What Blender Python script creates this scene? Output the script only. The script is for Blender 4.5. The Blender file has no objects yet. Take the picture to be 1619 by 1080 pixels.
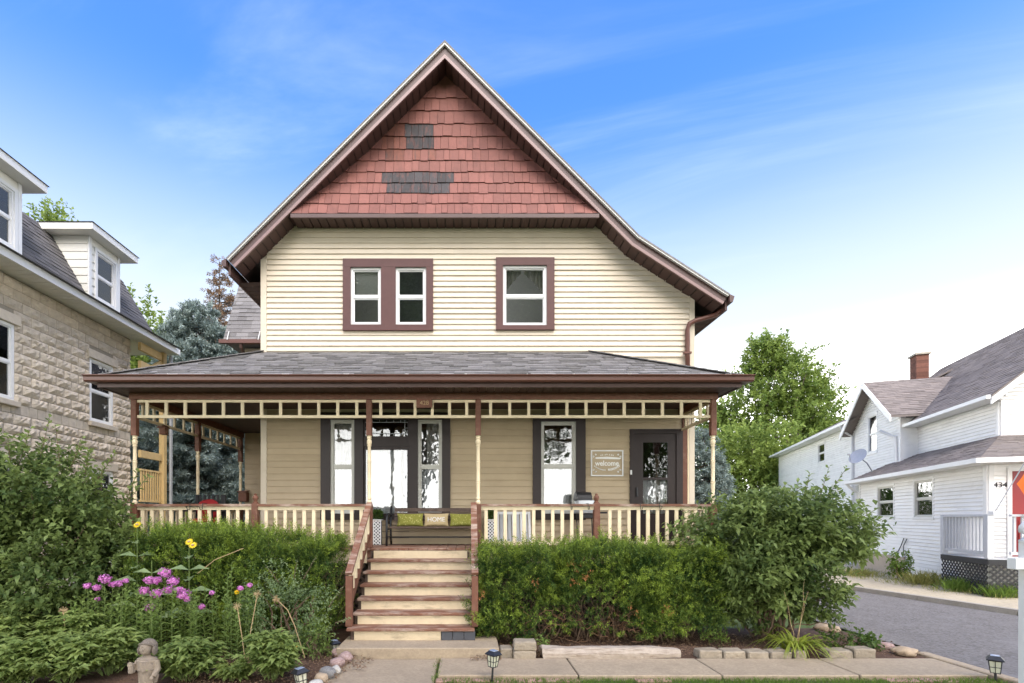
import bpy, bmesh, math, random
import numpy as np
from mathutils import Vector, Matrix, noise as mnoise
R = math.radians
rnd = random.Random(7)
SC = bpy.context.scene
COL = SC.collection

# ------------------------------------------------------------------ camera
EYE = 1.8            # eye height above the walk
F, CX, CY = 790.0, 740.0, 820.0     # photo's focal length and principal point in photo pixels (1619 x 1080)
cam_data = bpy.data.cameras.new('camera')
cam = bpy.data.objects.new('camera', cam_data)
COL.objects.link(cam)
cam.location = (0, 0, EYE)
cam.rotation_euler = (R(90), 0, 0)
cam_data.sensor_width = 36.0
cam_data.lens = F / 1619 * 36.0
cam_data.shift_x = (809.5 - CX) / 1619
cam_data.shift_y = (CY - 540) / 1619
cam_data.clip_start = 0.05
cam_data.clip_end = 3000
SC.camera = cam

# ------------------------------------------------------------------ sky and sun
SUN_EL, SUN_AZ = 48.0, 168.0         # azimuth clockwise from +Y
world = bpy.data.worlds.new('World')
SC.world = world
world.use_nodes = True
wt = world.node_tree
wt.nodes.clear()
def wn(t, **k):
    n = wt.nodes.new(t)
    for a, v in k.items(): setattr(n, a, v)
    return n
w_out = wn('ShaderNodeOutputWorld'); w_bg = wn('ShaderNodeBackground')
w_sky = wn('ShaderNodeTexSky', sky_type='NISHITA', sun_disc=False, sun_elevation=R(SUN_EL), sun_rotation=R(SUN_AZ),
           altitude=200.0, air_density=1.0, dust_density=0.6, ozone_density=2.5)
w_bg.inputs['Strength'].default_value = 0.15
w_tc = wn('ShaderNodeTexCoord'); w_sep = wn('ShaderNodeSeparateXYZ')
wt.links.new(w_tc.outputs['Generated'], w_sep.inputs[0])
def wmath(op, a, b=None, clamp=False):
    n = wn('ShaderNodeMath', operation=op, use_clamp=clamp)
    for i, v in enumerate((a, b)):
        if v is None: continue
        if isinstance(v, (int, float)): n.inputs[i].default_value = v
        else: wt.links.new(v, n.inputs[i])
    return n.outputs[0]
zz = wmath('MAXIMUM', w_sep.outputs['Z'], 0.0)
zden = wmath('ADD', zz, 0.18)
cx_ = wmath('DIVIDE', w_sep.outputs['X'], zden); cy_ = wmath('DIVIDE', w_sep.outputs['Y'], zden)
w_comb = wn('ShaderNodeCombineXYZ')
# thin cirrus streaks: coordinates on a cloud sheet high above, stretched along one direction
wt.links.new(wmath('MULTIPLY', wmath('ADD', cx_, wmath('MULTIPLY', cy_, -0.35)), 0.55), w_comb.inputs[0])
wt.links.new(wmath('MULTIPLY', wmath('ADD', cy_, wmath('MULTIPLY', cx_, 0.30)), 2.2), w_comb.inputs[1])
w_n1 = wn('ShaderNodeTexNoise'); w_n1.inputs['Scale'].default_value = 1.1; w_n1.inputs['Detail'].default_value = 8; w_n1.inputs['Roughness'].default_value = 0.58; w_n1.inputs['Distortion'].default_value = 0.6
wt.links.new(w_comb.outputs[0], w_n1.inputs['Vector'])
w_r1 = wn('ShaderNodeMapRange', interpolation_type='SMOOTHSTEP'); w_r1.inputs['From Min'].default_value = 0.47; w_r1.inputs['From Max'].default_value = 0.85
w_r1.inputs['To Max'].default_value = 0.48
wt.links.new(w_n1.outputs[0], w_r1.inputs['Value'])
# milky summer haze that thickens toward the horizon
def w_range(lo, hi):
    n = wn('ShaderNodeMapRange', interpolation_type='SMOOTHSTEP'); n.inputs['From Min'].default_value = lo; n.inputs['From Max'].default_value = hi
    wt.links.new(zz, n.inputs['Value']); return n.outputs[0]
haze_thin = w_range(0.64, 0.26)
haze = w_range(0.33, 0.08)
veil = haze
w_mix = wn('ShaderNodeMix', data_type='RGBA')
wt.links.new(veil, w_mix.inputs[0])
w_tint = wn('ShaderNodeMix', data_type='RGBA', blend_type='MULTIPLY'); w_tint.inputs[0].default_value = 1.0
wt.links.new(w_sky.outputs[0], w_tint.inputs[6]); w_tint.inputs[7].default_value = (0.29, 0.50, 0.76, 1)
w_cl = wn('ShaderNodeMix', data_type='RGBA')
wt.links.new(w_r1.outputs[0], w_cl.inputs[0]); wt.links.new(w_tint.outputs[2], w_cl.inputs[6]); w_cl.inputs[7].default_value = (2.2, 2.5, 2.8, 1)
w_th = wn('ShaderNodeMix', data_type='RGBA')
wt.links.new(haze_thin, w_th.inputs[0]); wt.links.new(w_cl.outputs[2], w_th.inputs[6]); w_th.inputs[7].default_value = (1.75, 1.9, 2.0, 1)
wt.links.new(w_th.outputs[2], w_mix.inputs[6]); w_mix.inputs[7].default_value = (11.5, 11.4, 11.1, 1)
wt.links.new(w_mix.outputs[2], w_bg.inputs['Color'])
wt.links.new(w_bg.outputs[0], w_out.inputs[0])

sun_data = bpy.data.lights.new('sun', 'SUN')
sun = bpy.data.objects.new('sun', sun_data)
COL.objects.link(sun)
sun_data.energy = 2.0
sun_data.angle = R(60)
sun_data.color = (1.0, 0.88, 0.72)
_d = Vector((math.sin(R(SUN_AZ)) * math.cos(R(SUN_EL)), math.cos(R(SUN_AZ)) * math.cos(R(SUN_EL)), math.sin(R(SUN_EL))))
sun.rotation_euler = _d.to_track_quat('Z', 'Y').to_euler()
SC.view_settings.view_transform = 'Standard'
SC.view_settings.look = 'None'
SC.view_settings.gamma = 1.0
SC.view_settings.use_curve_mapping = False
SC.view_settings.exposure = 1.95

# ------------------------------------------------------------------ materials
MATS = {}
def mat(name, col, rough=0.65, var=0.12, scale=6.0, bump=0.0, bscale=60.0, island=0.0, stain=None, stain_amt=0.0, stain_scale=2.0,
        stain_stretch=(1, 1, 1), spec=0.35, metal=0.0, stain_lo=0.52, fleck=None, fleck_amt=0.0, fleck_scale=200.0):
    """Principled material: base colour x noise, per-piece variation, stains with a shape of their own, flecks, fine bump."""
    m = bpy.data.materials.new(name); MATS[name] = m
    m.use_nodes = True
    t = m.node_tree; N = t.nodes; L = t.links
    b = N['Principled BSDF']
    b.inputs['Roughness'].default_value = rough
    b.inputs['Specular IOR Level'].default_value = spec
    b.inputs['Metallic'].default_value = metal
    g = N.new('ShaderNodeNewGeometry')
    pos = g.outputs['Position']
    n1 = N.new('ShaderNodeTexNoise'); n1.inputs['Scale'].default_value = scale; n1.inputs['Detail'].default_value = 6; n1.inputs['Roughness'].default_value = 0.65
    L.new(pos, n1.inputs['Vector'])
    mr = N.new('ShaderNodeMapRange'); mr.inputs['From Min'].default_value = 0.25; mr.inputs['From Max'].default_value = 0.75
    mr.inputs['To Min'].default_value = 1 - var; mr.inputs['To Max'].default_value = 1 + var
    L.new(n1.outputs[0], mr.inputs['Value'])
    val = mr.outputs[0]
    if island:
        oi = N.new('ShaderNodeObjectInfo')
        ad = N.new('ShaderNodeMath'); ad.operation = 'ADD'
        L.new(g.outputs['Random Per Island'], ad.inputs[0]); L.new(oi.outputs['Random'], ad.inputs[1])
        fr = N.new('ShaderNodeMath'); fr.operation = 'FRACT'; L.new(ad.outputs[0], fr.inputs[0])
        m2 = N.new('ShaderNodeMapRange'); m2.inputs['To Min'].default_value = 1 - island; m2.inputs['To Max'].default_value = 1 + island
        L.new(fr.outputs[0], m2.inputs['Value'])
        mm = N.new('ShaderNodeMath'); mm.operation = 'MULTIPLY'; L.new(val, mm.inputs[0]); L.new(m2.outputs[0], mm.inputs[1]); val = mm.outputs[0]
    hs = N.new('ShaderNodeHueSaturation'); hs.inputs['Color'].default_value = (*col, 1)
    L.new(val, hs.inputs['Value'])
    out = hs.outputs[0]
    if stain:
        mp = N.new('ShaderNodeVectorMath'); mp.operation = 'MULTIPLY'; mp.inputs[1].default_value = stain_stretch
        L.new(pos, mp.inputs[0])
        n2 = N.new('ShaderNodeTexNoise'); n2.inputs['Scale'].default_value = stain_scale; n2.inputs['Detail'].default_value = 7; n2.inputs['Roughness'].default_value = 0.7
        L.new(mp.outputs[0], n2.inputs['Vector'])
        r2 = N.new('ShaderNodeMapRange'); r2.inputs['From Min'].default_value = stain_lo; r2.inputs['From Max'].default_value = stain_lo + 0.2; r2.inputs['To Max'].default_value = stain_amt
        L.new(n2.outputs[0], r2.inputs['Value'])
        mx = N.new('ShaderNodeMix'); mx.data_type = 'RGBA'
        L.new(r2.outputs[0], mx.inputs[0]); L.new(out, mx.inputs[6]); mx.inputs[7].default_value = (*stain, 1); out = mx.outputs[2]
    if fleck:
        n3 = N.new('ShaderNodeTexVoronoi'); n3.inputs['Scale'].default_value = fleck_scale
        L.new(pos, n3.inputs['Vector'])
        r3 = N.new('ShaderNodeMapRange'); r3.inputs['From Min'].default_value = 0.0; r3.inputs['From Max'].default_value = 1.0; r3.inputs['To Max'].default_value = fleck_amt
        sx = N.new('ShaderNodeSeparateColor'); L.new(n3.outputs['Color'], sx.inputs[0]); L.new(sx.outputs[0], r3.inputs['Value'])
        mx = N.new('ShaderNodeMix'); mx.data_type = 'RGBA'
        L.new(r3.outputs[0], mx.inputs[0]); L.new(out, mx.inputs[6]); mx.inputs[7].default_value = (*fleck, 1); out = mx.outputs[2]
    L.new(out, b.inputs['Base Color'])
    if bump:
        n4 = N.new('ShaderNodeTexNoise'); n4.inputs['Scale'].default_value = bscale; n4.inputs['Detail'].default_value = 5
        L.new(pos, n4.inputs['Vector'])
        bp = N.new('ShaderNodeBump'); bp.inputs['Strength'].default_value = bump; bp.inputs['Distance'].default_value = 0.02
        L.new(n4.outputs[0], bp.inputs['Height']); L.new(bp.outputs[0], b.inputs['Normal'])
    return m

def leaf_mat(name, c0, c1, rough=0.45, trans=0.35, spec=0.2):
    """Leaf: colour runs from c0 to c1 with the leaf's own 'tint' value; part of the light passes through."""
    m = bpy.data.materials.new(name); MATS[name] = m
    m.use_nodes = True
    t = m.node_tree; N = t.nodes; L = t.links
    b = N['Principled BSDF']; o = N['Material Output']
    a = N.new('ShaderNodeAttribute'); a.attribute_name = 'tint'
    mx = N.new('ShaderNodeMix'); mx.data_type = 'RGBA'
    L.new(a.outputs['Fac'], mx.inputs[0]); mx.inputs[6].default_value = (*c0, 1); mx.inputs[7].default_value = (*c1, 1)
    L.new(mx.outputs[2], b.inputs['Base Color'])
    b.inputs['Roughness'].default_value = rough
    b.inputs['Specular IOR Level'].default_value = spec
    tr = N.new('ShaderNodeBsdfTranslucent')
    hs = N.new('ShaderNodeHueSaturation'); hs.inputs['Value'].default_value = 1.5; hs.inputs['Hue'].default_value = 0.49
    L.new(mx.outputs[2], hs.inputs['Color']); L.new(hs.outputs[0], tr.inputs[0])
    ms = N.new('ShaderNodeMixShader'); ms.inputs[0].default_value = trans
    L.new(b.outputs[0], ms.inputs[1]); L.new(tr.outputs[0], ms.inputs[2]); L.new(ms.outputs[0], o.inputs[0])
    return m

def glass_mat(name, tint=(0.94, 0.95, 0.95), base=0.07):
    m = bpy.data.materials.new(name); MATS[name] = m
    m.use_nodes = True
    t = m.node_tree; N = t.nodes; L = t.links
    N.remove(N['Principled BSDF']); o = N['Material Output']
    tr = N.new('ShaderNodeBsdfTransparent'); tr.inputs[0].default_value = (*tint, 1)
    gl = N.new('ShaderNodeBsdfGlossy'); gl.inputs['Roughness'].default_value = 0.02
    fr = N.new('ShaderNodeFresnel'); fr.inputs['IOR'].default_value = 1.5
    ad = N.new('ShaderNodeMath'); ad.operation = 'ADD'; ad.inputs[1].default_value = base; ad.use_clamp = True
    L.new(fr.outputs[0], ad.inputs[0])
    # old window glass is a little wavy
    g = N.new('ShaderNodeNewGeometry')
    n4 = N.new('ShaderNodeTexNoise'); n4.inputs['Scale'].default_value = 5.0; L.new(g.outputs['Position'], n4.inputs['Vector'])
    bp = N.new('ShaderNodeBump'); bp.inputs['Strength'].default_value = 0.12; bp.inputs['Distance'].default_value = 0.03
    L.new(n4.outputs[0], bp.inputs['Height']); L.new(bp.outputs[0], gl.inputs['Normal'])
    ms = N.new('ShaderNodeMixShader')
    L.new(ad.outputs[0], ms.inputs[0]); L.new(tr.outputs[0], ms.inputs[1]); L.new(gl.outputs[0], ms.inputs[2]); L.new(ms.outputs[0], o.inputs[0])
    return m

CREAM = (0.615, 0.532, 0.415)
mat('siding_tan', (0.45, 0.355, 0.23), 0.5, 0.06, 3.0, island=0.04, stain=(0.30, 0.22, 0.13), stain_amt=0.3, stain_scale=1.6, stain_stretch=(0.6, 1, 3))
mat('siding_cream', CREAM, 0.5, 0.05, 3.0, island=0.03, stain=(0.50, 0.40, 0.24), stain_amt=0.22, stain_scale=1.4, stain_stretch=(0.6, 1, 3))
mat('paint_cream', (0.72, 0.60, 0.40), 0.5, 0.08, 9.0, island=0.05, stain=(0.45, 0.36, 0.24), stain_amt=0.35, stain_scale=5)
mat('paint_cream_worn', (0.60, 0.49, 0.325), 0.6, 0.10, 9.0, island=0.05, stain=(0.16, 0.12, 0.08), stain_amt=0.75, stain_scale=3.2, stain_stretch=(0.7, 1, 2.5))
mat('brown_metal', (0.090, 0.048, 0.041), 0.45, 0.08, 4, island=0.06, spec=0.5)
mat('brown_mauve', (0.24, 0.15, 0.14), 0.4, 0.06, 4, spec=0.5)
mat('brown_gutter', (0.125, 0.050, 0.035), 0.32, 0.08, 5, spec=0.5)
mat('brown_soffit', (0.070, 0.038, 0.032), 0.5, 0.10, 6, island=0.10)
mat('brown_trim', (0.10, 0.045, 0.040), 0.5, 0.10, 8)
mat('dark_trim', (0.026, 0.016, 0.014), 0.45, 0.15, 8)
mat('brown_wood', (0.15, 0.062, 0.037), 0.6, 0.15, 12, island=0.08, stain=(0.40, 0.28, 0.20), stain_amt=0.25, stain_scale=9)
mat('brown_wood_worn', (0.17, 0.075, 0.045), 0.7, 0.22, 14, island=0.12, stain=(0.44, 0.35, 0.28), stain_amt=0.85, stain_scale=7, stain_stretch=(0.35, 1.4, 1), stain_lo=.46)
mat('white_metal', (0.55, 0.54, 0.50), 0.4, 0.05, 5)
mat('white_vinyl', (0.74, 0.735, 0.72), 0.4, 0.04, 5, island=0.02)
mat('grey_vinyl', (0.56, 0.55, 0.50), 0.45, 0.05, 5)
mat('shingle_rose', (0.215, 0.084, 0.067), 0.7, 0.10, 10, island=0.16, stain=(0.11, 0.045, 0.037), stain_amt=0.45, stain_scale=3.5, stain_stretch=(2.2, 1, 0.8), bump=0.15, bscale=90)
mat('shingle_rust', (0.16, 0.058, 0.040), 0.7, 0.25, 14, island=0.25, stain=(0.055, 0.045, 0.044), stain_amt=0.9, stain_scale=5, stain_stretch=(3, 1, 0.6))
mat('shingle_slate', (0.046, 0.041, 0.043), 0.7, 0.25, 14, island=0.3, stain=(0.17, 0.066, 0.052), stain_amt=0.8, stain_scale=7, stain_stretch=(2.4, 1, 0.7), stain_lo=.50)
mat('asphalt_shingle', (0.160, 0.153, 0.150), 0.85, 0.18, 30, island=0.34, fleck=(0.38, 0.36, 0.35), fleck_amt=0.35, fleck_scale=160, bump=0.3, bscale=200, spec=.12)
mat('asphalt_shingle_dark', (0.105, 0.098, 0.095), 0.85, 0.18, 30, island=0.25, fleck=(0.2, 0.19, 0.19), fleck_amt=0.3, fleck_scale=120)
mat('asphalt_shingle_brown', (0.185, 0.158, 0.142), 0.85, 0.15, 20, island=0.22, fleck=(0.3, 0.27, 0.26), fleck_amt=0.3, fleck_scale=120, spec=.12)
mat('stone_block', (0.60, 0.515, 0.405), 0.85, 0.16, 9, island=0.10, stain=(0.23, 0.19, 0.14), stain_amt=0.45, stain_scale=1.1, bump=0.6, bscale=28)
mat('stone_smooth', (0.56, 0.485, 0.385), 0.85, 0.12, 10, island=0.07, stain=(0.22, 0.18, 0.13), stain_amt=0.3, stain_scale=2, bump=0.2, bscale=70)
mat('mortar', (0.30, 0.26, 0.20), 0.9, 0.15, 20)
mat('white_siding', (0.82, 0.81, 0.79), 0.5, 0.04, 3, island=0.03, stain=(0.50, 0.48, 0.45), stain_amt=0.40, stain_scale=1.2, stain_stretch=(1, 1, 2.5))
mat('cream_white_siding', (0.70, 0.685, 0.62), 0.5, 0.04, 3, island=0.03)
mat('concrete', (0.41, 0.325, 0.222), 0.9, 0.10, 4, island=0.05, stain=(0.24, 0.19, 0.135), stain_amt=0.55, stain_scale=2.4, fleck=(0.26, 0.20, 0.14), fleck_amt=0.5, fleck_scale=42, bump=0.25, bscale=120)
mat('concrete_grey', (0.36, 0.325, 0.27), 0.9, 0.14, 5, stain=(0.2, 0.18, 0.13), stain_amt=0.5, stain_scale=2.2, fleck=(0.22, 0.2, 0.17), fleck_amt=0.4, fleck_scale=90, bump=0.3, bscale=90)
mat('foundation', (0.47, 0.385, 0.29), 0.9, 0.12, 4, stain=(0.30, 0.25, 0.2), stain_amt=0.5, stain_scale=2)
mat('edging_block', (0.30, 0.25, 0.185), 0.9, 0.18, 10, island=0.12, stain=(0.2, 0.17, 0.12), stain_amt=0.5, stain_scale=7, bump=0.7, bscale=45)
mat('red_paver', (0.44, 0.26, 0.20), 0.85, 0.14, 10, island=0.12, stain=(0.5, 0.4, 0.32), stain_amt=0.4, stain_scale=5)
mat('asphalt', (0.130, 0.120, 0.110), 0.95, 0.16, 2.2, spec=0.1, stain=(0.24, 0.23, 0.22), stain_amt=0.5, stain_scale=0.9, fleck=(0.34, 0.32, 0.31), fleck_amt=0.40, fleck_scale=38, bump=0.4, bscale=120)
mat('gravel_pale', (0.54, 0.46, 0.325), 0.95, 0.2, 12, island=0.3, fleck=(0.3, 0.26, 0.2), fleck_amt=0.45, fleck_scale=50, bump=0.6, bscale=60)
mat('mulch', (0.085, 0.05, 0.034), 0.95, 0.4, 14, fleck=(0.19, 0.11, 0.07), fleck_amt=0.45, fleck_scale=70, bump=0.8, bscale=50)
mat('mulch_chip', (0.17, 0.095, 0.06), 0.9, 0.3, 20, island=0.5)
mat('dry_leaf', (0.36, 0.17, 0.075), 0.8, 0.3, 20, island=0.4)
mat('ground_grass', (0.075, 0.11, 0.03), 0.95, 0.3, 3, stain=(0.16, 0.13, 0.07), stain_amt=0.5, stain_scale=0.8, bump=0.5, bscale=50)
mat('log_wood', (0.40, 0.335, 0.27), 0.85, 0.15, 10, stain=(0.14, 0.095, 0.06), stain_amt=0.9, stain_scale=55, stain_stretch=(0.08, 1, 1), stain_lo=.5, bump=0.7, bscale=30)
mat('black_metal', (0.018, 0.018, 0.020), 0.4, 0.1, 8, spec=0.5)
mat('black_wood', (0.028, 0.028, 0.029), 0.7, 0.15, 8)
mat('bench_wood', (0.085, 0.055, 0.04), 0.6, 0.25, 12, stain=(0.2, 0.15, 0.12), stain_amt=0.5, stain_scale=6)
mat('olive_fabric', (0.24, 0.235, 0.045), 0.9, 0.12, 20, fleck=(0.55, 0.52, 0.25), fleck_amt=0.0, fleck_scale=40)
mat('tan_fabric', (0.50, 0.385, 0.21), 0.9, 0.1, 30)
mat('white_print', (0.82, 0.81, 0.78), 0.7, 0.05, 30)
mat('olive_print', (0.48, 0.46, 0.16), 0.9, 0.1, 30)
mat('red_fabric', (0.28, 0.016, 0.018), 0.85, 0.1, 10)
mat('red_door', (0.24, 0.010, 0.012), 0.4, 0.05, 5, spec=0.5)
mat('orange_cloth', (0.62, 0.13, 0.02), 0.7, 0.06, 6)
mat('silver_metal', (0.5, 0.52, 0.55), 0.35, 0.08, 8, metal=0.7)
mat('grey_metal', (0.33, 0.34, 0.36), 0.45, 0.08, 8, metal=0.4)
mat('grey_paint', (0.50, 0.51, 0.53), 0.6, 0.07, 6, island=0.05)
mat('pine_lumber', (0.62, 0.44, 0.20), 0.7, 0.10, 10, island=0.08)
mat('brick_red', (0.13, 0.055, 0.038), 0.85, 0.15, 14, island=0.25)
mat('curtain_white', (0.56, 0.565, 0.58), 0.9, 0.04, 4)
mat('curtain_grey', (0.36, 0.35, 0.33), 0.9, 0.08, 6)
mat('blind_slat', (0.62, 0.62, 0.60), 0.6, 0.03, 4)
mat('blind_lilac', (0.42, 0.34, 0.55), 0.7, 0.04, 4)
mat('dark_room', (0.05, 0.05, 0.05), 0.9, 0.1, 2)
mat('slat_grey', (0.42, 0.43, 0.44), 0.6, 0.05, 5)
mat('patch_grey', (0.065, 0.067, 0.075), 0.7, 0.2, 10, island=0.1)
mat('statue_stone', (0.27, 0.22, 0.165), 0.9, 0.18, 25, stain=(0.18, 0.15, 0.13), stain_amt=0.6, stain_scale=12, bump=0.5, bscale=110)
mat('statue_hair', (0.17, 0.14, 0.11), 0.9, 0.2, 25, stain=(0.12, 0.10, 0.09), stain_amt=0.6, stain_scale=14, bump=0.5, bscale=110)
mat('rock_pink', (0.30, 0.195, 0.17), 0.85, 0.2, 12, fleck=(0.55, 0.45, 0.42), fleck_amt=0.4, fleck_scale=90, bump=0.3)
mat('rock_grey', (0.17, 0.165, 0.16), 0.85, 0.2, 12, fleck=(0.35, 0.34, 0.33), fleck_amt=0.4, fleck_scale=90, bump=0.3)
mat('rock_tan', (0.36, 0.27, 0.18), 0.85, 0.2, 12, fleck=(0.45, 0.36, 0.26), fleck_amt=0.4, fleck_scale=90, bump=0.3)
mat('rock_white', (0.45, 0.425, 0.38), 0.85, 0.15, 12, bump=0.3)
mat('bark', (0.11, 0.085, 0.065), 0.9, 0.3, 20, bump=0.6, bscale=40)
mat('twig', (0.15, 0.10, 0.065), 0.9, 0.25, 20)
mat('dead_stem', (0.42, 0.30, 0.16), 0.9, 0.2, 20)
mat('dead_twig', (0.20, 0.11, 0.06), 0.9, 0.25, 20)
mat('stem_green', (0.13, 0.18, 0.05), 0.7, 0.2, 20)
mat('solar_panel', (0.30, 0.36, 0.48), 0.15, 0.05, 10, spec=0.6)
mat('pale_lens', (0.62, 0.60, 0.45), 0.3, 0.05, 10)
glass_mat('window_glass')
glass_mat('window_glass_dark', (0.45, 0.48, 0.48), 0.12)
leaf_mat('leaf_lilac', (0.050, 0.088, 0.028), (0.22, 0.285, 0.085), 0.42)
leaf_mat('leaf_dead', (0.35, 0.14, 0.05), (0.55, 0.25, 0.10), 0.7, 0.2)
leaf_mat('leaf_yew', (0.034, 0.078, 0.022), (0.27, 0.36, 0.05), 0.5, 0.3)
leaf_mat('leaf_spruce', (0.10, 0.14, 0.125), (0.31, 0.37, 0.34), 0.6, 0.15)
leaf_mat('leaf_spruce_brown', (0.15, 0.098, 0.06), (0.29, 0.19, 0.12), 0.7, 0.15)
leaf_mat('leaf_maple', (0.065, 0.115, 0.025), (0.23, 0.30, 0.07), 0.45, 0.4)
leaf_mat('leaf_dark', (0.04, 0.08, 0.02), (0.12, 0.18, 0.04), 0.45, 0.35)
leaf_mat('leaf_peony', (0.085, 0.150, 0.035), (0.33, 0.40, 0.125), 0.45, 0.35)
leaf_mat('leaf_phlox', (0.085, 0.15, 0.035), (0.27, 0.36, 0.10), 0.5, 0.4)
leaf_mat('leaf_cup', (0.14, 0.21, 0.09), (0.32, 0.40, 0.21), 0.5, 0.35)
leaf_mat('leaf_rose', (0.08, 0.135, 0.045), (0.26, 0.33, 0.16), 0.45, 0.3)
leaf_mat('leaf_lily', (0.13, 0.20, 0.03), (0.34, 0.38, 0.06), 0.45, 0.35)
leaf_mat('leaf_grass', (0.075, 0.14, 0.022), (0.19, 0.28, 0.05), 0.6, 0.35)
leaf_mat('leaf_weed', (0.16, 0.19, 0.05), (0.38, 0.35, 0.11), 0.6, 0.3)
leaf_mat('petal_phlox', (0.48, 0.13, 0.40), (0.74, 0.32, 0.64), 0.6, 0.3)
leaf_mat('petal_yellow', (0.75, 0.52, 0.02), (0.85, 0.68, 0.05), 0.6, 0.3)
leaf_mat('petal_orange', (0.75, 0.33, 0.02), (0.85, 0.45, 0.05), 0.6, 0.3)

# ------------------------------------------------------------------ builders
WPOS = {}                                   # world position of each object's origin
def P(px, py, Y):                           # the point at depth Y that the photograph shows at (px, py)
    return Vector(((px - CX) / F * Y, Y, EYE + (CY - py) / F * Y))
def PX(px, Y): return (px - CX) / F * Y
def PZ(py, Y): return EYE + (CY - py) / F * Y
def link(o, parent=None, loc=(0, 0, 0)):
    COL.objects.link(o)
    w = Vector(loc)
    WPOS[o.name] = w
    if parent is not None:
        o.parent = parent
        o.location = w - WPOS[parent.name]
    else:
        o.location = w
    return o
def tag(o, label=None, cat=None, group=None, kind=None):
    if label: o['label'] = label
    if cat: o['category'] = cat
    if group: o['group'] = group
    if kind: o['kind'] = kind
    return o
def thing(name, loc, label, cat, group=None):
    o = bpy.data.objects.new(name, None)
    o.empty_display_size = 0.2
    return tag(link(o, None, loc), label, cat, group)
class MB:
    def __init__(s): s.v = []; s.f = []; s.smooth = False
    def add(s, vs, fs):
        n = len(s.v); s.v += [tuple(p) for p in vs]; s.f += [tuple(n + i for i in f) for f in fs]; return s
    def box(s, x0, x1, y0, y1, z0, z1):
        v = [(x0, y0, z0), (x1, y0, z0), (x1, y1, z0), (x0, y1, z0), (x0, y0, z1), (x1, y0, z1), (x1, y1, z1), (x0, y1, z1)]
        return s.add(v, [(0, 3, 2, 1), (4, 5, 6, 7), (0, 1, 5, 4), (1, 2, 6, 5), (2, 3, 7, 6), (3, 0, 4, 7)])
    def bbox(s, x0, x1, y0, y1, z0, z1, b=0.006):
        """box with chamfered vertical and horizontal edges"""
        bm = bmesh.new()
        bmesh.ops.create_cube(bm, size=1.0, matrix=Matrix.Translation(((x0 + x1) / 2, (y0 + y1) / 2, (z0 + z1) / 2)) @ Matrix.Diagonal((x1 - x0, y1 - y0, z1 - z0, 1)))
        bmesh.ops.bevel(bm, geom=bm.edges[:], offset=b, segments=1, affect='EDGES')
        bm.verts.index_update()
        s.add([v.co[:] for v in bm.verts], [[v.index for v in f.verts] for f in bm.faces]); bm.free(); return s
    def beam(s, a, b, w, h, up=(0, 0, 1)):
        """rectangular bar from a to b; w sideways, h along up"""
        a = Vector(a); b = Vector(b); d = (b - a).normalized(); u = Vector(up)
        sd = d.cross(u).normalized(); u = sd.cross(d).normalized()
        v = []
        for p in (a, b):
            for i, j in ((-1, -1), (1, -1), (1, 1), (-1, 1)): v.append(p + sd * (w / 2 * i) + u * (h / 2 * j))
        return s.add(v, [(0, 1, 2, 3), (7, 6, 5, 4), (0, 4, 5, 1), (1, 5, 6, 2), (2, 6, 7, 3), (3, 7, 4, 0)])
    def prism(s, poly, y0, y1):
        """polygon in XZ (counter-clockwise seen from -Y) extruded along Y"""
        n = len(poly)
        v = [(x, y0, z) for x, z in poly] + [(x, y1, z) for x, z in poly]
        f = [tuple(range(n)), tuple(range(2 * n - 1, n - 1, -1))] + [(i, n + i, n + (i + 1) % n, (i + 1) % n) for i in range(n)]
        return s.add(v, f)
    def hexa(s, p):
        """eight corners: bottom 0-3, top 4-7"""
        return s.add(p, [(0, 3, 2, 1), (4, 5, 6, 7), (0, 1, 5, 4), (1, 2, 6, 5), (2, 3, 7, 6), (3, 0, 4, 7)])
    def tube(s, pts, r, n=8, cap=True):
        pts = [Vector(p) for p in pts]; rs = r if isinstance(r, (list, tuple)) else [r] * len(pts)
        v = []; prev = None
        for i, p in enumerate(pts):
            d = (pts[min(i + 1, len(pts) - 1)] - pts[max(i - 1, 0)]).normalized()
            a = prev if prev is not None else (Vector((0, 0, 1)) if abs(d.z) < 0.9 else Vector((1, 0, 0)))
            a = (a - d * a.dot(d)); a = a.normalized() if a.length > 1e-6 else d.orthogonal().normalized()
            b = d.cross(a); prev = a
            for k in range(n):
                t = 2 * math.pi * k / n
                v.append(p + (a * math.cos(t) + b * math.sin(t)) * rs[i])
        f = []
        for i in range(len(pts) - 1):
            for k in range(n):
                f.append((i * n + k, i * n + (k + 1) % n, (i + 1) * n + (k + 1) % n, (i + 1) * n + k))
        if cap: f += [tuple(range(n - 1, -1, -1)), tuple((len(pts) - 1) * n + k for k in range(n))]
        return s.add(v, f)
    def lathe(s, prof, c, n=12, sx=1.0, sy=1.0):
        """prof: (radius, z) from bottom to top about the vertical through c"""
        v = []
        for r, z in prof:
            for k in range(n):
                t = 2 * math.pi * k / n
                v.append((c[0] + r * sx * math.cos(t), c[1] + r * sy * math.sin(t), c[2] + z))
        f = [(i * n + k, i * n + (k + 1) % n, (i + 1) * n + (k + 1) % n, (i + 1) * n + k) for i in range(len(prof) - 1) for k in range(n)]
        f += [tuple(range(n - 1, -1, -1)), tuple((len(prof) - 1) * n + k for k in range(n))]
        return s.add(v, f)
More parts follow.
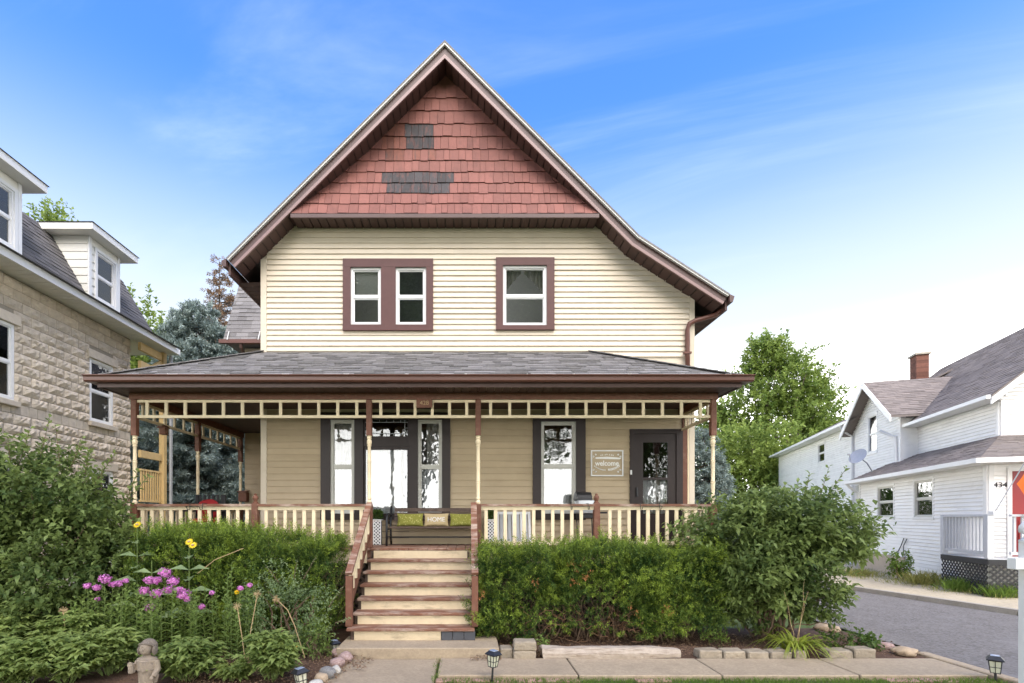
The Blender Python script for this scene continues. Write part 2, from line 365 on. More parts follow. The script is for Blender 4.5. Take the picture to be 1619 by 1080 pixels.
    def blob(s, c, rx, ry, rz, seed=0, amp=0.15, sub=2, freq=2.0):
        bm = bmesh.new(); bmesh.ops.create_icosphere(bm, subdivisions=sub, radius=1)
        o = Vector((seed * 3.7, seed * 1.3, seed * 2.1))
        for v in bm.verts:
            k = 1 + amp * mnoise.noise(v.co * freq + o) * 2
            v.co = Vector((v.co.x * rx * k, v.co.y * ry * k, v.co.z * rz * k))
        bm.verts.index_update()
        s.add([(v.co + Vector(c))[:] for v in bm.verts], [[v.index for v in f.verts] for f in bm.faces]); bm.free(); return s
    def xf(s, M):
        s.v = [tuple(M @ Vector(p)) for p in s.v]; return s
    def mesh(s, name, m, centre=None):
        me = bpy.data.meshes.new(name)
        c = Vector(centre) if centre is not None else Vector((0, 0, 0))
        me.from_pydata([tuple(Vector(p) - c) for p in s.v], [], s.f)
        me.materials.append(MATS[m]); me.update()
        if s.smooth: me.shade_smooth()
        return me
    def build(s, name, m, parent=None, smooth=False):
        a = np.array(s.v); lo = a.min(0); hi = a.max(0)
        c = Vector(((lo[0] + hi[0]) / 2, (lo[1] + hi[1]) / 2, lo[2]))
        s.smooth = smooth
        o = bpy.data.objects.new(name, s.mesh(name, m, c))
        return link(o, parent, c)
def smooth_by_angle(o, deg=40):
    me = o.data
    me.shade_smooth()
    try: me.set_sharp_from_angle(angle=R(deg))
    except Exception: pass
    return o
def box(name, m, parent, *b): return MB().box(*b).build(name, m, parent)
def share(name, me, parent, loc, rotz=0.0, scale=None):
    o = link(bpy.data.objects.new(name, me), parent, loc)
    o.rotation_euler = (0, 0, rotz)
    if scale: o.scale = scale
    return o
def wall_cells(mb, x0, x1, z0, z1, holes, y0, y1, axis='x'):
    """solid wall between x0..x1, z0..z1 with rectangular holes (hx0, hx1, hz0, hz1)"""
    xs = sorted({x0, x1} | {min(max(h[i], x0), x1) for h in holes for i in (0, 1)})
    zs = sorted({z0, z1} | {min(max(h[i], z0), z1) for h in holes for i in (2, 3)})
    for i in range(len(xs) - 1):
        run = None
        for j in range(len(zs) - 1):
            xm = (xs[i] + xs[i + 1]) / 2; zm = (zs[j] + zs[j + 1]) / 2
            hit = any(h[0] < xm < h[1] and h[2] < zm < h[3] for h in holes)
            if not hit: run = [zs[j], zs[j + 1]] if run is None else [run[0], zs[j + 1]]
            if (hit or j == len(zs) - 2) and run:
                if axis == 'x': mb.box(xs[i], xs[i + 1], y0, y1, run[0], run[1])
                else: mb.box(y0, y1, xs[i], xs[i + 1], run[0], run[1])
                run = None
    return mb
def text_obj(name, body, m, parent, loc, size, depth=0.004, rot=(90, 0, 0), align='CENTER', xscale=1.0, bold=0.0):
    cu = bpy.data.curves.new(name, 'FONT'); cu.body = body; cu.size = size; cu.extrude = depth
    cu.offset = bold; cu.align_x = align; cu.align_y = 'CENTER'; cu.materials.append(MATS[m])
    tmp = bpy.data.objects.new(name + '_type', cu)
    me = bpy.data.meshes.new_from_object(tmp); bpy.data.objects.remove(tmp)
    o = bpy.data.objects.new(name, me); link(o, parent, loc)
    o.rotation_euler = tuple(R(a) for a in rot); o.scale = (xscale, 1, 1)
    return o

# ---- foliage: many small folded leaves in one mesh, vectorised
def unit(a): return a / np.maximum(np.linalg.norm(a, axis=1, keepdims=True), 1e-9)
class Leaves:
    def __init__(s, seed=0): s.V = []; s.Fq = []; s.T = []; s.n = 0; s.r = np.random.default_rng(seed)
    def add(s, pos, axis, length, width, tint, fold=0.25, droop=0.0, up=None):
        """each leaf: base, two sides, tip -> two triangles folded along the rib; with droop a bent tip (four triangles)"""
        N = len(pos)
        if N == 0: return
        pos = np.asarray(pos, float); axis = unit(np.asarray(axis, float))
        length = np.broadcast_to(np.asarray(length, float), (N,))[:, None]; width = np.broadcast_to(np.asarray(width, float), (N,))[:, None]
        tint = np.clip(np.broadcast_to(np.asarray(tint, float), (N,)), 0, 1)
        if up is None: up = np.array([0, 0, 1.0]) + s.r.normal(0, 0.45, (N, 3))
        side = unit(np.cross(axis, up)); nor = unit(np.cross(side, axis))
        mid = pos + axis * length * 0.45
        a = mid + side * width * 0.5 + nor * width * fold; b = mid - side * width * 0.5 + nor * width * fold
        if droop:
            m2 = pos + axis * length * 0.55 - np.array([0, 0, 1.0]) * length * droop * 0.25
            tip = pos + axis * length * 0.95 - np.array([0, 0, 1.0]) * length * droop
            V = np.stack([pos, a, m2, b, tip], 1).reshape(-1, 3)
            k = np.arange(N)[:, None] * 5 + s.n
            Fq = np.concatenate([k + np.array([[0, 2, 1]]), k + np.array([[0, 3, 2]]), k + np.array([[1, 2, 4]]), k + np.array([[2, 3, 4]])], 0)
            s.T.append(np.repeat(tint, 5)); s.n += 5 * N
        else:
            tip = pos + axis * length
            V = np.stack([pos, a, tip, b], 1).reshape(-1, 3)
            k = np.arange(N)[:, None] * 4 + s.n
            Fq = np.concatenate([k + np.array([[0, 2, 1]]), k + np.array([[0, 3, 2]])], 0)
            s.T.append(np.repeat(tint, 4)); s.n += 4 * N
        s.V.append(V); s.Fq.append(Fq)
    def build(s, name, m, parent=None, origin=(0, 0, 0)):
        V = np.concatenate(s.V) - np.array(origin); Fq = np.concatenate(s.Fq); T = np.concatenate(s.T)
        me = bpy.data.meshes.new(name)
        me.vertices.add(len(V)); me.vertices.foreach_set('co', V.astype(np.float32).ravel())
        me.loops.add(Fq.size); me.loops.foreach_set('vertex_index', Fq.astype(np.int32).ravel())
        me.polygons.add(len(Fq)); me.polygons.foreach_set('loop_start', np.arange(0, Fq.size, 3, dtype=np.int32))
        me.update(calc_edges=True)
        at = me.attributes.new('tint', 'FLOAT', 'POINT'); at.data.foreach_set('value', T.astype(np.float32))
        me.materials.append(MATS[m])
        return link(bpy.data.objects.new(name, me), parent, origin)
# ------------------------------------------------------------------ the setting: ground, beds, walk, driveway
def sheet(name, m, poly, z, bump=0.0, step=0.15, seed=0):
    """level sheet over an XY polygon (convex), gently uneven when bump is set"""
    mb = MB()
    if not bump:
        mb.add([(x, y, z) for x, y in poly], [tuple(range(len(poly)))])
    else:
        x0 = min(p[0] for p in poly); x1 = max(p[0] for p in poly); y0 = min(p[1] for p in poly); y1 = max(p[1] for p in poly)
        nx = int((x1 - x0) / step) + 1; ny = int((y1 - y0) / step) + 1
        for j in range(ny + 1):
            for i in range(nx + 1):
                x = x0 + (x1 - x0) * i / nx; y = y0 + (y1 - y0) * j / ny
                e = min(i, nx - i, j, ny - j)
                h = bump * (mnoise.noise(Vector((x * 1.3, y * 1.3, seed))) + 0.5 * mnoise.noise(Vector((x * 5, y * 5, seed)))) * min(1, e / 3) + (bump * 0.6 if e > 2 else 0)
                mb.v.append((x, y, z + h))
        def inside(x, y):
            c = False; n = len(poly)
            for k in range(n):
                (xa, ya), (xb, yb) = poly[k], poly[(k + 1) % n]
                if (ya > y) != (yb > y) and x < (xb - xa) * (y - ya) / (yb - ya) + xa: c = not c
            return c
        for j in range(ny):
            for i in range(nx):
                a = j * (nx + 1) + i
                if inside((mb.v[a][0] + mb.v[a + 1][0]) / 2, (mb.v[a][1] + mb.v[a + nx + 1][1]) / 2): mb.f.append((a, a + 1, a + nx + 2, a + nx + 1))
    o = mb.build(name, m, None, smooth=bool(bump))
    o['kind'] = 'structure'
    return o
sheet('ground', 'ground_grass', [(-900, -900), (900, -900), (900, 1500), (-900, 1500)], -0.06)
sheet('garden_soil', 'mulch', [(-9.5, 3.2), (-1.63, 3.2), (-1.63, 8.3), (-9.5, 8.3)], -0.03, 0.05, 0.12, 1)
sheet('planting_bed', 'mulch', [(0.42, 6.47), (6.05, 6.47), (6.05, 8.3), (0.42, 8.3)], -0.02, 0.06, 0.12, 2)
sheet('driveway', 'asphalt', [(6.12, -20), (14.2, -20), (11.75, 3.0), (10.37, 9.42), (9.74, 12.93), (8.2, 24), (6.9, 34), (6.3, 34)], -0.025)
sheet('gravel_strip', 'gravel_pale', [(10.42, 9.3), (13.4, 9.3), (17.5, 24), (8.35, 24), (9.84, 12.93)], 0.02, 0.04, 0.2, 3)
# kerb along the far side of the driveway
kerb = link(bpy.data.objects.new('kerb', None), None, (10, 11, 0)); kerb['kind'] = 'structure'
kp = [(14.3, -20), (11.8, 3.0), (10.42, 9.42), (9.79, 12.93), (8.25, 24)]
for a, b in zip(kp[:-1], kp[1:]):
    A = Vector((*a, 0)); B = Vector((*b, 0)); n = max(1, int((B - A).length / 1.6))
    for i in range(n):
        p = A.lerp(B, i / n); q = A.lerp(B, (i + 1) / n); d = (q - p).normalized()
        MB().beam(p + d * 0.006 + Vector((0, 0, 0.005)), q - d * 0.006 + Vector((0, 0, 0.005 + rnd.uniform(-.008, .008))), 0.15, 0.15).build('kerb_stone', 'concrete_grey', kerb)
# low concrete edge between walk and driveway
edge = link(bpy.data.objects.new('driveway_edging', None), None, (6.08, 5, 0)); edge['kind'] = 'structure'
for i in range(7):
    y = 6.72 - 1.15 * (i + 1)
    MB().bbox(6.0, 6.15, y + 0.006, y + 1.144, -0.08, 0.018 + rnd.uniform(-.006, .006), 0.012).build('edge_stone', 'concrete', edge)
# concrete walk: front slabs toward the street and a row of slabs to the driveway
walk = link(bpy.data.objects.new('front_walk', None), None, (-1, 5.5, 0)); walk['kind'] = 'structure'
ys = [6.425, 5.02, 3.6, 2.2]
for a, b in zip(ys[:-1], ys[1:]):
    MB().bbox(-1.62, -0.385, b + 0.006, a - 0.006, -0.10, 0.0 + rnd.uniform(-.006, .004), 0.01).build('slab', 'concrete', walk)
xs = [-0.36, 1.27, 2.92, 4.5, 5.98]
for a, b in zip(xs[:-1], xs[1:]):
    MB().bbox(a + 0.008, b - 0.008, 5.73, 6.425, -0.10, 0.004 + rnd.uniform(-.005, .006), 0.01).build('slab', 'concrete', walk)
pad = MB().bbox(-1.70, 0.40, 6.43, 7.1, -0.1, 0.135, 0.012).build('step_pad', 'concrete'); pad['kind'] = 'structure'
# red pavers along the lawn side of the walk
pav = link(bpy.data.objects.new('paver_row', None), None, (1, 5.6, 0)); pav['kind'] = 'structure'
x = -0.37
while x < 5.9:
    w = rnd.uniform(0.19, 0.22)
    if x < 1.1 or (1.8 < x < 2.3) or x > 4.6:
        MB().bbox(x + .004, x + w - .004, 5.61 + rnd.uniform(-.015, .01), 5.715, -0.09, -0.030 + rnd.uniform(-.008, .008), 0.008).build('paver', 'red_paver', pav)
    x += w
# lawn: soil and blades
def grass(name, area, n, h0, h1, m='leaf_grass', seed=5, z=-0.05, label=None, w=0.006, test=None):
    L = Leaves(seed); r = L.r
    p = np.stack([r.uniform(area[0], area[1], n), r.uniform(area[2], area[3], n), np.full(n, z)], 1)
    if test is not None: p = p[test(p)]
    n = len(p)
    d = np.stack([r.normal(0, .45, n), r.normal(0, .45, n), np.ones(n)], 1)
    patch = np.array([mnoise.noise(Vector((q[0] * 1.7, q[1] * 1.7, seed))) for q in p])
    L.add(p, d, r.uniform(h0, h1, n) * (1 + 0.4 * patch), w, 0.45 + 0.35 * patch + r.normal(0, .22, n), 0.1, 0.15, up=r.normal(0, 1, (n, 3)))
    o = L.build(name, m, None, (np.mean(area[:2]), np.mean(area[2:]), z))
    return tag(o, label, 'grass' if label else None, kind='stuff')
grass('lawn_grass', (-0.3, 5.98, 3.9, 5.69), 52000, .035, .085, label='mown green lawn in front of the concrete walk', seed=5)
grass('walk_weeds', (-0.42, -0.33, 4.2, 6.42), 160, .03, .09, label='thin weeds growing in the joint of the front walk', seed=6, z=-0.01)
grass('kerb_weeds', (9.6, 13.2, 9.4, 17), 5200, .05, .22, 'leaf_weed', 7, 0.03, 'straggly dry grass on the gravel strip by the kerb', 0.01,
      test=lambda p: np.array([mnoise.noise(Vector((q[0] * .8, q[1] * .8, 3))) + 0.35 * (q[0] - 10.9 - (12 - q[1]) * .25) > 0.28 and q[0] > 10.45 - (q[1] - 9.42) * 0.17 for q in p]))
# ------------------------------------------------------------------ the house
YW = 9.65                     # front wall
YR = 9.27                     # gable rake
XL, XR = -3.99, 4.36          # wall corners
DECK = 1.31
YP = 8.40                     # porch posts
XPL, XPR = -5.60, 4.115       # corner posts
PK = -0.43                    # ridge
YB = 19.0
house = thing('house', (0, 12, 0), 'cream sided two storey house with rose shingled gable and long front porch', 'house')
I4 = Matrix.Identity(4)

def window(parent, name, x0, x1, z0, z1, M=I4, frame='white_vinyl', fw=0.045, split=0.5, glass='window_glass', upper=None, lower=None, label=None):
    """double hung window unit in the plane y=0 (outside is -y): frame > sash_rail, pane (two), curtain / blind"""
    mb = MB()
    for b in ((x0, x0 + fw, z0, z1), (x1 - fw, x1, z0, z1), (x0 + fw, x1 - fw, z1 - fw, z1), (x0 + fw, x1 - fw, z0, z0 + fw * 1.2)):
        mb.box(b[0], b[1], -0.015, 0.06, b[2], b[3])
    w = mb.xf(M).build(name, frame, parent)
    if label: w['label'] = label
    zm = z0 + (z1 - z0) * split
    a0, a1 = x0 + fw, x1 - fw
    MB().box(a0, a1, 0.004, 0.045, zm - 0.022, zm + 0.022).xf(M).build('meeting_rail', frame, w)
    s = 0.022
    for (q0, q1, yy) in ((zm + .022, z1 - fw, 0.018), (z0 + fw * 1.2, zm - .022, 0.028)):
        mb = MB()
        for b in ((a0, a0 + s, q0, q1), (a1 - s, a1, q0, q1), (a0 + s, a1 - s, q1 - s, q1), (a0 + s, a1 - s, q0, q0 + s)):
            mb.box(b[0], b[1], yy - 0.01, yy + 0.02, b[2], b[3])
        mb.xf(M).build('sash', frame, w)
        MB().box(a0 + s - .004, a1 - s + .004, yy + .004, yy + .008, q0 + s - .004, q1 - s + .004).xf(M).build('pane', glass, w)
    for half, (q0, q1) in ((upper, (zm, z1 - fw)), (lower, (z0 + fw, zm))):
        if half: hang(w, half, a0, a1, q0, q1, M)
    return w
def hang(w, what, a0, a1, q0, q1, M):
    """curtain or blind close behind the glass"""
    if what.startswith('blind'):
        m = {'blind': 'blind_slat', 'blind_lilac': 'blind_lilac'}[what]
        mb = MB(); n = max(4, int((q1 - q0) / 0.035)); hgt = (q1 - q0) / n
        for i in range(n):
            z = q0 + i * hgt
            mb.add([(a0, .095, z), (a1, .095, z), (a1, .078, z + hgt * 0.96), (a0, .078, z + hgt * 0.96)], [(0, 1, 2, 3)])
        mb.xf(M).build('blind', m, w)
        return
    m = 'curtain_white' if 'white' in what else 'curtain_grey'
    mb = MB(); n = 40
    amp = 0.02
    def sheet_(b0, b1, zt, zb):
        k = len(mb.v)
        for i in range(n + 1):
            x = b0 + (b1 - b0) * i / n
            y = 0.10 + amp * math.sin(x * 75 + 1.3 * math.sin(x * 23)) + amp * .5 * math.sin(x * 190)
            mb.v.append((x, y, zb(i / n))); mb.v.append((x, y, zt))
        for i in range(n): mb.f.append((k + 2 * i, k + 2 * i + 2, k + 2 * i + 3, k + 2 * i + 1))
    if 'swag' in what:
        sheet_(a0, a0 + (a1 - a0) * .42, q1, lambda t: q1 - (q1 - q0) * (0.75 - 0.65 * t))
        sheet_(a1 - (a1 - a0) * .5, a1, q1, lambda t: q1 - (q1 - q0) * (0.1 + 0.7 * t))
    elif 'side' in what:
        sheet_(a0 + (a1 - a0) * .3, a1, q1, lambda t: q0)
    else:
        sheet_(a0, a1, q1, lambda t: q0)
    mb.xf(M).build('curtain', m, w, smooth=True)
def siding(parent, xl, xr, z0, z1, pitch, holes, m, M=I4, name='siding_board', lap=0.023, joint=None):
    """overlapping horizontal boards, each its own piece; xl / xr give the wall's ends at a height; cut out at openings"""
    n = int(round((z1 - z0) / pitch)); pitch = (z1 - z0) / n
    for i in range(n):
        a, b = z0 + i * pitch, z0 + (i + 1) * pitch
        L0, L1, R0, R1 = xl(a), xl(b), xr(a), xr(b)
        if R0 - L0 < 0.05 or R1 - L1 < 0.02: continue
        cuts = sorted((h[0], h[1]) for h in holes if h[2] < b - 0.004 and h[3] > a + 0.004)
        segs = []; s = None
        for c0, c1 in cuts:
            segs.append((s, c0)); s = c1
        segs.append((s, None))
        if joint is not None:
            sg2 = []
            for sa, sb in segs:
                lo, hi = (L0 if sa is None else sa), (R0 if sb is None else sb)
                if hi - lo > 2.2 and joint.random() < .55:
                    c = joint.uniform(lo + .6, hi - .6); sg2 += [(sa, c - .001), (c + .001, sb)]
                else: sg2.append((sa, sb))
            segs = sg2
        for sa, sb in segs:
            la, lb = (L0, L1) if sa is None else (sa, sa)
            ra, rb = (R0, R1) if sb is None else (sb, sb)
            if min(ra, rb) - max(la, lb) < 0.02: continue
            # profile: drip edge proud at the bottom, tucked in at the top
            lap_ = lap + (joint.uniform(-.002, .004) if joint is not None else 0)
            v = [(la, -lap_, a), (ra, -lap_, a), (ra, -0.001, a), (la, -0.001, a), (lb, -0.003, b + .002), (rb, -0.003, b + .002), (rb, 0.0, b + .002), (lb, 0.0, b + .002),
                 (la, -lap_ - .001, a + .012), (ra, -lap_ - .001, a + .012)]
            mb = MB().add(v, [(0, 1, 9, 8), (8, 9, 5, 4), (0, 3, 2, 1), (4, 5, 6, 7), (0, 8, 4, 7, 3), (1, 2, 6, 5, 9)])
            mb.xf(M).build(name, m, parent)

# ---- front wall: openings (x0, x1, z0, z1)
def rect(px0, px1, py0, py1, Y=YW): return (PX(px0, Y), PX(px1, Y), PZ(py1, Y), PZ(py0, Y))
W_dbl = rect(543, 685, 411, 524); W_sgl = rect(784, 876, 409, 523)
up_holes = [rect(555, 603, 424, 515), rect(626, 674, 424, 515), rect(795, 864, 421, 516)]
ENT = (PX(508, YW), PX(712, YW), PZ(822, YW), 3.84)
WIN = (PX(842, YW), PX(925, YW), PZ(822, YW), 3.80)
DOOR = (PX(995, YW), PX(1078, YW), DECK, PZ(679, YW))
low_holes = [rect(523, 561, 664, 812), (PX(575, YW), PX(647, YW), DECK, PZ(661, YW)), rect(661, 699, 664, 812), rect(855, 910, 667, 812),
             (PX(1002, YW), PX(1068, YW), DECK, PZ(686, YW))]
fw_ = MB()
wall_cells(fw_, XL, XR, 0.0, 6.0, [h for h in up_holes + low_holes], YW + .001, YW + .14)
wall_cells(fw_, XL, PX(1010, YW), 6.0, 6.86, up_holes, YW + .001, YW + .14)
fw_.prism([(PX(1010, YW), 6.0), (XR, 6.0), (XR, 6.10), (3.08, 6.88), (PX(1010, YW), 6.86)], YW + .001, YW + .14)
fw_.prism([(XL, 6.86), (3.08, 6.86), (PK, 10.36)], YW + .001, YW + .14)
front_wall = fw_.build('front_wall', 'siding_cream', house)
side = MB().box(XL, XL + .14, YW + .14, YB, 0, 6.75).box(XR - .14, XR, YW + .14, YB, 0, 6.05).box(XL + .14, XR - .14, YB - .14, YB, 0, 6.0)
side.box(XL + .14, XR - .14, YW + .14, YB - .14, 4.35, 4.45)
side.build('side_wall', 'siding_cream', house)
zt = 7.43
xl_up = lambda z: max(XL + .11, PK - (10.37 - z))
xr_up = lambda z: min(XR - .10, (PK + (10.37 - z)) if z > 6.88 else 3.08 + (6.88 - z) / .626)
cut = lambda hs, e=0.02: [(h[0] - e, h[1] + e, h[2] - e, h[3] + e) for h in hs]
M_front = Matrix.Translation((0, YW, 0))
siding(front_wall, xl_up, xr_up, 4.92, zt, 0.1065, cut([W_dbl, W_sgl], -0.03), 'siding_cream', M_front, joint=random.Random(5))
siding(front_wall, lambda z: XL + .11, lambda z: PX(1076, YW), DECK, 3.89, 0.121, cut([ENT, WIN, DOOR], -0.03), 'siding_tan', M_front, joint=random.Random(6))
for x0, x1, za, zb in ((XL - .004, XL + .108, DECK, 6.80), (XR - .098, XR + .004, DECK, 6.13)):
    box('corner_board', 'siding_cream', house, x0, x1, YW - .028, YW + .06, za, zb)
box('corner_board', 'brown_wood', house, PX(1078, YW), PX(1085, YW), YW - .05, YW - .001, DECK, 3.88)
box('corner_board', 'paint_cream', house, PX(1086, YW) + .004, XR - .10, YW - .024, YW - .001, DECK, 3.88)
# ---- window trims
def trim(parent, name, r, inner, m, y0=-.055, y1=.0, M=M_front):
    mb = MB(); a, b, c, d = r
    xs_ = sorted([(h[0], h[1]) for h in inner])
    z0, z1 = min(h[2] for h in inner), max(h[3] for h in inner)
    mb.box(a, b, y0, y1, z1, d); mb.box(a, b, y0 - .012, y1, c, z0)
    e = a
    for s0, s1 in xs_: mb.box(e, s0, y0 + .002, y1, z0, z1); e = s1
    mb.box(e, b, y0 + .002, y1, z0, z1)
    return mb.xf(M).build(name, m, parent)
t1 = trim(house, 'window_trim', W_dbl, up_holes[:2], 'brown_trim')
t2 = trim(house, 'window_trim', W_sgl, up_holes[2:], 'brown_trim')
window(house, 'window', *up_holes[0], M=M_front, upper='blind', label='upper window with a half lowered blind')
window(house, 'window', *up_holes[1], M=M_front, glass='window_glass_dark', label='dark upper window beside the blind')
window(house, 'window', *up_holes[2], M=M_front, upper='swag grey', label='single upper window with swagged curtains')
t3 = trim(house, 'entry_surround', ENT, [low_holes[0], (low_holes[1][0], low_holes[1][1], low_holes[0][2], low_holes[0][3]), low_holes[2]], 'dark_trim')
t4 = trim(house, 'window_trim', WIN, [low_holes[3]], 'dark_trim')
window(house, 'window', *low_holes[0], M=M_front, frame='grey_vinyl', upper='curtain grey', lower='white')
window(house, 'window', *low_holes[2], M=M_front, frame='grey_vinyl', upper='side grey', lower='white')
window(house, 'window', *low_holes[3], M=M_front, frame='grey_vinyl', split=0.515, lower='white', glass='window_glass')
# entry door with leaded transom
h = low_holes[1]
zt0, zt1 = PZ(692, YW), PZ(661, YW)          # transom
zd0, zd1 = DECK, PZ(706, YW)
mb = MB().box(h[0], h[1], YW - .03, YW + .06, zd1, zt0)
d0 = mb.build('transom_bar', 'dark_trim', house)
tr = MB()
for b in ((h[0], h[0] + .03, zt0, zt1), (h[1] - .03, h[1], zt0, zt1), (h[0] + .03, h[1] - .03, zt1 - .025, zt1), (h[0] + .03, h[1] - .03, zt0, zt0 + .025)): tr.box(b[0], b[1], YW - .01, YW + .05, b[2], b[3])
tr = tr.build('transom', 'dark_trim', house)
box('pane', 'window_glass_dark', tr, h[0] + .03, h[1] - .03, YW + .020, YW + .024, zt0 + .025, zt1 - .025)
ld = MB(); ax0, ax1, az0, az1 = h[0] + .03, h[1] - .03, zt0 + .025, zt1 - .025
for zz_ in (az0 + .055, az1 - .055): ld.box(ax0, ax1, YW + .010, YW + .016, zz_ - .006, zz_ + .006)
for xx in (ax0 + .055, ax1 - .055): ld.box(xx - .006, xx + .006, YW + .008, YW + .0135, az0, az1)
for k in range(1, 6):
    xx = ax0 + (ax1 - ax0) * k / 6; ld.box(xx - .005, xx + .005, YW + .012, YW + .018, az0, az0 + .055); ld.box(xx - .005, xx + .005, YW + .012, YW + .018, az1 - .055, az1)
zz_ = (az0 + az1) / 2
ld.box(ax0, ax0 + .055, YW + .012, YW + .018, zz_ - .005, zz_ + .005); ld.box(ax1 - .055, ax1, YW + .012, YW + .018, zz_ - .005, zz_ + .005)
ld.build('lead_came', 'grey_metal', tr)
dr = MB(); gl0, gl1, gz0, gz1 = PX(578, YW), PX(644, YW), 1.75, PZ(711, YW)
for b in ((h[0], gl0, zd0, zd1), (gl1, h[1], zd0, zd1), (gl0, gl1, gz1, zd1), (gl0, gl1, zd0, gz0)): dr.box(b[0], b[1], YW - .005, YW + .04, b[2], b[3])
dr = dr.build('front_door', 'dark_trim', house)
box('pane', 'window_glass', dr, gl0, gl1, YW + .018, YW + .022, gz0, gz1)
hang(dr, 'white', gl0, PX(633, YW), gz0, gz1, M_front); hang(dr, 'white', PX(637, YW), gl1, gz0, gz1, M_front)
# storm door on the right
h = low_holes[4]
trim(house, 'door_surround', DOOR, [h], 'dark_trim')
sd = MB(); gx0, gx1 = PX(1016, YW), PX(1055, YW); g = [PZ(812, YW), PZ(759, YW), PZ(755, YW), PZ(700, YW)]
for b in ((h[0], gx0, DECK, h[3]), (gx1, h[1], DECK, h[3]), (gx0, gx1, g[3], h[3]), (gx0, gx1, g[1], g[2]), (gx0, gx1, DECK, g[0])): sd.box(b[0], b[1], YW - .03, YW + .01, b[2], b[3])
sd = sd.build('storm_door', 'dark_trim', house)
box('pane', 'window_glass_dark', sd, gx0, gx1, YW - .012, YW - .008, g[2], g[3])
box('pane', 'window_glass', sd, gx0, gx1, YW - .012, YW - .008, g[0], g[1])
hang(sd, 'white', gx0, gx0 + (gx1 - gx0) * .66, g[0], g[1], M_front); hang(sd, 'white', gx0 + (gx1 - gx0) * .8, gx1, g[0], g[1], M_front)
MB().box(PX(1004.5, YW), PX(1007, YW), YW - .075, YW - .03, PZ(785, YW), PZ(771, YW)).build('door_handle', 'black_metal', sd)
box('doorbell', 'white_vinyl', house, PX(994.5, YW), PX(997, YW), YW - .085, YW - .067, PZ(751, YW), PZ(744, YW))

# ---- shingled gable, flaring outward at the foot
gb = MB().prism([(PK - 2.98, 7.46), (PK + 2.98, 7.46), (PK, 10.36)], YW - .02, YW)
gable = gb.build('gable_wall', 'shingle_rose', house)
ang = [0, 0, 0, 0, 0, 8, 9, 11, 14, 16, 18]
rowlen = 0.245
y, z = YW - .035, 9.88
rows = [(YW - .035, 10.13, y, z)]
for k in range(1, 11):
    a = R(ang[k]); y2 = y - math.sin(a) * rowlen; z2 = z - math.cos(a) * rowlen
    rows.append((y, z, y2, z2)); y, z = y2, z2
YF, ZF = y, z                                 # foot of the flare
for k, (ya, za, yb, zb) in enumerate(rows):
    half_b = 10.37 - zb; half_t = max(10.37 - za, 0.02)
    x = PK - half_b - rnd.uniform(0, .12)
    while x < PK + half_b:
        w = rnd.choice([.11, .13, .15, .16, .18, .2])
        a0, a1 = max(x, PK - half_b), min(x + w - .006, PK + half_b)
        x += w
        if a1 - a0 < 0.03: continue
        t0, t1 = max(a0, PK - half_t), min(a1, PK + half_t)
        if t1 - t0 < .004: t0 = t1 = min(max((a0 + a1) / 2, PK - half_t), PK + half_t); t0 -= .002; t1 += .002
        dz = rnd.uniform(-.012, .010)
        ob = .020 + rnd.uniform(0, .006)
        dn = Vector((0, yb - ya, zb - za)).normalized()
        B = Vector((0, yb, zb)) + dn * dz
        v = [(a0, B.y - ob, B.z), (a1, B.y - ob, B.z + rnd.uniform(-.003, .003)), (a1, B.y + .004, B.z), (a0, B.y + .004, B.z),
             (t0, ya - .006, za), (t1, ya - .006, za), (t1, ya + .008, za), (t0, ya + .008, za)]
        xm = (a0 + a1) / 2; pxm = CX + xm / YW * F
        m = 'shingle_rose'
        if k in (3, 4) and 607 < pxm < 688: m = 'shingle_slate' if rnd.random() < (.12 if pxm < 640 else .9) else 'shingle_rust'
        if k in (2, 5) and 600 < pxm < 690 and rnd.random() < .2: m = 'shingle_rust'
        if k in (7, 8) and 610 < pxm < 716: m = 'shingle_slate'
        MB().hexa(v).build('shingle', m, gable)
fl = MB()
for (ya, za, yb, zb) in rows[4:]:
    fl.add([(PK - (10.36 - za), ya + .012, za), (PK + (10.36 - za), ya + .012, za), (PK + (10.36 - zb), yb + .012, zb), (PK - (10.36 - zb), yb + .012, zb)], [(0, 3, 2, 1)])
fl.build('flare_backing', 'shingle_rose', gable)
# box soffit below the flare
zs = ZF - .01
hw = 10.37 - zs
ff = box('flare_fascia', 'brown_metal', house, PK - hw + .05, PK + hw - .05, YF - .03, YF + .01, zs - .075, zs - .004)
x = PK - hw + .06; n = 36; st = (2 * hw - .12) / n
for i in range(n):
    box('soffit_panel', 'brown_soffit', ff, x + i * st + .011, x + (i + 1) * st - .011, YF + .011, YW - .004, zs - .062, zs - .045)
box('soffit_backing', 'dark_trim', ff, PK - hw + .05, PK + hw - .05, YF + .011, YW - .003, zs - .044, zs - .035)

# ---- main roof with raked edges
def offset_line(pts, d):
    """polyline offset to the inside (below), mitred"""
    out = []
    for i, p in enumerate(pts):
        ns = []
        for a, b in ((i - 1, i), (i, i + 1)):
            if a < 0 or b >= len(pts): continue
            t = Vector((pts[b][0] - pts[a][0], pts[b][1] - pts[a][1])).normalized(); ns.append(Vector((t.y, -t.x)))
        n = sum(ns, Vector((0, 0))).normalized()
        k = d / max(n.dot(ns[0]), .3)
        out.append((p[0] + n.x * k, p[1] + n.y * k))
    return out
q = lambda px, py: (PX(px, YR), PZ(py, YR))
RL = [q(359, 410), q(703, 67), q(1010, 374), q(1152, 466)]
RL[1] = (PK, RL[1][1])
def band(d0, d1, y0, y1, pts=RL):
    a, b = offset_line(pts, d0), offset_line(pts, d1)
    mb = MB()
    for i in range(len(pts) - 1):
        mb.prism([b[i], b[i + 1], a[i + 1], a[i]], y0, y1)
    return mb
roof = band(0.0, 0.028, YR - .05, YB + .3).build('roof', 'asphalt_shingle', house)
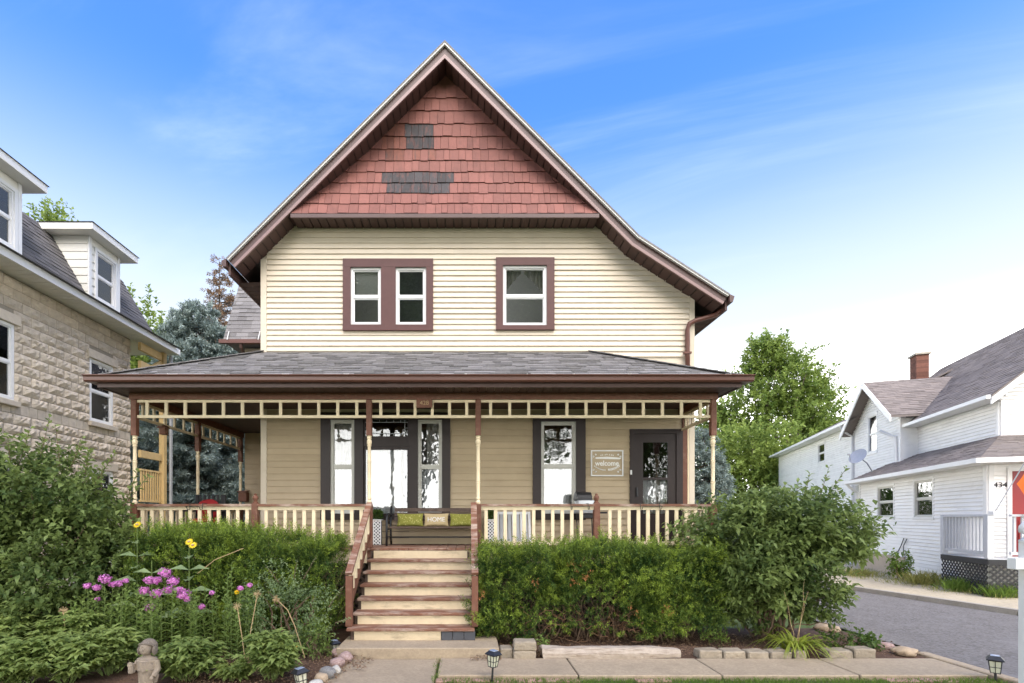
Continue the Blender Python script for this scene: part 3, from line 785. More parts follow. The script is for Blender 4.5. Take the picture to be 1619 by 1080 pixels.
band(0.0285, 0.052, YR - .045, YR + .005).build('drip_edge', 'white_metal', roof)
band(0.046, 0.21, YR + .006, YR + .045).build('rake_fascia', 'brown_metal', roof)
band(0.165, 0.215, YR - .018, YR + .0055).build('rake_moulding', 'brown_mauve', roof)
# soffit panels along the rakes
sa, sb = offset_line(RL, 0.196), offset_line(RL, 0.211)
for i in range(3):
    A0, A1 = Vector(sa[i]), Vector(sa[i + 1]); n = int((A1 - A0).length / .172)
    B0, B1 = Vector(sb[i]), Vector(sb[i + 1])
    for k in range(n):
        t0, t1 = (k + .06) / n, (k + 1 - .06) / n
        MB().prism([tuple(B0.lerp(B1, t0)), tuple(B0.lerp(B1, t1)), tuple(A0.lerp(A1, t1)), tuple(A0.lerp(A1, t0))], YR + .046, YW - .002).build('soffit_panel', 'brown_soffit', roof)
band(0.15, 0.192, YR + .046, YB + .2).build('roof_deck', 'dark_trim', roof)
# eave gutters running back
for (ex, ez, s) in ((RL[0][0], RL[0][1], -1), (RL[3][0], RL[3][1], 1)):
    mb = MB()
    mb.prism([(ex, ez - .15), (ex + s * .06, ez - .15), (ex + s * .09, ez - .045), (ex + s * .0, ez - .006)][::s], YR - .04, YB)
    mb.build('eave_gutter', 'brown_metal', roof)
    wx = XL if s < 0 else XR
    mb = MB().box(min(ex, ex - s * .04), max(ex, ex - s * .04), YR + .05, YB, ez - .27, ez - .05)
    mb.build('eave_fascia', 'brown_metal', roof)
    mb = MB()
    n = 50; st = (YB - YW) / n
    for k in range(n):
        z0 = ez - .26; zw = z0 + .12
        y0_, y1_ = YW + k * st + .006, YW + (k + 1) * st - .006
        mb.add([(ex - s * .04, y0_, z0), (ex - s * .04, y1_, z0), (wx, y1_, z0 + .02), (wx, y0_, z0 + .02)], [(0, 1, 2, 3)])
    so = mb.build('eave_soffit', 'brown_soffit', roof); so['kind'] = 'stuff'
# downspout on the right corner
xd = PX(1087, YW - .06)
MB().tube([P(1146, 476, 9.5), P(1143, 490, 9.5), P(1132, 498, 9.52), P(1100, 507, 9.56), P(1090, 512, 9.58), P(1087, 522, 9.585)] + [(xd, 9.585, PZ(540, 9.585)), (xd, 9.585, 4.46)], 0.045, 8).build('downspout', 'brown_gutter', house, smooth=True)
box('downspout_strap', 'brown_gutter', house, xd - .085, xd + .055, 9.53, 9.6, PZ(560, 9.58), PZ(557, 9.58))

# ---- rear wing on the left
YG = 12.4
wing = MB().box(-5.54, XL - .001, YG, 16.5, 0, 6.02)
wing = wing.build('wing_wall', 'siding_cream', house)
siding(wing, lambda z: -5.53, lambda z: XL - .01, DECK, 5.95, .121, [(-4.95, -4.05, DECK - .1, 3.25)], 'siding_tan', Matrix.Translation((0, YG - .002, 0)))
wd = box('wing_door', 'dark_trim', house, -4.98, -4.02, YG - .05, YG - .003, DECK, 3.28)
box('pane', 'window_glass_dark', wd, -4.80, -4.2, YG - .062, YG - .051, 2.1, 3.1)
def tabs(name, m, parent, o, u, v, umin, umax, vlen, expo, wmin, wmax, seed, th=.012, vis=0.0):
    """overlapping roof shingle tabs in one mesh: o origin, u along the eave, v up the slope"""
    r = random.Random(seed)
    o = Vector(o); u = Vector(u).normalized(); v = Vector(v).normalized(); nrm = u.cross(v).normalized()
    if nrm.z < 0: nrm = -nrm
    mb = MB(); rows_ = int(vlen / expo)
    for j in range(rows_ + 1):
        v0 = j * expo; v1 = min(v0 + expo * 1.15, vlen)
        if v1 - v0 < .02: continue
        x = umin(v0) - r.uniform(0, wmax); e = umax(v0)
        while x < e:
            w = r.uniform(wmin, wmax); a0 = max(x, umin(v0)); a1 = min(x + w - .004, e); x += w
            if a1 - a0 < .01: continue
            t0 = min(max(a0, umin(v1)), umax(v1)); t1 = max(min(a1, umax(v1)), umin(v1))
            k = th * r.choice([1, 1, 1.7]); d = r.uniform(-.006, .006)
            p = [o + u * a0 + v * (v0 + d) + nrm * .001, o + u * a1 + v * (v0 + d) + nrm * .001, o + u * t1 + v * v1 + nrm * .001, o + u * t0 + v * v1 + nrm * .001]
            qv = [p[0] + nrm * k, p[1] + nrm * k, p[2] + nrm * .003, p[3] + nrm * .003]
            mb.add(p[:2] + qv, [(0, 1, 3, 2), (2, 3, 4, 5)])
    ob = mb.build(name, m, parent); ob['kind'] = 'stuff'
    return ob
we = (P(352, 538, 12.0)); 
wr = MB().add([(-5.89, 12.0, 6.06), (XL - .002, 12.0, 6.06), (XL - .002, 13.55, 9.2), (-5.89, 13.55, 9.2), (-5.89, 15.1, 6.06), (XL - .002, 15.1, 6.06)], [(0, 1, 2, 3), (3, 2, 5, 4), (0, 3, 4), (1, 5, 2), (0, 4, 5, 1)])
wr = wr.build('wing_roof', 'asphalt_shingle', house)
tabs('shingle_courses', 'asphalt_shingle', wr, (-5.89, 12.0, 6.06), (1, 0, 0), (0, 1.55, 3.14), lambda v: 0, lambda v: 5.89 + XL - .004, 3.45, .135, .16, .34, 3)
box('wing_gutter', 'brown_gutter', house, -5.93, XL - .01, 11.88, 11.99, 5.98, 6.07)
for px in (359, 408):
    MB().beam(P(px, 537, 11.87), P(px + 3, 524, 12.1), .02, .012).build('gutter_strap', 'white_metal', house)
MB().tube([P(381, 541, 11.93), P(381, 549, 11.95), P(385, 560, 12.2), P(388, 566, 12.33)], .04, 8).build('wing_downspout', 'brown_metal', house)

# ---- porch roof
ZE = 4.05
EY, EXL, EXR = 7.92, -5.88, 4.34
ZT = 5.01
TL, TR = (XL, YW, ZT), (2.38, YW, ZT)
pr = MB()
A = [(EXL, EY, ZE), (EXR, EY, ZE), TR, TL, (EXL, 12.4, ZE), (XL, 12.4, ZT), (EXR, YW, ZE)]
b_ = [(x, yy, ZE - .05) for x, yy in ((EXL, EY), (EXR, EY), (EXR, YW), (XL, YW), (XL, 12.4), (EXL, 12.4))]
pr.add(A, [(0, 1, 2, 3), (0, 3, 5, 4), (1, 6, 2)])
pr.add([A[0], A[1], b_[0], b_[1]], [(0, 2, 3, 1)]); pr.add([A[0], A[4], b_[0], b_[5]], [(0, 1, 3, 2)]); pr.add([A[1], A[6], b_[1], b_[2]], [(0, 2, 3, 1)])
porch_roof = pr.build('porch_roof', 'asphalt_shingle', house)
vl = math.hypot(YW - EY, ZT - ZE)
tabs('shingle_courses', 'asphalt_shingle', porch_roof, (0, EY, ZE), (1, 0, 0), (0, YW - EY, ZT - ZE), lambda v: EXL + (XL - EXL) * v / vl, lambda v: EXR + (2.38 - EXR) * v / vl, vl - .01, .128, .14, .34, 4, .014)
hp = MB()
for a, b in (((EXL, EY, ZE), TL), ((EXR, EY, ZE), TR)):
    a = Vector(a); b = Vector(b); n = 16
    for k in range(n): hp.beam(a.lerp(b, k / n) + Vector((0, 0, .02)), a.lerp(b, (k + 1.1) / n) + Vector((0, 0, .012)), .2, .014)
hp = hp.build('hip_cap', 'asphalt_shingle', porch_roof); hp['kind'] = 'stuff'
box('drip_edge', 'white_metal', porch_roof, EXL + .03, EXR - .03, EY - .022, EY - .001, ZE - .026, ZE + .006)
gp = [(-.13, -.015), (-.115, -.015), (-.10, -.035), (-.095, -.085), (-.075, -.105), (.0, -.105), (.0, -.012), (-.012, -.012), (-.012, -.09), (-.07, -.09), (-.083, -.075), (-.09, -.03), (-.105, -.005), (-.13, -.005)]
def gutter(a, b, out, name='porch_gutter'):
    a = Vector(a); b = Vector(b); o_ = Vector(out); mb = MB(); n = len(gp)
    v = [p_ + o_ * (-dx) + Vector((0, 0, dz)) for p_ in (a, b) for dx, dz in gp]
    mb.add(v, [(i, (i + 1) % n, n + (i + 1) % n, n + i) for i in range(n)] + [(0, 1, 2, 3, 4, 5, 6), tuple(n + i for i in (6, 5, 4, 3, 2, 1, 0))])
    return mb.build(name, 'brown_gutter', porch_roof)
ge = .13
gutter((EXL - ge, EY - .024, ZE), (EXR + ge, EY - .024, ZE), (0, -1, 0))
gutter((EXL - .024, 12.3, ZE), (EXL - .024, EY - .02, ZE), (-1, 0, 0)); gutter((EXR + .024, EY - .02, ZE), (EXR + .024, YW, ZE), (1, 0, 0))
for px in (268, 352, 448, 545, 641, 735, 833, 907, 996, 1079, 1153):
    xx = PX(px, EY - .1)
    MB().beam((xx, EY - .15, ZE + .0), (xx + .025, EY + .06, ZE + .06), .016, .012).build('gutter_strap', 'white_metal', porch_roof)
# soffit, fascia, ceiling, beams
ZS = 3.895
for b in ((EXL, EXR, EY, EY + .03), (EXL, EXL + .03, EY + .03, 12.3), (EXR - .03, EXR, EY + .03, YW - .03)):
    box('porch_fascia', 'brown_metal', porch_roof, b[0], b[1], b[2], b[3], ZS - .012, ZE - .051)
x = EXL + .04; n = 76; st = (EXR - EXL - .08) / n
for i in range(n):
    box('soffit_panel', 'brown_soffit', porch_roof, x + i * st + .004, x + (i + 1) * st - .004, EY + .031, YP - .08, ZS, ZS + .012)
for (x0, x1, yend) in ((EXL + .031, XPL - .08, 12.3), (XPR + .08, EXR - .031, YW - .03)):
    n = int((yend - YP + .08) / .14); st = (yend - YP + .078) / n
    for i in range(n): box('soffit_panel', 'brown_soffit', porch_roof, x0, x1, YP - .078 + i * st + .004, YP - .078 + (i + 1) * st - .004, ZS, ZS + .012)
cl = MB().box(XPL - .07, XPR + .07, YP - .07, YW - .002, ZS + .02, ZS + .035).box(XPL - .07, XL - .002, YW - .001, 12.39, ZS + .021, ZS + .036)
cl.build('porch_ceiling', 'brown_soffit', porch_roof)
BZ0 = 3.795
for b in ((XPL - .06, XPR + .06, YP - .06, YP + .06), (XPL - .06, XPL + .06, YP + .061, 12.38), (XPR - .06, XPR + .06, YP + .061, YW - .002)):
    box('porch_beam', 'brown_wood', house, b[0], b[1], b[2], b[3], BZ0, ZS + .018)
# posts with turned shafts
ZQ, ZRAIL = 3.19, 2.045
def post(x, y, low=True, zr=ZRAIL):
    mb = MB().bbox(x - .046, x + .046, y - .046, y + .046, ZQ, BZ0 - .001, .006)
    po = mb.build('porch_post', 'brown_wood', house)
    if low: MB().bbox(x - .052, x + .052, y - .052, y + .052, DECK + .001, zr, .006).build('post_base', 'brown_wood', po)
    H = ZQ - zr
    pf = [(.030, 0), (.038, .012), (.040, .03), (.030, .045), (.026, .06), (.036, .075), (.036, .09), (.027, .105), (.030, .20), (.034, .30), (.038, .315), (.029, .325), (.036, .335), (.030, .345),
          (.031, .47), (.033, .60), (.038, .615), (.029, .625), (.037, .635), (.030, .65), (.029, .76), (.028, .84), (.039, .855), (.028, .868), (.039, .880), (.042, .905), (.042, .93), (.030, .945), (.040, .96), (.034, .98), (.044, 1.0)]
    s = MB().lathe([(r_, t_ * H) for r_, t_ in pf], (x, y, zr + .0005), 14).build('turned_shaft', 'paint_cream', po)
    smooth_by_angle(s, 35)
    return po
XS0, XS1 = -1.66, 0.17
for x in (XPL, XS0, XS1, XPR): post(x, YP)
post(XPL, 10.36); post(XPL, 12.30)
# frieze of rails and spindles
def frieze(a, b):
    a = Vector(a); b = Vector(b); d = (b - a); ln = d.length; d.normalize(); up = Vector((0, 0, 1))
    mb = MB()
    for zc, hgt in ((3.772, .044), (3.512, .046)): mb.beam(a + up * zc, b + up * zc, .035, hgt)
    f = mb.build('frieze_rail', 'paint_cream', house)
    n = max(1, int(round(ln / .312)))
    for i in range(n):
        p = a + d * (ln * (i + .5) / n)
        MB().beam(p + up * 3.5355, p + up * 3.7495, .048, .028, d.cross(up)).build('spindle', 'paint_cream', f)
e = .048
for a, b in ((XPL, XS0), (XS0, XS1), (XS1, XPR)): frieze((a + e, YP, 0), (b - e, YP, 0))
frieze((XPL, YP + e, 0), (XPL, 10.36 - e, 0)); frieze((XPL, 10.36 + e, 0), (XPL, 12.3 - e, 0)); frieze((XPR, YP + e, 0), (XPR, YW - .05, 0))
# railing
def railing(a, b, newel=None):
    a = Vector(a); b = Vector(b); d = b - a; ln = d.length; d.normalize(); up = Vector((0, 0, 1))
    c = MB().beam(a + up * (ZRAIL - .021), b + up * (ZRAIL - .021), .105, .042).build('rail_cap', 'brown_wood_worn', house)
    MB().beam(a + up * (ZRAIL - .070), b + up * (ZRAIL - .070), .045, .055).build('sub_rail', 'paint_cream', c)
    MB().beam(a + up * (DECK + .075), b + up * (DECK + .075), .045, .06).build('foot_rail', 'paint_cream', c)
    n = int(round(ln / .158))
    for i in range(n):
        p = a + d * (ln * (i + .5) / n)
        if newel is not None and abs((p - Vector(newel)).length) < .10: continue
        w = .056 + rnd.uniform(-.003, .003)
        MB().beam(p + up * (DECK + .1055), p + up * (ZRAIL - .098), w, .03, d.cross(up)).build('baluster', 'paint_cream', c)
    if newel is not None:
        x, yv = newel[0], newel[1]
        nw = MB().bbox(x - .05, x + .05, yv - .054, yv + .054, DECK + .001, ZRAIL + .012, .006).build('newel', 'brown_wood', house)
        s = MB().lathe([(.045, 0), (.045, .018), (.028, .03), (.032, .05), (.044, .075), (.046, .095), (.040, .118), (.020, .135), (.026, .15), (.012, .165)], (x, yv, ZRAIL + .0125), 14).build('finial', 'brown_wood', nw)
        smooth_by_angle(s, 40)
e = .053
railing((XPL + e, YP, 0), (XS0 - e, YP, 0), (PX(404, YP), YP, 0)); railing((XS1 + e, YP, 0), (XPR - e, YP, 0), (PX(943, YP), YP, 0))
railing((XPL, YP + e, 0), (XPL, 10.36 - e, 0)); railing((XPL, 10.36 + e, 0), (XPL, 12.3 - e, 0)); railing((XPR, YP + e, 0), (XPR, YW - .05, 0))
# deck boards
deck = MB().box(XPL - .10, XPR + .08, 8.32, YW - .002, DECK - .16, DECK - .04).box(XPL - .10, XL, YW - .001, 12.38, DECK - .161, DECK - .041).build('porch_floor', 'brown_wood', house)
x = XPL - .13
while x < XPR + .10:
    x1 = x + .158; yb = 12.38 if x1 < XL - .1 else YW - .032
    MB().bbox(x + .003, min(x1, XPR + .11) - .003, 8.28 + rnd.uniform(-.004, .004), yb, DECK - .038, DECK + rnd.uniform(-.002, .0005), .005).build('deck_board', 'brown_wood_worn', deck)
    x = x1
box('rim_board', 'paint_cream_worn', deck, XPL - .09, XS0 - .02, 8.30, 8.319, DECK - .25, DECK - .041)
box('rim_board', 'paint_cream_worn', deck, XS1 + .02, XPR + .07, 8.30, 8.319, DECK - .25, DECK - .041)
# lattice skirt under the porch
for (x0, x1) in ((XPL - .05, XS0 - .06), (XS1 + .06, XPR + .03)):
    mb = MB()
    for k in range(int((x1 - x0 + 1.06) / .12)):
        for sgn in (1, -1):
            xb = x0 - (1.06 if sgn > 0 else 0) + k * .12
            pts_ = [(xb, .0), (xb + sgn * 1.06, 1.06)]
            (ax, az), (bx, bz) = pts_
            t0, t1 = 0, 1
            for lim, op in ((x0, 'min'), (x1, 'max')):
                if (bx - ax) != 0:
                    t = (lim - ax) / (bx - ax)
                    if (op == 'min') == (bx > ax): t0 = max(t0, t)
                    else: t1 = min(t1, t)
            if t1 - t0 < .05: continue
            lerp = lambda t: (ax + (bx - ax) * t, 8.33 + (.008 if sgn > 0 else .017), az + (bz - az) * t)
            mb.beam(lerp(t0), lerp(t1), .035, .008, (0, 1, 0))
    s = mb.build('lattice_skirt', 'bench_wood', house); s['kind'] = 'stuff'
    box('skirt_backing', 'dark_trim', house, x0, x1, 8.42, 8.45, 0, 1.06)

# ---- front steps
RIS = (DECK - .135) / 7
SX0, SX1 = -1.65, 0.065
stairs = MB().box(SX0 + .2, SX1 - .2, 8.0, 8.28, .136, .6).build('stairs', 'bench_wood', house)
for x in (SX0 + .06, SX1 - .06):
    st_ = MB()
    pts_ = [(6.86, .136), (8.27, .136), (8.27, DECK - .05)]
    for k in range(6, 0, -1): pts_ += [(6.86 + .24 * k, .135 + RIS * (k + 1) - .05), (6.86 + .24 * k, .135 + RIS * k - .05)]
    pts_ += [(6.86, .135 + RIS - .05)]
    n = len(pts_)
    v = [(x - .02, a, b) for a, b in pts_] + [(x + .02, a, b) for a, b in pts_]
    st_.add(v, [tuple(range(n - 1, -1, -1)), tuple(range(n, 2 * n))] + [(i, (i + 1) % n, n + (i + 1) % n, n + i) for i in range(n)])
    st_.build('stringer', 'bench_wood', stairs)
for k in range(7):
    yr = 6.84 + .24 * k; z0, z1 = .136 + RIS * k, .135 + RIS * (k + 1) - .045
    if k == 6: z1 = DECK - .042
    if k == 0:
        MB().box(SX0 + .09, PX(697, yr), yr, yr + .02, z0, z1).build('riser', 'paint_cream_worn', stairs)
        for j in range(3):
            a = PX(698, yr) + j * .155
            r_ = MB().bbox(a, a + .150, yr - .012, yr + .02, z0, z1 - .004, .004).build('patch_board', 'patch_grey', stairs)
    else:
        MB().box(SX0 + .085 - .012 * (6 - k) * 0, SX1 - .01, yr, yr + .02, z0, z1).build('riser', 'paint_cream_worn', stairs)
    if k < 6:
        yv = 6.81 + .24 * k; zt_ = .135 + RIS * (k + 1)
        ex = .03 if k == 0 else 0
        t = MB().bbox(SX0 + .02 - ex + rnd.uniform(-.01, .01), SX1 - .005 + ex, yv, yv + .285, zt_ - .044, zt_ + rnd.uniform(-.003, .002), .009).build('tread', 'brown_wood_worn', stairs)
def stair_rail(x, wide):
    a, b = Vector((x, 8.36, ZRAIL + .01)), Vector((x, 6.90, 1.035))
    c = MB().beam(a, b, .095, .042).build('stair_handrail', 'brown_wood_worn', house)
    dn = Vector((0, 0, -.62))
    MB().beam(Vector((x, 8.34, 1.55)), Vector((x, 6.99, .60)), .045, .085).build('stair_foot_rail', 'brown_wood', c)
    for k in range(8):
        t = (k + .5) / 8; p = a.lerp(b, t); zb = 1.60 + (.62 - 1.60) * t
        MB().beam((p.x, p.y, zb), (p.x, p.y, p.z - .024), .03, .055, (0, 1, 0)).build('baluster', 'paint_cream', c)
    n = MB().bbox(x - .046, x + .046, 6.90, 6.992, .136 + RIS + .001, 1.005, .006).build('stair_newel', 'brown_wood', house)
stair_rail(SX0 + .0, .1); stair_rail(SX1 + .03, .1)
# house number board on the porch beam
nb = box('number_board', 'brown_wood', house, PX(658.5, 8.33), PX(683.5, 8.33), 8.30, 8.338, PZ(645, 8.33), PZ(630.5, 8.33))
text_obj('house_number', '428', 'dead_stem', nb, (PX(671, 8.3), 8.297, PZ(637.3, 8.3)), .10, .002)
# ------------------------------------------------------------------ stone house on the left
XN = -8.8
Y0N, Y1N = 5.6, 13.0
nl = thing('stone_house', (-11, 10, 0), 'tan rock faced block house with grey mansard roof and white dormers', 'house')
ML = Matrix(((0, -1, 0, XN), (1, 0, 0, 0), (0, 0, 1, 0), (0, 0, 0, 1)))      # local x -> +Y, outside -> +X
ch = 0.2015
def block_mesh(length, hgt, seed, rough=True, nx=7, nz=4):
    r = random.Random(seed); mb = MB(); g_ = .006
    for j in range(nz + 1):
        for i in range(nx + 1):
            x = g_ + (length - 2 * g_) * i / nx; z = g_ + (hgt - 2 * g_) * j / nz
            e = min(i, nx - i, j, nz - j)
            if rough:
                d = -.012 if e == 0 else (-.032 - .038 * r.random()) if e > 1 else (-.026 - .034 * r.random())
                if e > 0: x += r.uniform(-.015, .015); z += r.uniform(-.01, .01)
            else: d = -.014
            mb.v.append((x, d, z))
    for j in range(nz):
        for i in range(nx):
            a = j * (nx + 1) + i; mb.f.append((a, a + 1, a + nx + 2, a + nx + 1))
    # returns to the wall
    n0 = len(mb.v); ring = [(g_, g_), (length - g_, g_), (length - g_, hgt - g_), (g_, hgt - g_)]
    for x, z in ring: mb.v.append((x, 0.0, z))
    bl, br, tr_, tl = 0, nx, (nz + 1) * (nx + 1) - 1, nz * (nx + 1)
    mb.f += [(n0, n0 + 1, br, bl), (n0 + 1, n0 + 2, tr_, br), (n0 + 2, n0 + 3, tl, tr_), (n0 + 3, n0, bl, tl)]
    return mb
wins = [(8.95, 9.67, 4.07, 5.54), (11.60, 12.36, 4.07, 5.54), (11.60, 12.36, 1.45, 2.95), (8.95, 9.67, 1.45, 2.95), (6.6, 7.3, 4.07, 5.54)]
wl = wall_cells(MB(), Y0N, Y1N, 0, 6.50, wins, XN - .2, XN + .001, axis='y')
wl = wl.build('block_wall', 'mortar', nl)
meshes = {}
BL = 0.405
def bmesh_for(length, sm, seed):
    key = (round(length, 2), sm, seed)
    if key not in meshes: meshes[key] = block_mesh(length, ch, hash(key) % 9999, not sm, 7 if length > .25 else 4).mesh('block', 'stone_smooth' if sm else 'stone_block')
    return meshes[key]
far = MB(); count = 0
ncs = 32
for j in range(ncs):
    z = j * ch
    band_ = j == 19
    L_ = .2 if band_ else BL
    x = Y0N - (0 if band_ else (BL / 2 if j % 2 else 0))
    holes = [w for w in wins if w[2] < z + ch - .02 and w[3] + ch > z + .02]     # lintel course is left out as well
    segs = []; s0 = Y0N
    for w in sorted(holes): segs.append((s0, w[0] - .0)); s0 = w[1]
    segs.append((s0, Y1N))
    while x < Y1N:
        for a, b in segs:
            p, q_ = max(x, a), min(x + L_, b)
            if q_ - p < .05: continue
            if p > 9.0 and z > 1.0 or (p > 12.3 and z > .4):
                sd = rnd.randrange(5)
                share('block', bmesh_for(q_ - p, band_, sd), wl, (XN + .0012, p, z), R(90)); count += 1
            else:
                far_b = block_mesh(q_ - p, ch, rnd.randrange(99), not band_, 5, 3)
                far.add([tuple(Matrix.Translation((XN + .0012, p, z)) @ Matrix.Rotation(R(90), 4, 'Z') @ Vector(v)) for v in far_b.v], far_b.f)
        x += L_
fb = far.build('block_courses', 'stone_block', wl); fb['kind'] = 'stuff'
for w in wins:
    if w[2] > 3: lint = (w[0] - .10, w[1] + .10)
    else: lint = (w[0] - .10, w[1] + .10)
    MB().bbox(XN + .004, XN + .075, lint[0], lint[1], w[3] + .003, w[3] + ch * .98, .008).build('lintel', 'stone_smooth', nl)
    MB().bbox(XN + .004, XN + .105, w[0] - .06, w[1] + .06, w[2] - .11, w[2] - .003, .008).build('window_sill', 'stone_smooth', nl)
    window(nl, 'window', *w, M=ML, fw=.06, upper='blind' if w[0] > 11 and w[2] > 3 else 'curtain grey', lower='blind' if w[0] > 11 and w[2] > 3 else 'grey')
nb_ = MB().box(-16, XN - .201, Y0N, Y0N + .2, 0, 6.5).box(-16, XN - .201, Y1N - .2, Y1N, 0, 6.5).box(-16.2, -16, Y0N, Y1N, 0, 6.5)
nb_.build('end_wall', 'stone_smooth', nl)
# eave: soffit boards, fascia, mansard
ZEV, XEV, YEV = 6.45, -8.2, 14.24
n = 58; st = (YEV - .03 - 5.2) / n
so = MB()
for i in range(n): so.box(XN + .0, XEV - .03, 5.2 + i * st + .006, 5.2 + (i + 1) * st - .006, ZEV + .012, ZEV + .03)
so.box(-16, XN - .001, Y1N + .002, YEV - .03, ZEV + .0121, ZEV + .0301)
s = so.build('eave_soffit', 'cream_white_siding', nl); s['kind'] = 'stuff'
fs = MB().box(XEV - .03, XEV, 5.2, YEV, ZEV, ZEV + .15).box(-16, XEV - .031, YEV - .03, YEV, ZEV, ZEV + .15)
fs.build('eave_fascia', 'white_vinyl', nl)
def mx(z): return -8.62 - (z - 6.60) / 1.7
ZM = 8.5
mr_ = MB().prism([(-16, 6.60), (mx(6.60) + .5, 6.60), (mx(6.60), 6.63), (mx(ZM), ZM), (-16, ZM + .1)][::1], 5.2, 14.05)
mansard = mr_.build('mansard_roof', 'asphalt_shingle_dark', nl)
vl2 = math.hypot(ZM - 6.62, mx(6.62) - mx(ZM))
tabs('shingle_courses', 'asphalt_shingle_dark', mansard, (mx(6.62) + .004, 5.2, 6.62), (0, 1, 0), (mx(ZM) - mx(6.62), 0, ZM - 6.62), lambda v: 0, lambda v: 8.84, vl2, .13, .2, .36, 11)
MB().prism([(mx(6.60) + .42, 6.601), (XEV - .001, 6.601), (XEV - .001, 6.612), (mx(6.60) + .05, 6.66)], 5.2, YEV).build('eave_apron', 'asphalt_shingle_dark', nl)
def dormer(y0, y1, lilac):
    """white sided dormer: front faces our house (+X), cheeks run back into the mansard"""
    XF = -8.80; zb, zt = 6.70, 8.36
    hole = (y0 + .24, y1 - .17, 7.02, 8.12)
    fr = wall_cells(MB(), y0, y1, zb, zt, [hole], XF - .1, XF, axis='y')
    d = fr.build('dormer', 'cream_white_siding', nl)
    siding(d, lambda z: y0 + .08, lambda z: y1 - .08, zb, zt, .185, [(hole[0] - .03, hole[1] + .03, hole[2] - .03, hole[3] + .03)], 'cream_white_siding', Matrix(((0, -1, 0, XF), (1, 0, 0, 0), (0, 0, 1, 0), (0, 0, 0, 1))))
    for yy in (y0 - .004, y1 - .076): box('corner_board', 'white_vinyl', d, XF - .02, XF + .024, yy, yy + .08, zb, zt)
    # cheek facing the street
    for yy, sg in ((y0, 1), (y1, -1)):
        MB().add([(XF, yy, zb), (mx(zt) - .1, yy, zt), (XF, yy, zt), (XF, yy + sg * .08, zb), (mx(zt) - .1, yy + sg * .08, zt), (XF, yy + sg * .08, zt)],
                 [(0, 2, 1), (3, 4, 5), (0, 1, 4, 3), (1, 2, 5, 4), (2, 0, 3, 5)]).build('cheek', 'cream_white_siding', d)
    k = 9; stp = (zt - zb) / k
    for i in range(k):
        a, b = zb + i * stp, zb + (i + 1) * stp
        MB().hexa([(mx(a) - .03, y0 - .018, a), (XF - .01, y0 - .018, a), (XF - .01, y0 - .001, a), (mx(a) - .03, y0 - .001, a),
                   (mx(b) - .03, y0 - .006, b), (XF - .01, y0 - .006, b), (XF - .01, y0 - .001, b), (mx(b) - .03, y0 - .001, b)]).build('siding_board', 'cream_white_siding', d)
    tw = MB()
    for b in ((hole[0] - .07, hole[0], hole[2] - .07, hole[3] + .07), (hole[1], hole[1] + .07, hole[2] - .07, hole[3] + .07), (hole[0], hole[1], hole[3], hole[3] + .07), (hole[0], hole[1], hole[2] - .07, hole[2])):
        tw.box(XF + .001, XF + .04, b[0], b[1], b[2], b[3])
    tw.build('window_trim', 'white_vinyl', d)
    window(d, 'window', *hole, M=Matrix(((0, -1, 0, XF), (1, 0, 0, 0), (0, 0, 1, 0), (0, 0, 0, 1))), fw=.04, upper='blind_lilac', lower='grey', glass='window_glass')
    # flat hipped cap with deep eaves
    e = .27; xa, xb = mx(8.4) - .3, XF + .30
    z0 = zt + .005
    bx = MB().box(xa, xb, y0 - e, y1 + e, z0, z0 + .02)
    cap = bx.build('dormer_soffit', 'cream_white_siding', d)
    f = MB().box(xb - .02, xb, y0 - e, y1 + e, z0 + .0205, z0 + .15).box(xa, xb - .021, y0 - e, y0 - e + .02, z0 + .0205, z0 + .15).box(xa, xb - .021, y1 + e - .02, y1 + e, z0 + .0205, z0 + .15)
    f.build('dormer_fascia', 'white_vinyl', d)
    zz0 = z0 + .152
    o_ = .03
    rf = MB().add([(xa, y0 - e - o_, zz0), (xb + o_, y0 - e - o_, zz0), (xb + o_, y1 + e + o_, zz0), (xa, y1 + e + o_, zz0), (xa, y0 + .15, zz0 + .26), (xb - .45, y0 + .2, zz0 + .26), (xb - .45, y1 - .2, zz0 + .26), (xa, y1 - .15, zz0 + .26)],
                  [(0, 3, 2, 1), (0, 1, 5, 4), (1, 2, 6, 5), (2, 3, 7, 6), (4, 5, 6, 7), (3, 0, 4, 7)])
    rf.build('dormer_roof', 'asphalt_shingle_dark', d)
dormer(11.58, 12.60, True)
dormer(8.80, 9.83, True)
# rear wooden porch of the stone house
rp = thing('rear_stair_porch', (-8.8, 13.6, 0), 'unpainted yellow pine porch behind the stone house', 'porch')
for (x, y) in ((-8.55, 14.0), (-10.4, 14.0)): MB().bbox(x - .07, x + .07, y - .07, y + .07, -.05, 6.44, .006).build('post', 'pine_lumber', rp)
for z in (6.2, 5.72): MB().box(-8.60, -8.52, Y1N + .02, 13.92, z, z + .2).build('beam', 'pine_lumber', rp)
MB().beam((-8.56, Y1N + .05, 5.6), (-8.56, 13.93, 6.15), .06, .10).build('brace', 'pine_lumber', rp)
for z in (3.40, 2.0): MB().box(-8.60, -8.52, Y1N + .02, 13.92, z, z + .19).build('beam', 'pine_lumber', rp)
dk = MB().box(-10.4, -8.61, Y1N + .02, 14.0, 2.05, 2.16).build('deck', 'pine_lumber', rp)
for z in (3.06, 2.24): MB().box(-8.585, -8.535, Y1N + .02, 13.92, z, z + .045).build('rail', 'pine_lumber', rp)
for k in range(9):
    y = Y1N + .06 + k * .1
    MB().box(-8.575, -8.545, y, y + .035, 2.2855, 3.0595).build('baluster', 'pine_lumber', rp)
MB().tube([(-8.40, 14.12, 6.4), (-8.40, 14.12, .1)], .045, 8).build('drain_pipe', 'grey_metal', rp)
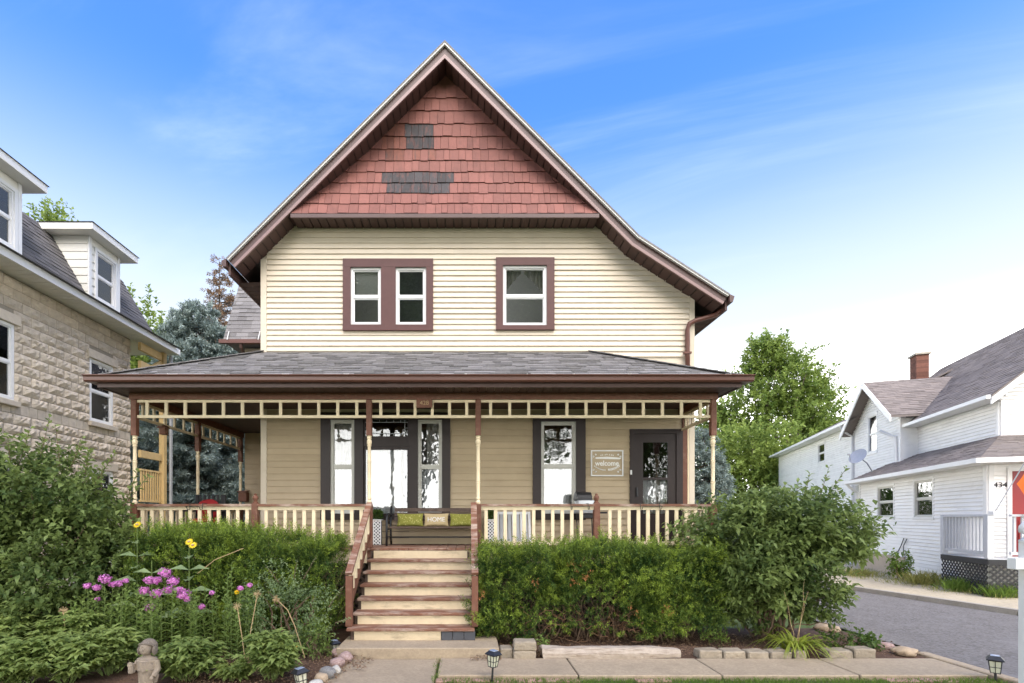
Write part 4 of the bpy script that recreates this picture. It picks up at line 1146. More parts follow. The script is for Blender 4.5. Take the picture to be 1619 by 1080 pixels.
# chain link fence between the two houses
fn = thing('chain_link_fence', (-7.0, 10.3, 0), 'grey chain link fence between the stone house and the porch', 'fence')
for x in (-8.6, -7.3, -6.0): MB().tube([(x, 10.4, -.06), (x, 10.4, 1.5)], .028, 8).build('post', 'grey_metal', fn)
MB().tube([(-8.7, 10.4, 1.46), (-5.9, 10.4, 1.46)], .02, 6).build('top_rail', 'grey_metal', fn)
ms_ = MB()
for k in range(62):
    for sg in (1, -1):
        x = -8.7 + k * .07 if sg > 0 else -8.7 + k * .07 - .0
        a = Vector((x, 10.4, .05)); b = Vector((x + sg * 1.35, 10.4, 1.40))
        if sg > 0:
            if b.x > -5.9: t = (-5.9 - a.x) / (b.x - a.x); b = a.lerp(b, max(t, 0))
        else:
            if b.x < -8.7: t = (-8.7 - a.x) / (b.x - a.x); b = a.lerp(b, max(t, 0))
        if a.x < -5.9 and (b - a).length > .05: ms_.tube([a, b], .0035, 3, False)
m_ = ms_.build('wire_mesh', 'grey_metal', fn); m_['kind'] = 'stuff'

# ------------------------------------------------------------------ white house on the right
W0 = Vector((12.565, 12.835, 0)); th = R(18.5)
U = Vector((math.sin(th), math.cos(th), 0)); PP = Vector((math.cos(th), -math.sin(th), 0))
MRt = Matrix(((-U.x, PP.x, 0, W0.x), (-U.y, PP.y, 0, W0.y), (0, 0, 1, 0), (0, 0, 0, 1)))       # local x = -s (toward the street), y = into the house
def T(dy=0, dx=0): return MRt @ Matrix.Translation((dx, dy, 0))
nr = thing('white_house', (14, 16, 0), 'white sided house with brown shingle roof and small grey front porch', 'house')
def lb(name, m, parent, *b): return MB().box(*b).xf(MRt).build(name, m, parent)
SF = -1.18
low_w = [(-4.38, -3.29, 1.84, 2.86), (-2.03, -1.07, 1.84, 2.90)]
w_ = wall_cells(MB(), -5.83, -SF, 0.0, 3.12, low_w, .001, .15).xf(MRt).build('side_wall', 'white_siding', nr)
siding(w_, lambda z: -5.75, lambda z: -SF - .12, .30, 3.10, .1, cut(low_w, .0), 'white_siding', MRt, lap=.03)
for wdw in low_w:
    trim(nr, 'window_trim', (wdw[0] - .06, wdw[1] + .06, wdw[2] - .07, wdw[3] + .07), [wdw], 'white_vinyl', -.03, 0, MRt)
    window(nr, 'window', *wdw, M=MRt, fw=.04, frame='grey_vinyl', upper='curtain grey', lower='grey', glass='window_glass_dark')
lb('corner_board', 'white_vinyl', nr, -SF - .115, -SF + .01, -.03, .03, .3, 3.1)
lb('corner_board', 'white_vinyl', nr, -5.84, -5.755, -.03, .03, .3, 3.1)
MB().bbox(-5.86, -2.55, -.07, -.02, -.05, .62, .01).xf(MRt).build('foundation', 'foundation', nr)
# front wall with the entry
MF = Matrix(((PP.x, U.x, 0, (W0 + U * SF).x), (PP.y, U.y, 0, (W0 + U * SF).y), (0, 0, 1, 0), (0, 0, 0, 1)))
dh = (.42, 1.35, .92, 2.90)
f_ = wall_cells(MB(), .0, 5.0, 0.3, 3.12, [dh], .001, .14).xf(MF).build('entry_wall', 'white_siding', nr)
siding(f_, lambda z: .10, lambda z: 5.0, .92, 3.10, .1, [(.33, 1.44, .9, 3.0)], 'white_siding', MF)
MB().box(.0, .098, -.03, .0, .92, 3.1).xf(MF).build('corner_board', 'white_vinyl', nr)
trim(nr, 'door_trim', (.335, 1.435, .90, 2.985), [dh], 'white_vinyl', -.04, 0, MF)
rd = MB().box(dh[0], dh[1], .02, .06, dh[2], dh[3]).xf(MF).build('entry_door', 'red_door', nr)
for (a, b) in ((.56, .8), (.97, 1.21)):
    MB().bbox(a, b, .008, .021, 1.1, 1.75, .006).xf(MF).build('door_panel', 'red_door', rd)
MB().lathe([(.01, -.26), (.12, -.2), (.16, 0), (.12, .2), (.01, .26)], (.885, .0, 2.3), 12, 1, .12).xf(MF).build('oval_pane', 'window_glass', rd)
num = text_obj('street_number', '434', 'black_wood', nr, MF @ Vector((.215, -.022, 2.58)), .17, .006, (90, 0, -18.5), xscale=1.0)
# porch deck, lattice skirt and railing
DK = .90
pf_ = thing('grey_porch', tuple(W0 + U * -.9), 'small grey railed porch over black lattice at the white house', 'porch')
MB().box(0.0, 1.80, -.32, -.02, DK - .06, DK).box(1.2, 1.80, -.019, 4.0, DK - .061, DK - .001).xf(MRt).build('deck', 'grey_paint', pf_)
MB().box(-.02, 1.80, -.335, -.321, DK - .14, DK - .02).xf(MRt).build('rim_board', 'black_wood', pf_)
def lattice(x0, x1, z0, z1, M, parent):
    mb = MB(); Hh = z1 - z0
    for k in range(int((x1 - x0 + Hh) / .125) + 1):
        for sg in (1, -1):
            ax = x0 - Hh + k * .125 if sg > 0 else x0 + k * .125
            a = Vector((ax, 0, z0)); b = Vector((ax + sg * Hh, 0, z1)); t0, t1 = 0, 1
            for lim, lo in ((x0, True), (x1, False)):
                t = (lim - a.x) / (b.x - a.x)
                if lo == (sg > 0): t0 = max(t0, t)
                else: t1 = min(t1, t)
            if t1 - t0 < .04: continue
            p_, q_ = a.lerp(b, t0), a.lerp(b, t1); off = Vector((0, -.004 if sg > 0 else -.013, 0))
            mb.beam(p_ + off, q_ + off, .036, .007, (0, 1, 0))
    o = mb.xf(M).build('lattice', 'black_wood', parent); o['kind'] = 'stuff'
lattice(-.0, 1.78, .0, DK - .07, T(-.31), pf_)
MPF = Matrix(((PP.x, U.x, 0, (W0 + U * -1.79 - PP * .32).x), (PP.y, U.y, 0, (W0 + U * -1.79 - PP * .32).y), (0, 0, 1, 0), (0, 0, 0, 1)))
lattice(.02, 4.0, .0, DK - .07, MPF, pf_)
MB().box(.0, 4.2, -.02, -.005, DK - .14, DK - .02).xf(MPF).build('rim_board', 'black_wood', pf_)
for (x, y) in ((.03, -.28), (1.74, -.28), (1.74, 2.2)):
    MB().bbox(x - .06, x + .06, y - .055, y + .055, DK + .001, DK + 1.0, .006).xf(MRt).build('post', 'grey_paint', pf_)
def rail_run(a, b, M, parent, n):
    a = Vector(a); b = Vector(b); up = Vector((0, 0, 1)); mb = MB().beam(a + up * .97, b + up * .97, .10, .05)
    rl = mb.xf(M).build('rail', 'grey_paint', parent)
    MB().beam(a + up * .12, b + up * .12, .05, .07).xf(M).build('foot_rail', 'grey_paint', rl)
    for k in range(n):
        p_ = a.lerp(b, (k + .5) / n)
        MB().box(p_.x - .022, p_.x + .022, p_.y - .022, p_.y + .022, p_.z + .1555, p_.z + .9445).xf(M).build('baluster', 'grey_paint', rl)
rail_run((.10, -.28, DK), (1.67, -.28, DK), MRt, pf_, 12)
rail_run((.42, .06, DK), (2.4, .06, DK), MPF, pf_, 14)
# lower shed roof with gutter, hipped round to the front
ZG, ZU = 3.18, 4.05
sr = MB().add([(-6.1, -.33, ZG), (1.52, -.33, ZG), (1.52, 8.6, ZG), (-1.2, 8.6, ZU), (-1.2, 1.5, ZU), (-6.1, 1.5, ZU), (-6.1, -.33, ZG - .05), (1.52, -.33, ZG - .05), (1.52, 8.6, ZG - .05), (-6.1, 1.5, ZG - .05), (-1.2, 1.5, ZG - .05), (-1.2, 8.6, ZG - .05)],
              [(0, 1, 4, 5), (1, 2, 3, 4), (0, 6, 7, 1), (1, 7, 8, 2), (0, 5, 9, 6), (6, 9, 10, 7), (7, 10, 11, 8)])
sr = sr.xf(MRt).build('lower_roof', 'asphalt_shingle_brown', nr)
vl3 = math.hypot(1.83, ZU - ZG)
rotv = lambda x, y, z: MRt.to_3x3() @ Vector((x, y, z))
tabs('shingle_courses', 'asphalt_shingle_brown', sr, MRt @ Vector((0, -.33, ZG)), rotv(1, 0, 0), rotv(0, 1.83, ZU - ZG), lambda v: -6.1, lambda v: 1.52 - 2.72 * v / vl3, vl3 - .02, .13, .2, .34, 21)
vl4 = math.hypot(2.72, ZU - ZG)
tabs('shingle_courses', 'asphalt_shingle_brown', sr, MRt @ Vector((1.52, 0, ZG)), rotv(0, 1, 0), rotv(-2.72, 0, ZU - ZG), lambda v: -.33 + 1.83 * v / vl4, lambda v: 8.6, vl4 - .02, .13, .2, .34, 22)
lb('gutter', 'white_vinyl', nr, -6.15, 1.62, -.44, -.331, ZG - .10, ZG + .01); lb('gutter', 'white_vinyl', nr, 1.521, 1.62, -.33, 6, ZG - .101, ZG + .011)
lb('soffit', 'white_vinyl', nr, -6.1, 1.50, -.33, -.002, ZG - .11, ZG - .075); lb('soffit', 'white_vinyl', nr, -SF + .002, 1.51, -.001, 6, ZG - .1105, ZG - .0755)
# upper storey
YU = 1.5
lb('upper_wall', 'white_siding', nr, -5.4, -1.2, YU, YU + .15, 3.2, 5.12)
uw = lb('upper_wall', 'white_siding', nr, -5.4, -1.35, YU + .152, YU + .17, 3.2, 5.1)
siding(uw, lambda z: -5.36, lambda z: -1.32, 3.9, 5.10, .1, [], 'white_siding', T(YU - .001), lap=.03)
lb('corner_board', 'white_vinyl', nr, -1.315, -1.195, YU - .03, YU - .002, 3.9, 5.1)
ZR_ = 8.35
def roof_prism(y_e, z_e, y_r, z_r, y_f, z_f, x0, x1, name, th=.06):
    mb = MB(); pts_ = [(y_e, z_e), (y_r, z_r), (y_f, z_f)]
    v = [(x, y, z) for x in (x0, x1) for (y, z) in pts_] + [(x, y, z - th) for x in (x0, x1) for (y, z) in pts_]
    mb.add(v, [(0, 3, 4, 1), (1, 4, 5, 2), (6, 7, 10, 9), (7, 8, 11, 10), (0, 1, 7, 6), (1, 2, 8, 7), (3, 9, 10, 4), (4, 10, 11, 5), (0, 6, 9, 3), (2, 5, 11, 8)])
    return mb.xf(MRt).build(name, 'asphalt_shingle_brown', nr)
mrf = roof_prism(YU - .38, 5.08, 4.8, ZR_, 8.5, 5.08, -11.0, -.80, 'main_roof')
sl = math.hypot(4.8 - YU + .38, ZR_ - 5.08)
tabs('shingle_courses', 'asphalt_shingle_brown', mrf, MRt @ Vector((0, YU - .38, 5.08)), rotv(1, 0, 0), rotv(0, 3.68, ZR_ - 5.08), lambda v: -11.0, lambda v: -.80, sl - .02, .14, .22, .36, 23)
sm = MB()
for k in range(17):
    a = Vector((-5.85, 1.16, 5.14)).lerp(Vector((-9.6, 4.55, 8.15)), k / 22); b = Vector((-5.85, 1.16, 5.14)).lerp(Vector((-9.6, 4.55, 8.15)), (k + 1.15) / 22)
    sm.beam(a + Vector((0, 0, .05)), b + Vector((0, 0, .03)), .26, .02)
sm = sm.xf(MRt).build('hip_cap', 'asphalt_shingle_brown', mrf); sm['kind'] = 'stuff'
lb('gutter', 'white_vinyl', nr, -5.6, -.82, YU - .49, YU - .381, 4.99, 5.09)
lb('soffit', 'white_vinyl', nr, -5.4, -1.0, YU - .38, YU - .002, 4.985, 5.015)
# front gable face and its white rake boards
gf = MB().add([(-1.2, YU, 3.6), (-1.2, 8.1, 3.6), (-1.2, 8.1, 5.15), (-1.2, 4.8, 8.1), (-1.2, YU, 5.15)], [(0, 1, 2, 3, 4)]).xf(MRt).build('front_gable', 'white_siding', nr)
MG = Matrix(((PP.x, U.x, 0, (W0 - U * -1.198).x), (PP.y, U.y, 0, (W0 - U * -1.198).y), (0, 0, 1, 0), (0, 0, 0, 1)))
siding(gf, lambda z: max(YU + .10, 4.8 - (8.1 - z) * 1.118), lambda z: min(8.0, 4.8 + (8.1 - z) * 1.118), 3.9, 8.0, .1, [], 'white_siding', MG, lap=.03)
lb('corner_board', 'white_vinyl', nr, -1.199, -1.165, YU - .0, YU + .095, 3.9, 5.1)
rk = MB()
for (ya, za, yb, zb) in ((YU - .38, 5.0, 4.8, 8.27), (8.5, 5.0, 4.8, 8.27)):
    rk.hexa([(-.86, ya, za - .16), (-.80, ya, za - .16), (-.80, yb, zb - .16), (-.86, yb, zb - .16), (-.86, ya, za + .05), (-.80, ya, za + .05), (-.80, yb, zb + .05), (-.86, yb, zb + .05)])
rk.xf(MRt).build('rake_board', 'white_vinyl', nr)
# cross gable over the side
YC = 1.0; S0, S1 = 5.3, 9.13
cw = (-7.85, -7.1, 4.4, 5.85)
c_ = wall_cells(MB(), -S1, -S0, 3.2, 5.55, [cw], YC + .001, YC + .14)
c_.prism([(-S1, 5.55), (-S0, 5.55), (-(S0 + S1) / 2, 7.0)], YC + .001, YC + .14) if False else None
c_ = c_.xf(MRt).build('cross_gable_wall', 'white_siding', nr)
mid = -(S0 + S1) / 2; slope = 1.45 / 1.915
gt = wall_cells(MB(), mid - .9, mid + .9, 5.5505, 6.2, [cw], YC + .001, YC + .14)
gt.add([(-S1, YC + .002, 5.55), (mid - .9, YC + .002, 5.55), (mid - .9, YC + .002, 6.3)], [(0, 1, 2)]).add([(-S0, YC + .002, 5.55), (mid + .9, YC + .002, 6.3), (mid + .9, YC + .002, 5.55)], [(0, 1, 2)])
gt.add([(mid - .9, YC + .002, 6.2), (mid + .9, YC + .002, 6.2), (mid + .9, YC + .002, 6.3), (mid, YC + .002, 7.0), (mid - .9, YC + .002, 6.3)], [(0, 1, 2, 3, 4)])
gt.xf(MRt).build('cross_gable_peak', 'white_siding', nr)
siding(c_, lambda z: max(-S1 + .06, mid - (7.0 - z) / slope), lambda z: min(-S0 - .06, mid + (7.0 - z) / slope), 3.5, 6.95, .1, cut([cw], .05), 'white_siding', T(YC), lap=.03)
lb('return_wall', 'white_siding', nr, -S0 - .001, -S0 + .02, YC, YU + .1, 3.2, 5.33)
lb('corner_board', 'white_vinyl', nr, -S0 - .055, -S0 + .03, YC - .03, YC - .001, 3.5, 5.3)
trim(nr, 'window_trim', (cw[0] - .07, cw[1] + .07, cw[2] - .08, cw[3] + .08), [cw], 'white_vinyl', -.03, 0, T(YC))
window(nr, 'window', *cw, M=T(YC), fw=.04, upper='curtain grey', lower='grey', glass='window_glass_dark')
e_ = .42; hs_ = 1.915 + .35
cg = MB().add([(mid - hs_, YC - e_, 7.1 - hs_ * slope), (mid, YC - e_, 7.1), (mid + hs_, YC - e_, 7.1 - hs_ * slope), (mid - hs_, 4.2, 7.1 - hs_ * slope), (mid, 4.2, 7.1), (mid + hs_, 4.2, 7.1 - hs_ * slope)]
              + [(mid - hs_, YC - e_, 7.03 - hs_ * slope), (mid, YC - e_, 7.03), (mid + hs_, YC - e_, 7.03 - hs_ * slope), (mid - hs_, 4.2, 7.03 - hs_ * slope), (mid, 4.2, 7.03), (mid + hs_, 4.2, 7.03 - hs_ * slope)],
              [(0, 1, 4, 3), (1, 2, 5, 4), (6, 9, 10, 7), (7, 10, 11, 8), (0, 3, 9, 6), (2, 8, 11, 5)])
cg = cg.xf(MRt).build('cross_gable_roof', 'asphalt_shingle_brown', nr)
sl5 = math.hypot(hs_, hs_ * slope)
tabs('shingle_courses', 'asphalt_shingle_brown', cg, MRt @ Vector((mid + hs_, 0, 7.105 - hs_ * slope)), rotv(0, 1, 0), rotv(-hs_, 0, hs_ * slope), lambda v: YC - e_, lambda v: 4.2, sl5 - .02, .14, .2, .34, 24)
for sg in (1, -1):
    MB().hexa([(mid + sg * hs_, YC - e_ - .04, 7.02 - hs_ * slope - .13), (mid, YC - e_ - .04, 7.02 - .13), (mid, YC - e_ + .0, 7.02 - .13), (mid + sg * hs_, YC - e_, 7.02 - hs_ * slope - .13),
               (mid + sg * hs_, YC - e_ - .04, 7.11 - hs_ * slope), (mid, YC - e_ - .04, 7.11), (mid, YC - e_, 7.11), (mid + sg * hs_, YC - e_, 7.11 - hs_ * slope)]).xf(MRt).build('rake_board', 'white_vinyl', cg)
# far wing
ww = (-13.6, -12.7, 4.62, 5.55)
fw2 = wall_cells(MB(), -21, -S1 - .001, 0, 5.8, [ww], YC + .001, YC + .14).xf(MRt).build('far_wall', 'white_siding', nr)
siding(fw2, lambda z: -20.95, lambda z: -S1 - .06, .4, 5.8, .1, cut([ww], .0), 'white_siding', T(YC), lap=.03)
lb('end_wall', 'white_siding', nr, -21, -20.86, YC + .15, 7, 0, 5.8)
trim(nr, 'window_trim', (ww[0] - .06, ww[1] + .06, ww[2] - .07, ww[3] + .07), [ww], 'white_vinyl', -.03, 0, T(YC))
window(nr, 'window', *ww, M=T(YC), fw=.04, upper='curtain grey', lower='grey', glass='window_glass_dark')
roof_prism(YC - .38, 5.9, 4.0, 7.7, 7.6, 5.9, -21.4, -S1 + .6, 'far_roof')
lb('gutter', 'white_vinyl', nr, -21.4, -S1 + .2, YC - .49, YC - .381, 5.80, 5.91)
lb('soffit', 'white_vinyl', nr, -21.35, -S1 - .4, YC - .38, YC - .001, 5.79, 5.83)
# downspouts
for pts_ in ([(-5.9, .62, 5.0), (-5.75, .8, 4.85), (-5.55, .93, 4.7), (-5.5, .95, 3.85)], [(-9.3, .52, 5.8), (-9.3, .62, 5.55), (-9.25, .93, 5.3), (-9.25, .95, .4)], [(-5.95, -.39, 3.1), (-5.9, -.3, 2.95), (-5.9, -.06, 2.75), (-5.9, -.06, .5), (-5.95, -.25, .12)]):
    MB().tube([MRt @ Vector(p_) for p_ in pts_], .05, 8).build('downspout', 'white_vinyl', nr)
# chimney of brick courses
chm = MB()
for j in range(14):
    for k in range(4): chm.box(-11.3 + k * .14 + .004, -11.16 + k * .14 - .004, 3.8, 4.25, 7.9 + j * .075, 7.9 + j * .075 + .066)
for j in range(14):
    chm.box(-11.295, -10.745, 3.805, 4.245, 7.9 + j * .075 + .066, 7.9 + (j + 1) * .075)
cm = chm.xf(MRt).build('chimney', 'brick_red', nr); cm['kind'] = 'stuff'
lb('chimney_cap', 'concrete_grey', nr, -11.36, -10.68, 3.74, 4.31, 8.951, 9.03)
lb('flue', 'brick_red', nr, -11.12, -10.92, 3.9, 4.12, 9.031, 9.10)

def side_pt(px, py, off=-.05):
    r_ = (px - CX) / F; w = W0 + PP * off; s_ = (w.x - w.y * r_) / (U.y * r_ - U.x); q = w + U * s_; return Vector((q.x, q.y, PZ(py, q.y)))
for pts_ in ([(1429, 851), (1425, 862), (1420, 872), (1410, 878), (1385, 877), (1366, 876)], [(1434, 852), (1429, 862), (1428, 873), (1431, 880)], [(1366, 880), (1400, 880), (1432, 881)]):
    MB().tube([side_pt(a, b) for a, b in pts_], .012, 5).build('cable', 'black_metal', nr)
# ------------------------------------------------------------------ small things at the white house
ds = thing('satellite_dish', tuple(MRt @ Vector((-5.6, .3, 3.45))), 'small grey satellite dish on the lower roof of the white house', 'satellite dish')
b0 = MRt @ Vector((-5.6, .3, 3.46))
dc = P(1357, 722, b0.y - .2)
MB().tube([b0, b0.lerp(dc, .6) + Vector((.1, 0, .0)), dc], .02, 6).build('mast', 'grey_metal', ds)
dish = MB(); nrm = Vector((-.78, -.25, .45)).normalized(); a_ = nrm.orthogonal().normalized(); b2 = nrm.cross(a_)
rings = 5; seg = 18
for i in range(rings + 1):
    rr = .30 * i / rings
    for k in range(seg):
        t = 2 * math.pi * k / seg
        dish.v.append(tuple(dc + (a_ * math.cos(t) + b2 * math.sin(t)) * rr + nrm * (.45 * rr * rr)))
for i in range(rings):
    for k in range(seg): dish.f.append((i * seg + k, i * seg + (k + 1) % seg, (i + 1) * seg + (k + 1) % seg, (i + 1) * seg + k))
dish.build('reflector', 'grey_metal', ds, smooth=True)
hd = dc + nrm * .38 + Vector((-.1, 0, -.12))
MB().tube([dc - b2 * .25 * (1 if b2.z > 0 else -1), hd], .012, 6).build('feed_arm', 'grey_metal', ds)
MB().bbox(hd.x - .04, hd.x + .04, hd.y - .03, hd.y + .03, hd.z - .03, hd.z + .03, .008).build('receiver', 'grey_metal', ds)
fgY = 11.0
fg = thing('orange_flag', tuple(P(1573, 812, fgY)), 'bright orange flag on a slanted pole at the grey porch', 'flag')
p0, p1 = P(1572, 811, fgY), P(1626, 722, fgY - .25)
MB().tube([p0, p1], .011, 6).build('pole', 'grey_metal', fg)
MB().bbox(p0.x - .03, p0.x + .05, p0.y - .02, p0.y + .12, p0.z - .06, p0.z + .04, .006).build('bracket', 'white_vinyl', fg)
cloth = MB(); nu, nv = 14, 12
A_, B_ = P(1600, 765, fgY - .12), P(1626, 722, fgY - .25)
for i in range(nu + 1):
    for j in range(nv + 1):
        u_, v_ = i / nu, j / nv
        top = A_.lerp(B_, u_)
        # hangs and swings down-left into a point
        drop = Vector((.10 + .75 * v_ - .9 * u_ * v_ * .3, 0, -.95 * v_ * (1 - .12 * u_)))
        p_ = top + drop + Vector((-.55 * v_ ** 3 * (1 - u_), .06 * math.sin(6 * u_ + 5 * v_) * v_, -.05 * math.sin(4 * u_)))
        cloth.v.append(tuple(p_))
for i in range(nu):
    for j in range(nv):
        a = i * (nv + 1) + j; cloth.f.append((a, a + nv + 1, a + nv + 2, a + 1))
cl_ = cloth.build('cloth', 'orange_cloth', fg, smooth=True)
# white post at the edge of the lawn
wp = thing('white_fence_post', (5.62, 5.05, 0), 'white square post with moulded cap beside the driveway', 'post')
yv = 5.05; xa = PX(1609, yv + .065)
MB().bbox(xa, xa + .13, yv - .065, yv + .065, -.06, PZ(858, yv), .006).build('shaft', 'white_vinyl', wp)
xm_ = xa + .065
s = MB().lathe([(.088, 0), (.088, .025), (.070, .035), (.05, .06), (.045, .085), (.085, .10), (.092, .13), (.085, .17), (.055, .215), (.012, .235)], (xm_, yv, PZ(858, yv) + .0005), 16).build('cap', 'white_vinyl', wp)
smooth_by_angle(s, 40)
MB().bbox(PX(1599, yv), xa - .0005, yv - .045, yv + .045, PZ(900, yv), PZ(882, yv), .005).build('arm', 'white_vinyl', wp)
MB().bbox(xa + .1305, xa + .9, yv - .03, yv + .03, PZ(900, yv) + .01, PZ(882, yv) - .01, .005).build('rail', 'white_vinyl', wp)
# ------------------------------------------------------------------ things on the porch
bn = thing('porch_bench', (-.7, 9.15, DECK), 'dark slatted bench with black iron ends at the top of the steps', 'bench')
BX0, BX1 = -1.42, .16
SZ = 1.655
for i in range(3):
    yv = 8.93 + i * .125
    MB().bbox(BX0, BX1, yv, yv + .11, SZ - .03, SZ, .005).build('seat_slat', 'bench_wood', bn)
for i in range(3):
    z = 1.76 + i * .085
    yv = 9.335 + i * .03
    MB().hexa([(BX0 + .04, yv, z), (BX1, yv, z), (BX1, yv + .022, z), (BX0 + .04, yv + .022, z), (BX0 + .04, yv + .018, z + .07), (BX1, yv + .018, z + .07), (BX1, yv + .04, z + .07), (BX0 + .04, yv + .04, z + .07)]).build('back_slat', 'bench_wood', bn)
for x in (BX0 - .03, BX1 + .005):
    s = MB()
    s.tube([(x, 8.90, DECK + .002), (x, 8.905, SZ - .06), (x, 8.90, SZ + .12), (x, 8.97, SZ + .22), (x, 9.2, SZ + .235), (x, 9.36, SZ + .20)], .020, 8)
    s.tube([(x, 9.44, DECK + .002), (x, 9.38, 1.5), (x, 9.36, SZ), (x, 9.44, 2.03)], .020, 8)
    s.tube([(x, 8.905, SZ - .045), (x, 9.365, SZ - .045)], .016, 8)
    s.tube([(x, 8.9, DECK + .06), (x, 9.0, DECK + .16), (x, 9.3, DECK + .16), (x, 9.43, DECK + .06)], .014, 8)
    s.tube([(x, 8.95, SZ - .02), (x, 9.06, SZ + .12), (x, 9.2, SZ + .05), (x, 9.33, SZ + .16)], .012, 6)
    s.build('iron_end', 'black_metal', bn, smooth=True)
MB().tube([(BX0, 9.2, DECK + .15), (BX1, 9.2, DECK + .15)], .014, 6).build('stretcher', 'black_metal', bn)
def pillow(name, x0, x1, m, label, cat='cushion', print_=None):
    w = (x1 - x0) / 2; h_ = .118; t = .055; cx0 = (x0 + x1) / 2
    y0 = 9.235; z0 = SZ + h_ + .004
    mb = MB(); n = 12
    for sg in (-1, 1):
        k = len(mb.v)
        for i in range(n + 1):
            for j in range(n + 1):
                a, b = -1 + 2 * i / n, -1 + 2 * j / n
                pinch = 1 - .07 * (1 - (abs(a) ** 2)) * (abs(b) ** 6); pinchx = 1 - .07 * (1 - (abs(b) ** 2)) * (abs(a) ** 6)
                th_ = t * ((1 - abs(a) ** 3) * (1 - abs(b) ** 3)) ** .5
                mb.v.append((cx0 + a * w * pinchx, y0 + sg * th_ + .10 * (b + 1) * h_ * 1.6, z0 + b * h_ * pinch))
        for i in range(n):
            for j in range(n):
                q0 = k + i * (n + 1) + j; f_ = (q0, q0 + n + 1, q0 + n + 2, q0 + 1)
                mb.f.append(f_ if sg < 0 else f_[::-1])
    root = thing(name, (cx0, y0, SZ), label, cat)
    p_ = mb.build('cover', m, root, smooth=True)
    return root, (cx0, y0, z0, w, h_)
r1, g1 = pillow('cushion', PX(627, 9.2), PX(669, 9.2), 'olive_fabric', 'olive patterned cushion at the left end of the porch bench')
r2, g2 = pillow('cushion', PX(711, 9.2), PX(752, 9.2), 'olive_fabric', 'olive patterned cushion at the right end of the porch bench')
r3, g3 = pillow('cushion', PX(670, 9.18), PX(709, 9.18), 'tan_fabric', 'tan cushion lettered HOME in the middle of the bench')
for rr, gg in ((r1, g1), (r2, g2)):
    mb = MB(); q_ = random.Random(3 if rr is r1 else 4)
    for _ in range(46):
        a, b = q_.uniform(-.82, .82), q_.uniform(-.82, .82)
        th_ = .055 * ((1 - abs(a) ** 3) * (1 - abs(b) ** 3)) ** .5
        c = Vector((gg[0] + a * gg[3], gg[1] - th_ - .003 + .10 * (b + 1) * gg[4] * 1.6, gg[2] + b * gg[4])); s_ = q_.uniform(.005, .010)
        mb.add([c + Vector((-s_, 0, 0)), c + Vector((0, 0, -s_ * 1.6)), c + Vector((s_, 0, 0)), c + Vector((0, 0, s_ * 1.6))], [(0, 1, 2, 3)])
    o = mb.build('print', 'olive_print', rr); o['kind'] = 'stuff'
text_obj('lettering', 'HOME', 'white_print', r3, (g3[0], g3[1] - .040, g3[2] + .005), .115, .001, (84, 0, 0))
# lattice planters
def planter(x, label):
    y0, y1 = 9.28, 9.50; w = .145
    t = thing('lattice_planter', (x, 9.39, DECK), label, 'planter', 'white lattice planters beside the bench')
    zt_ = PZ(823, 9.3)
    MB().box(x - w / 2 + .012, x + w / 2 - .012, y0 + .014, y1 - .012, DECK + .002, zt_ - .02).build('liner', 'dark_room', t)
    mb = MB(); st = .062; Hh = zt_ - DECK - .02
    for k in range(int((w + Hh) / st) + 1):
        for sg in (1, -1):
            ax = x - w / 2 - Hh + k * st if sg > 0 else x - w / 2 + k * st
            a = Vector((ax, y0, DECK + .01)); b = Vector((ax + sg * Hh, y0, DECK + .01 + Hh)); t0, t1 = 0, 1
            for lim, lo in ((x - w / 2, True), (x + w / 2, False)):
                tt = (lim - a.x) / (b.x - a.x)
                if lo == (sg > 0): t0 = max(t0, tt)
                else: t1 = min(t1, tt)
            if t1 - t0 < .02: continue
            off = Vector((0, .0 if sg > 0 else .006, 0))
            mb.beam(a.lerp(b, t0) + off, a.lerp(b, t1) + off, .017, .004, (0, 1, 0))
    o = mb.build('lattice', 'white_vinyl', t); o['kind'] = 'stuff'
    for b in ((x - w / 2 - .008, x - w / 2 + .008), (x + w / 2 - .008, x + w / 2 + .008)): box('corner_strip', 'white_vinyl', t, b[0], b[1], y0 - .008, y0 + .012, DECK + .002, zt_)
    box('rim', 'white_vinyl', t, x - w / 2 - .01, x + w / 2 + .01, y0 - .01, y1, zt_ + .0005, zt_ + .02)
    L = Leaves(int(x * 10) + 50); n = 420
    p_ = L.r.normal(0, 1, (n, 3)); p_ = unit(p_) * (L.r.uniform(.2, 1, (n, 1)) ** .5) * np.array([.10, .10, .10]) + np.array([x, 9.38, zt_ + .10])
    L.add(p_, p_ - np.array([x, 9.38, zt_]) + L.r.normal(0, .05, (n, 3)), .045, .03, L.r.uniform(0, .8, n))
    L.build('foliage', 'leaf_dark', t, (x, 9.38, zt_))
planter(PX(596, 9.3), 'white lattice planter left of the bench beside the door')
planter(PX(776, 9.3), 'white lattice planter right of the bench by the white slatted panel')
# white slatted panel leaning on the wall
sp = thing('slatted_panel', (.95, 9.45, DECK), 'white slatted panel leaning on the wall behind the railing', 'panel')
x0, x1 = PX(786, 9.4), PX(840, 9.4); zt_ = PZ(809, 9.4)
def lean(x, z, d=0): return (x, 9.40 + (z - DECK) * .25 + d, z)
fr = MB()
def lbar(xa, xb, za, zb, d=0, t=.025): return [lean(xa, za, d), lean(xb, za, d), lean(xb, za, d + t), lean(xa, za, d + t), lean(xa, zb, d), lean(xb, zb, d), lean(xb, zb, d + t), lean(xa, zb, d + t)]
for b in ((x0, x0 + .045, DECK + .002, zt_), (x1 - .045, x1, DECK + .002, zt_), (x0 + .0455, x1 - .0455, zt_ - .05, zt_), (x0 + .0455, x1 - .0455, DECK + .002, DECK + .06)): fr.hexa(lbar(*b))
fr.build('frame', 'white_vinyl', sp)
nsl = 7
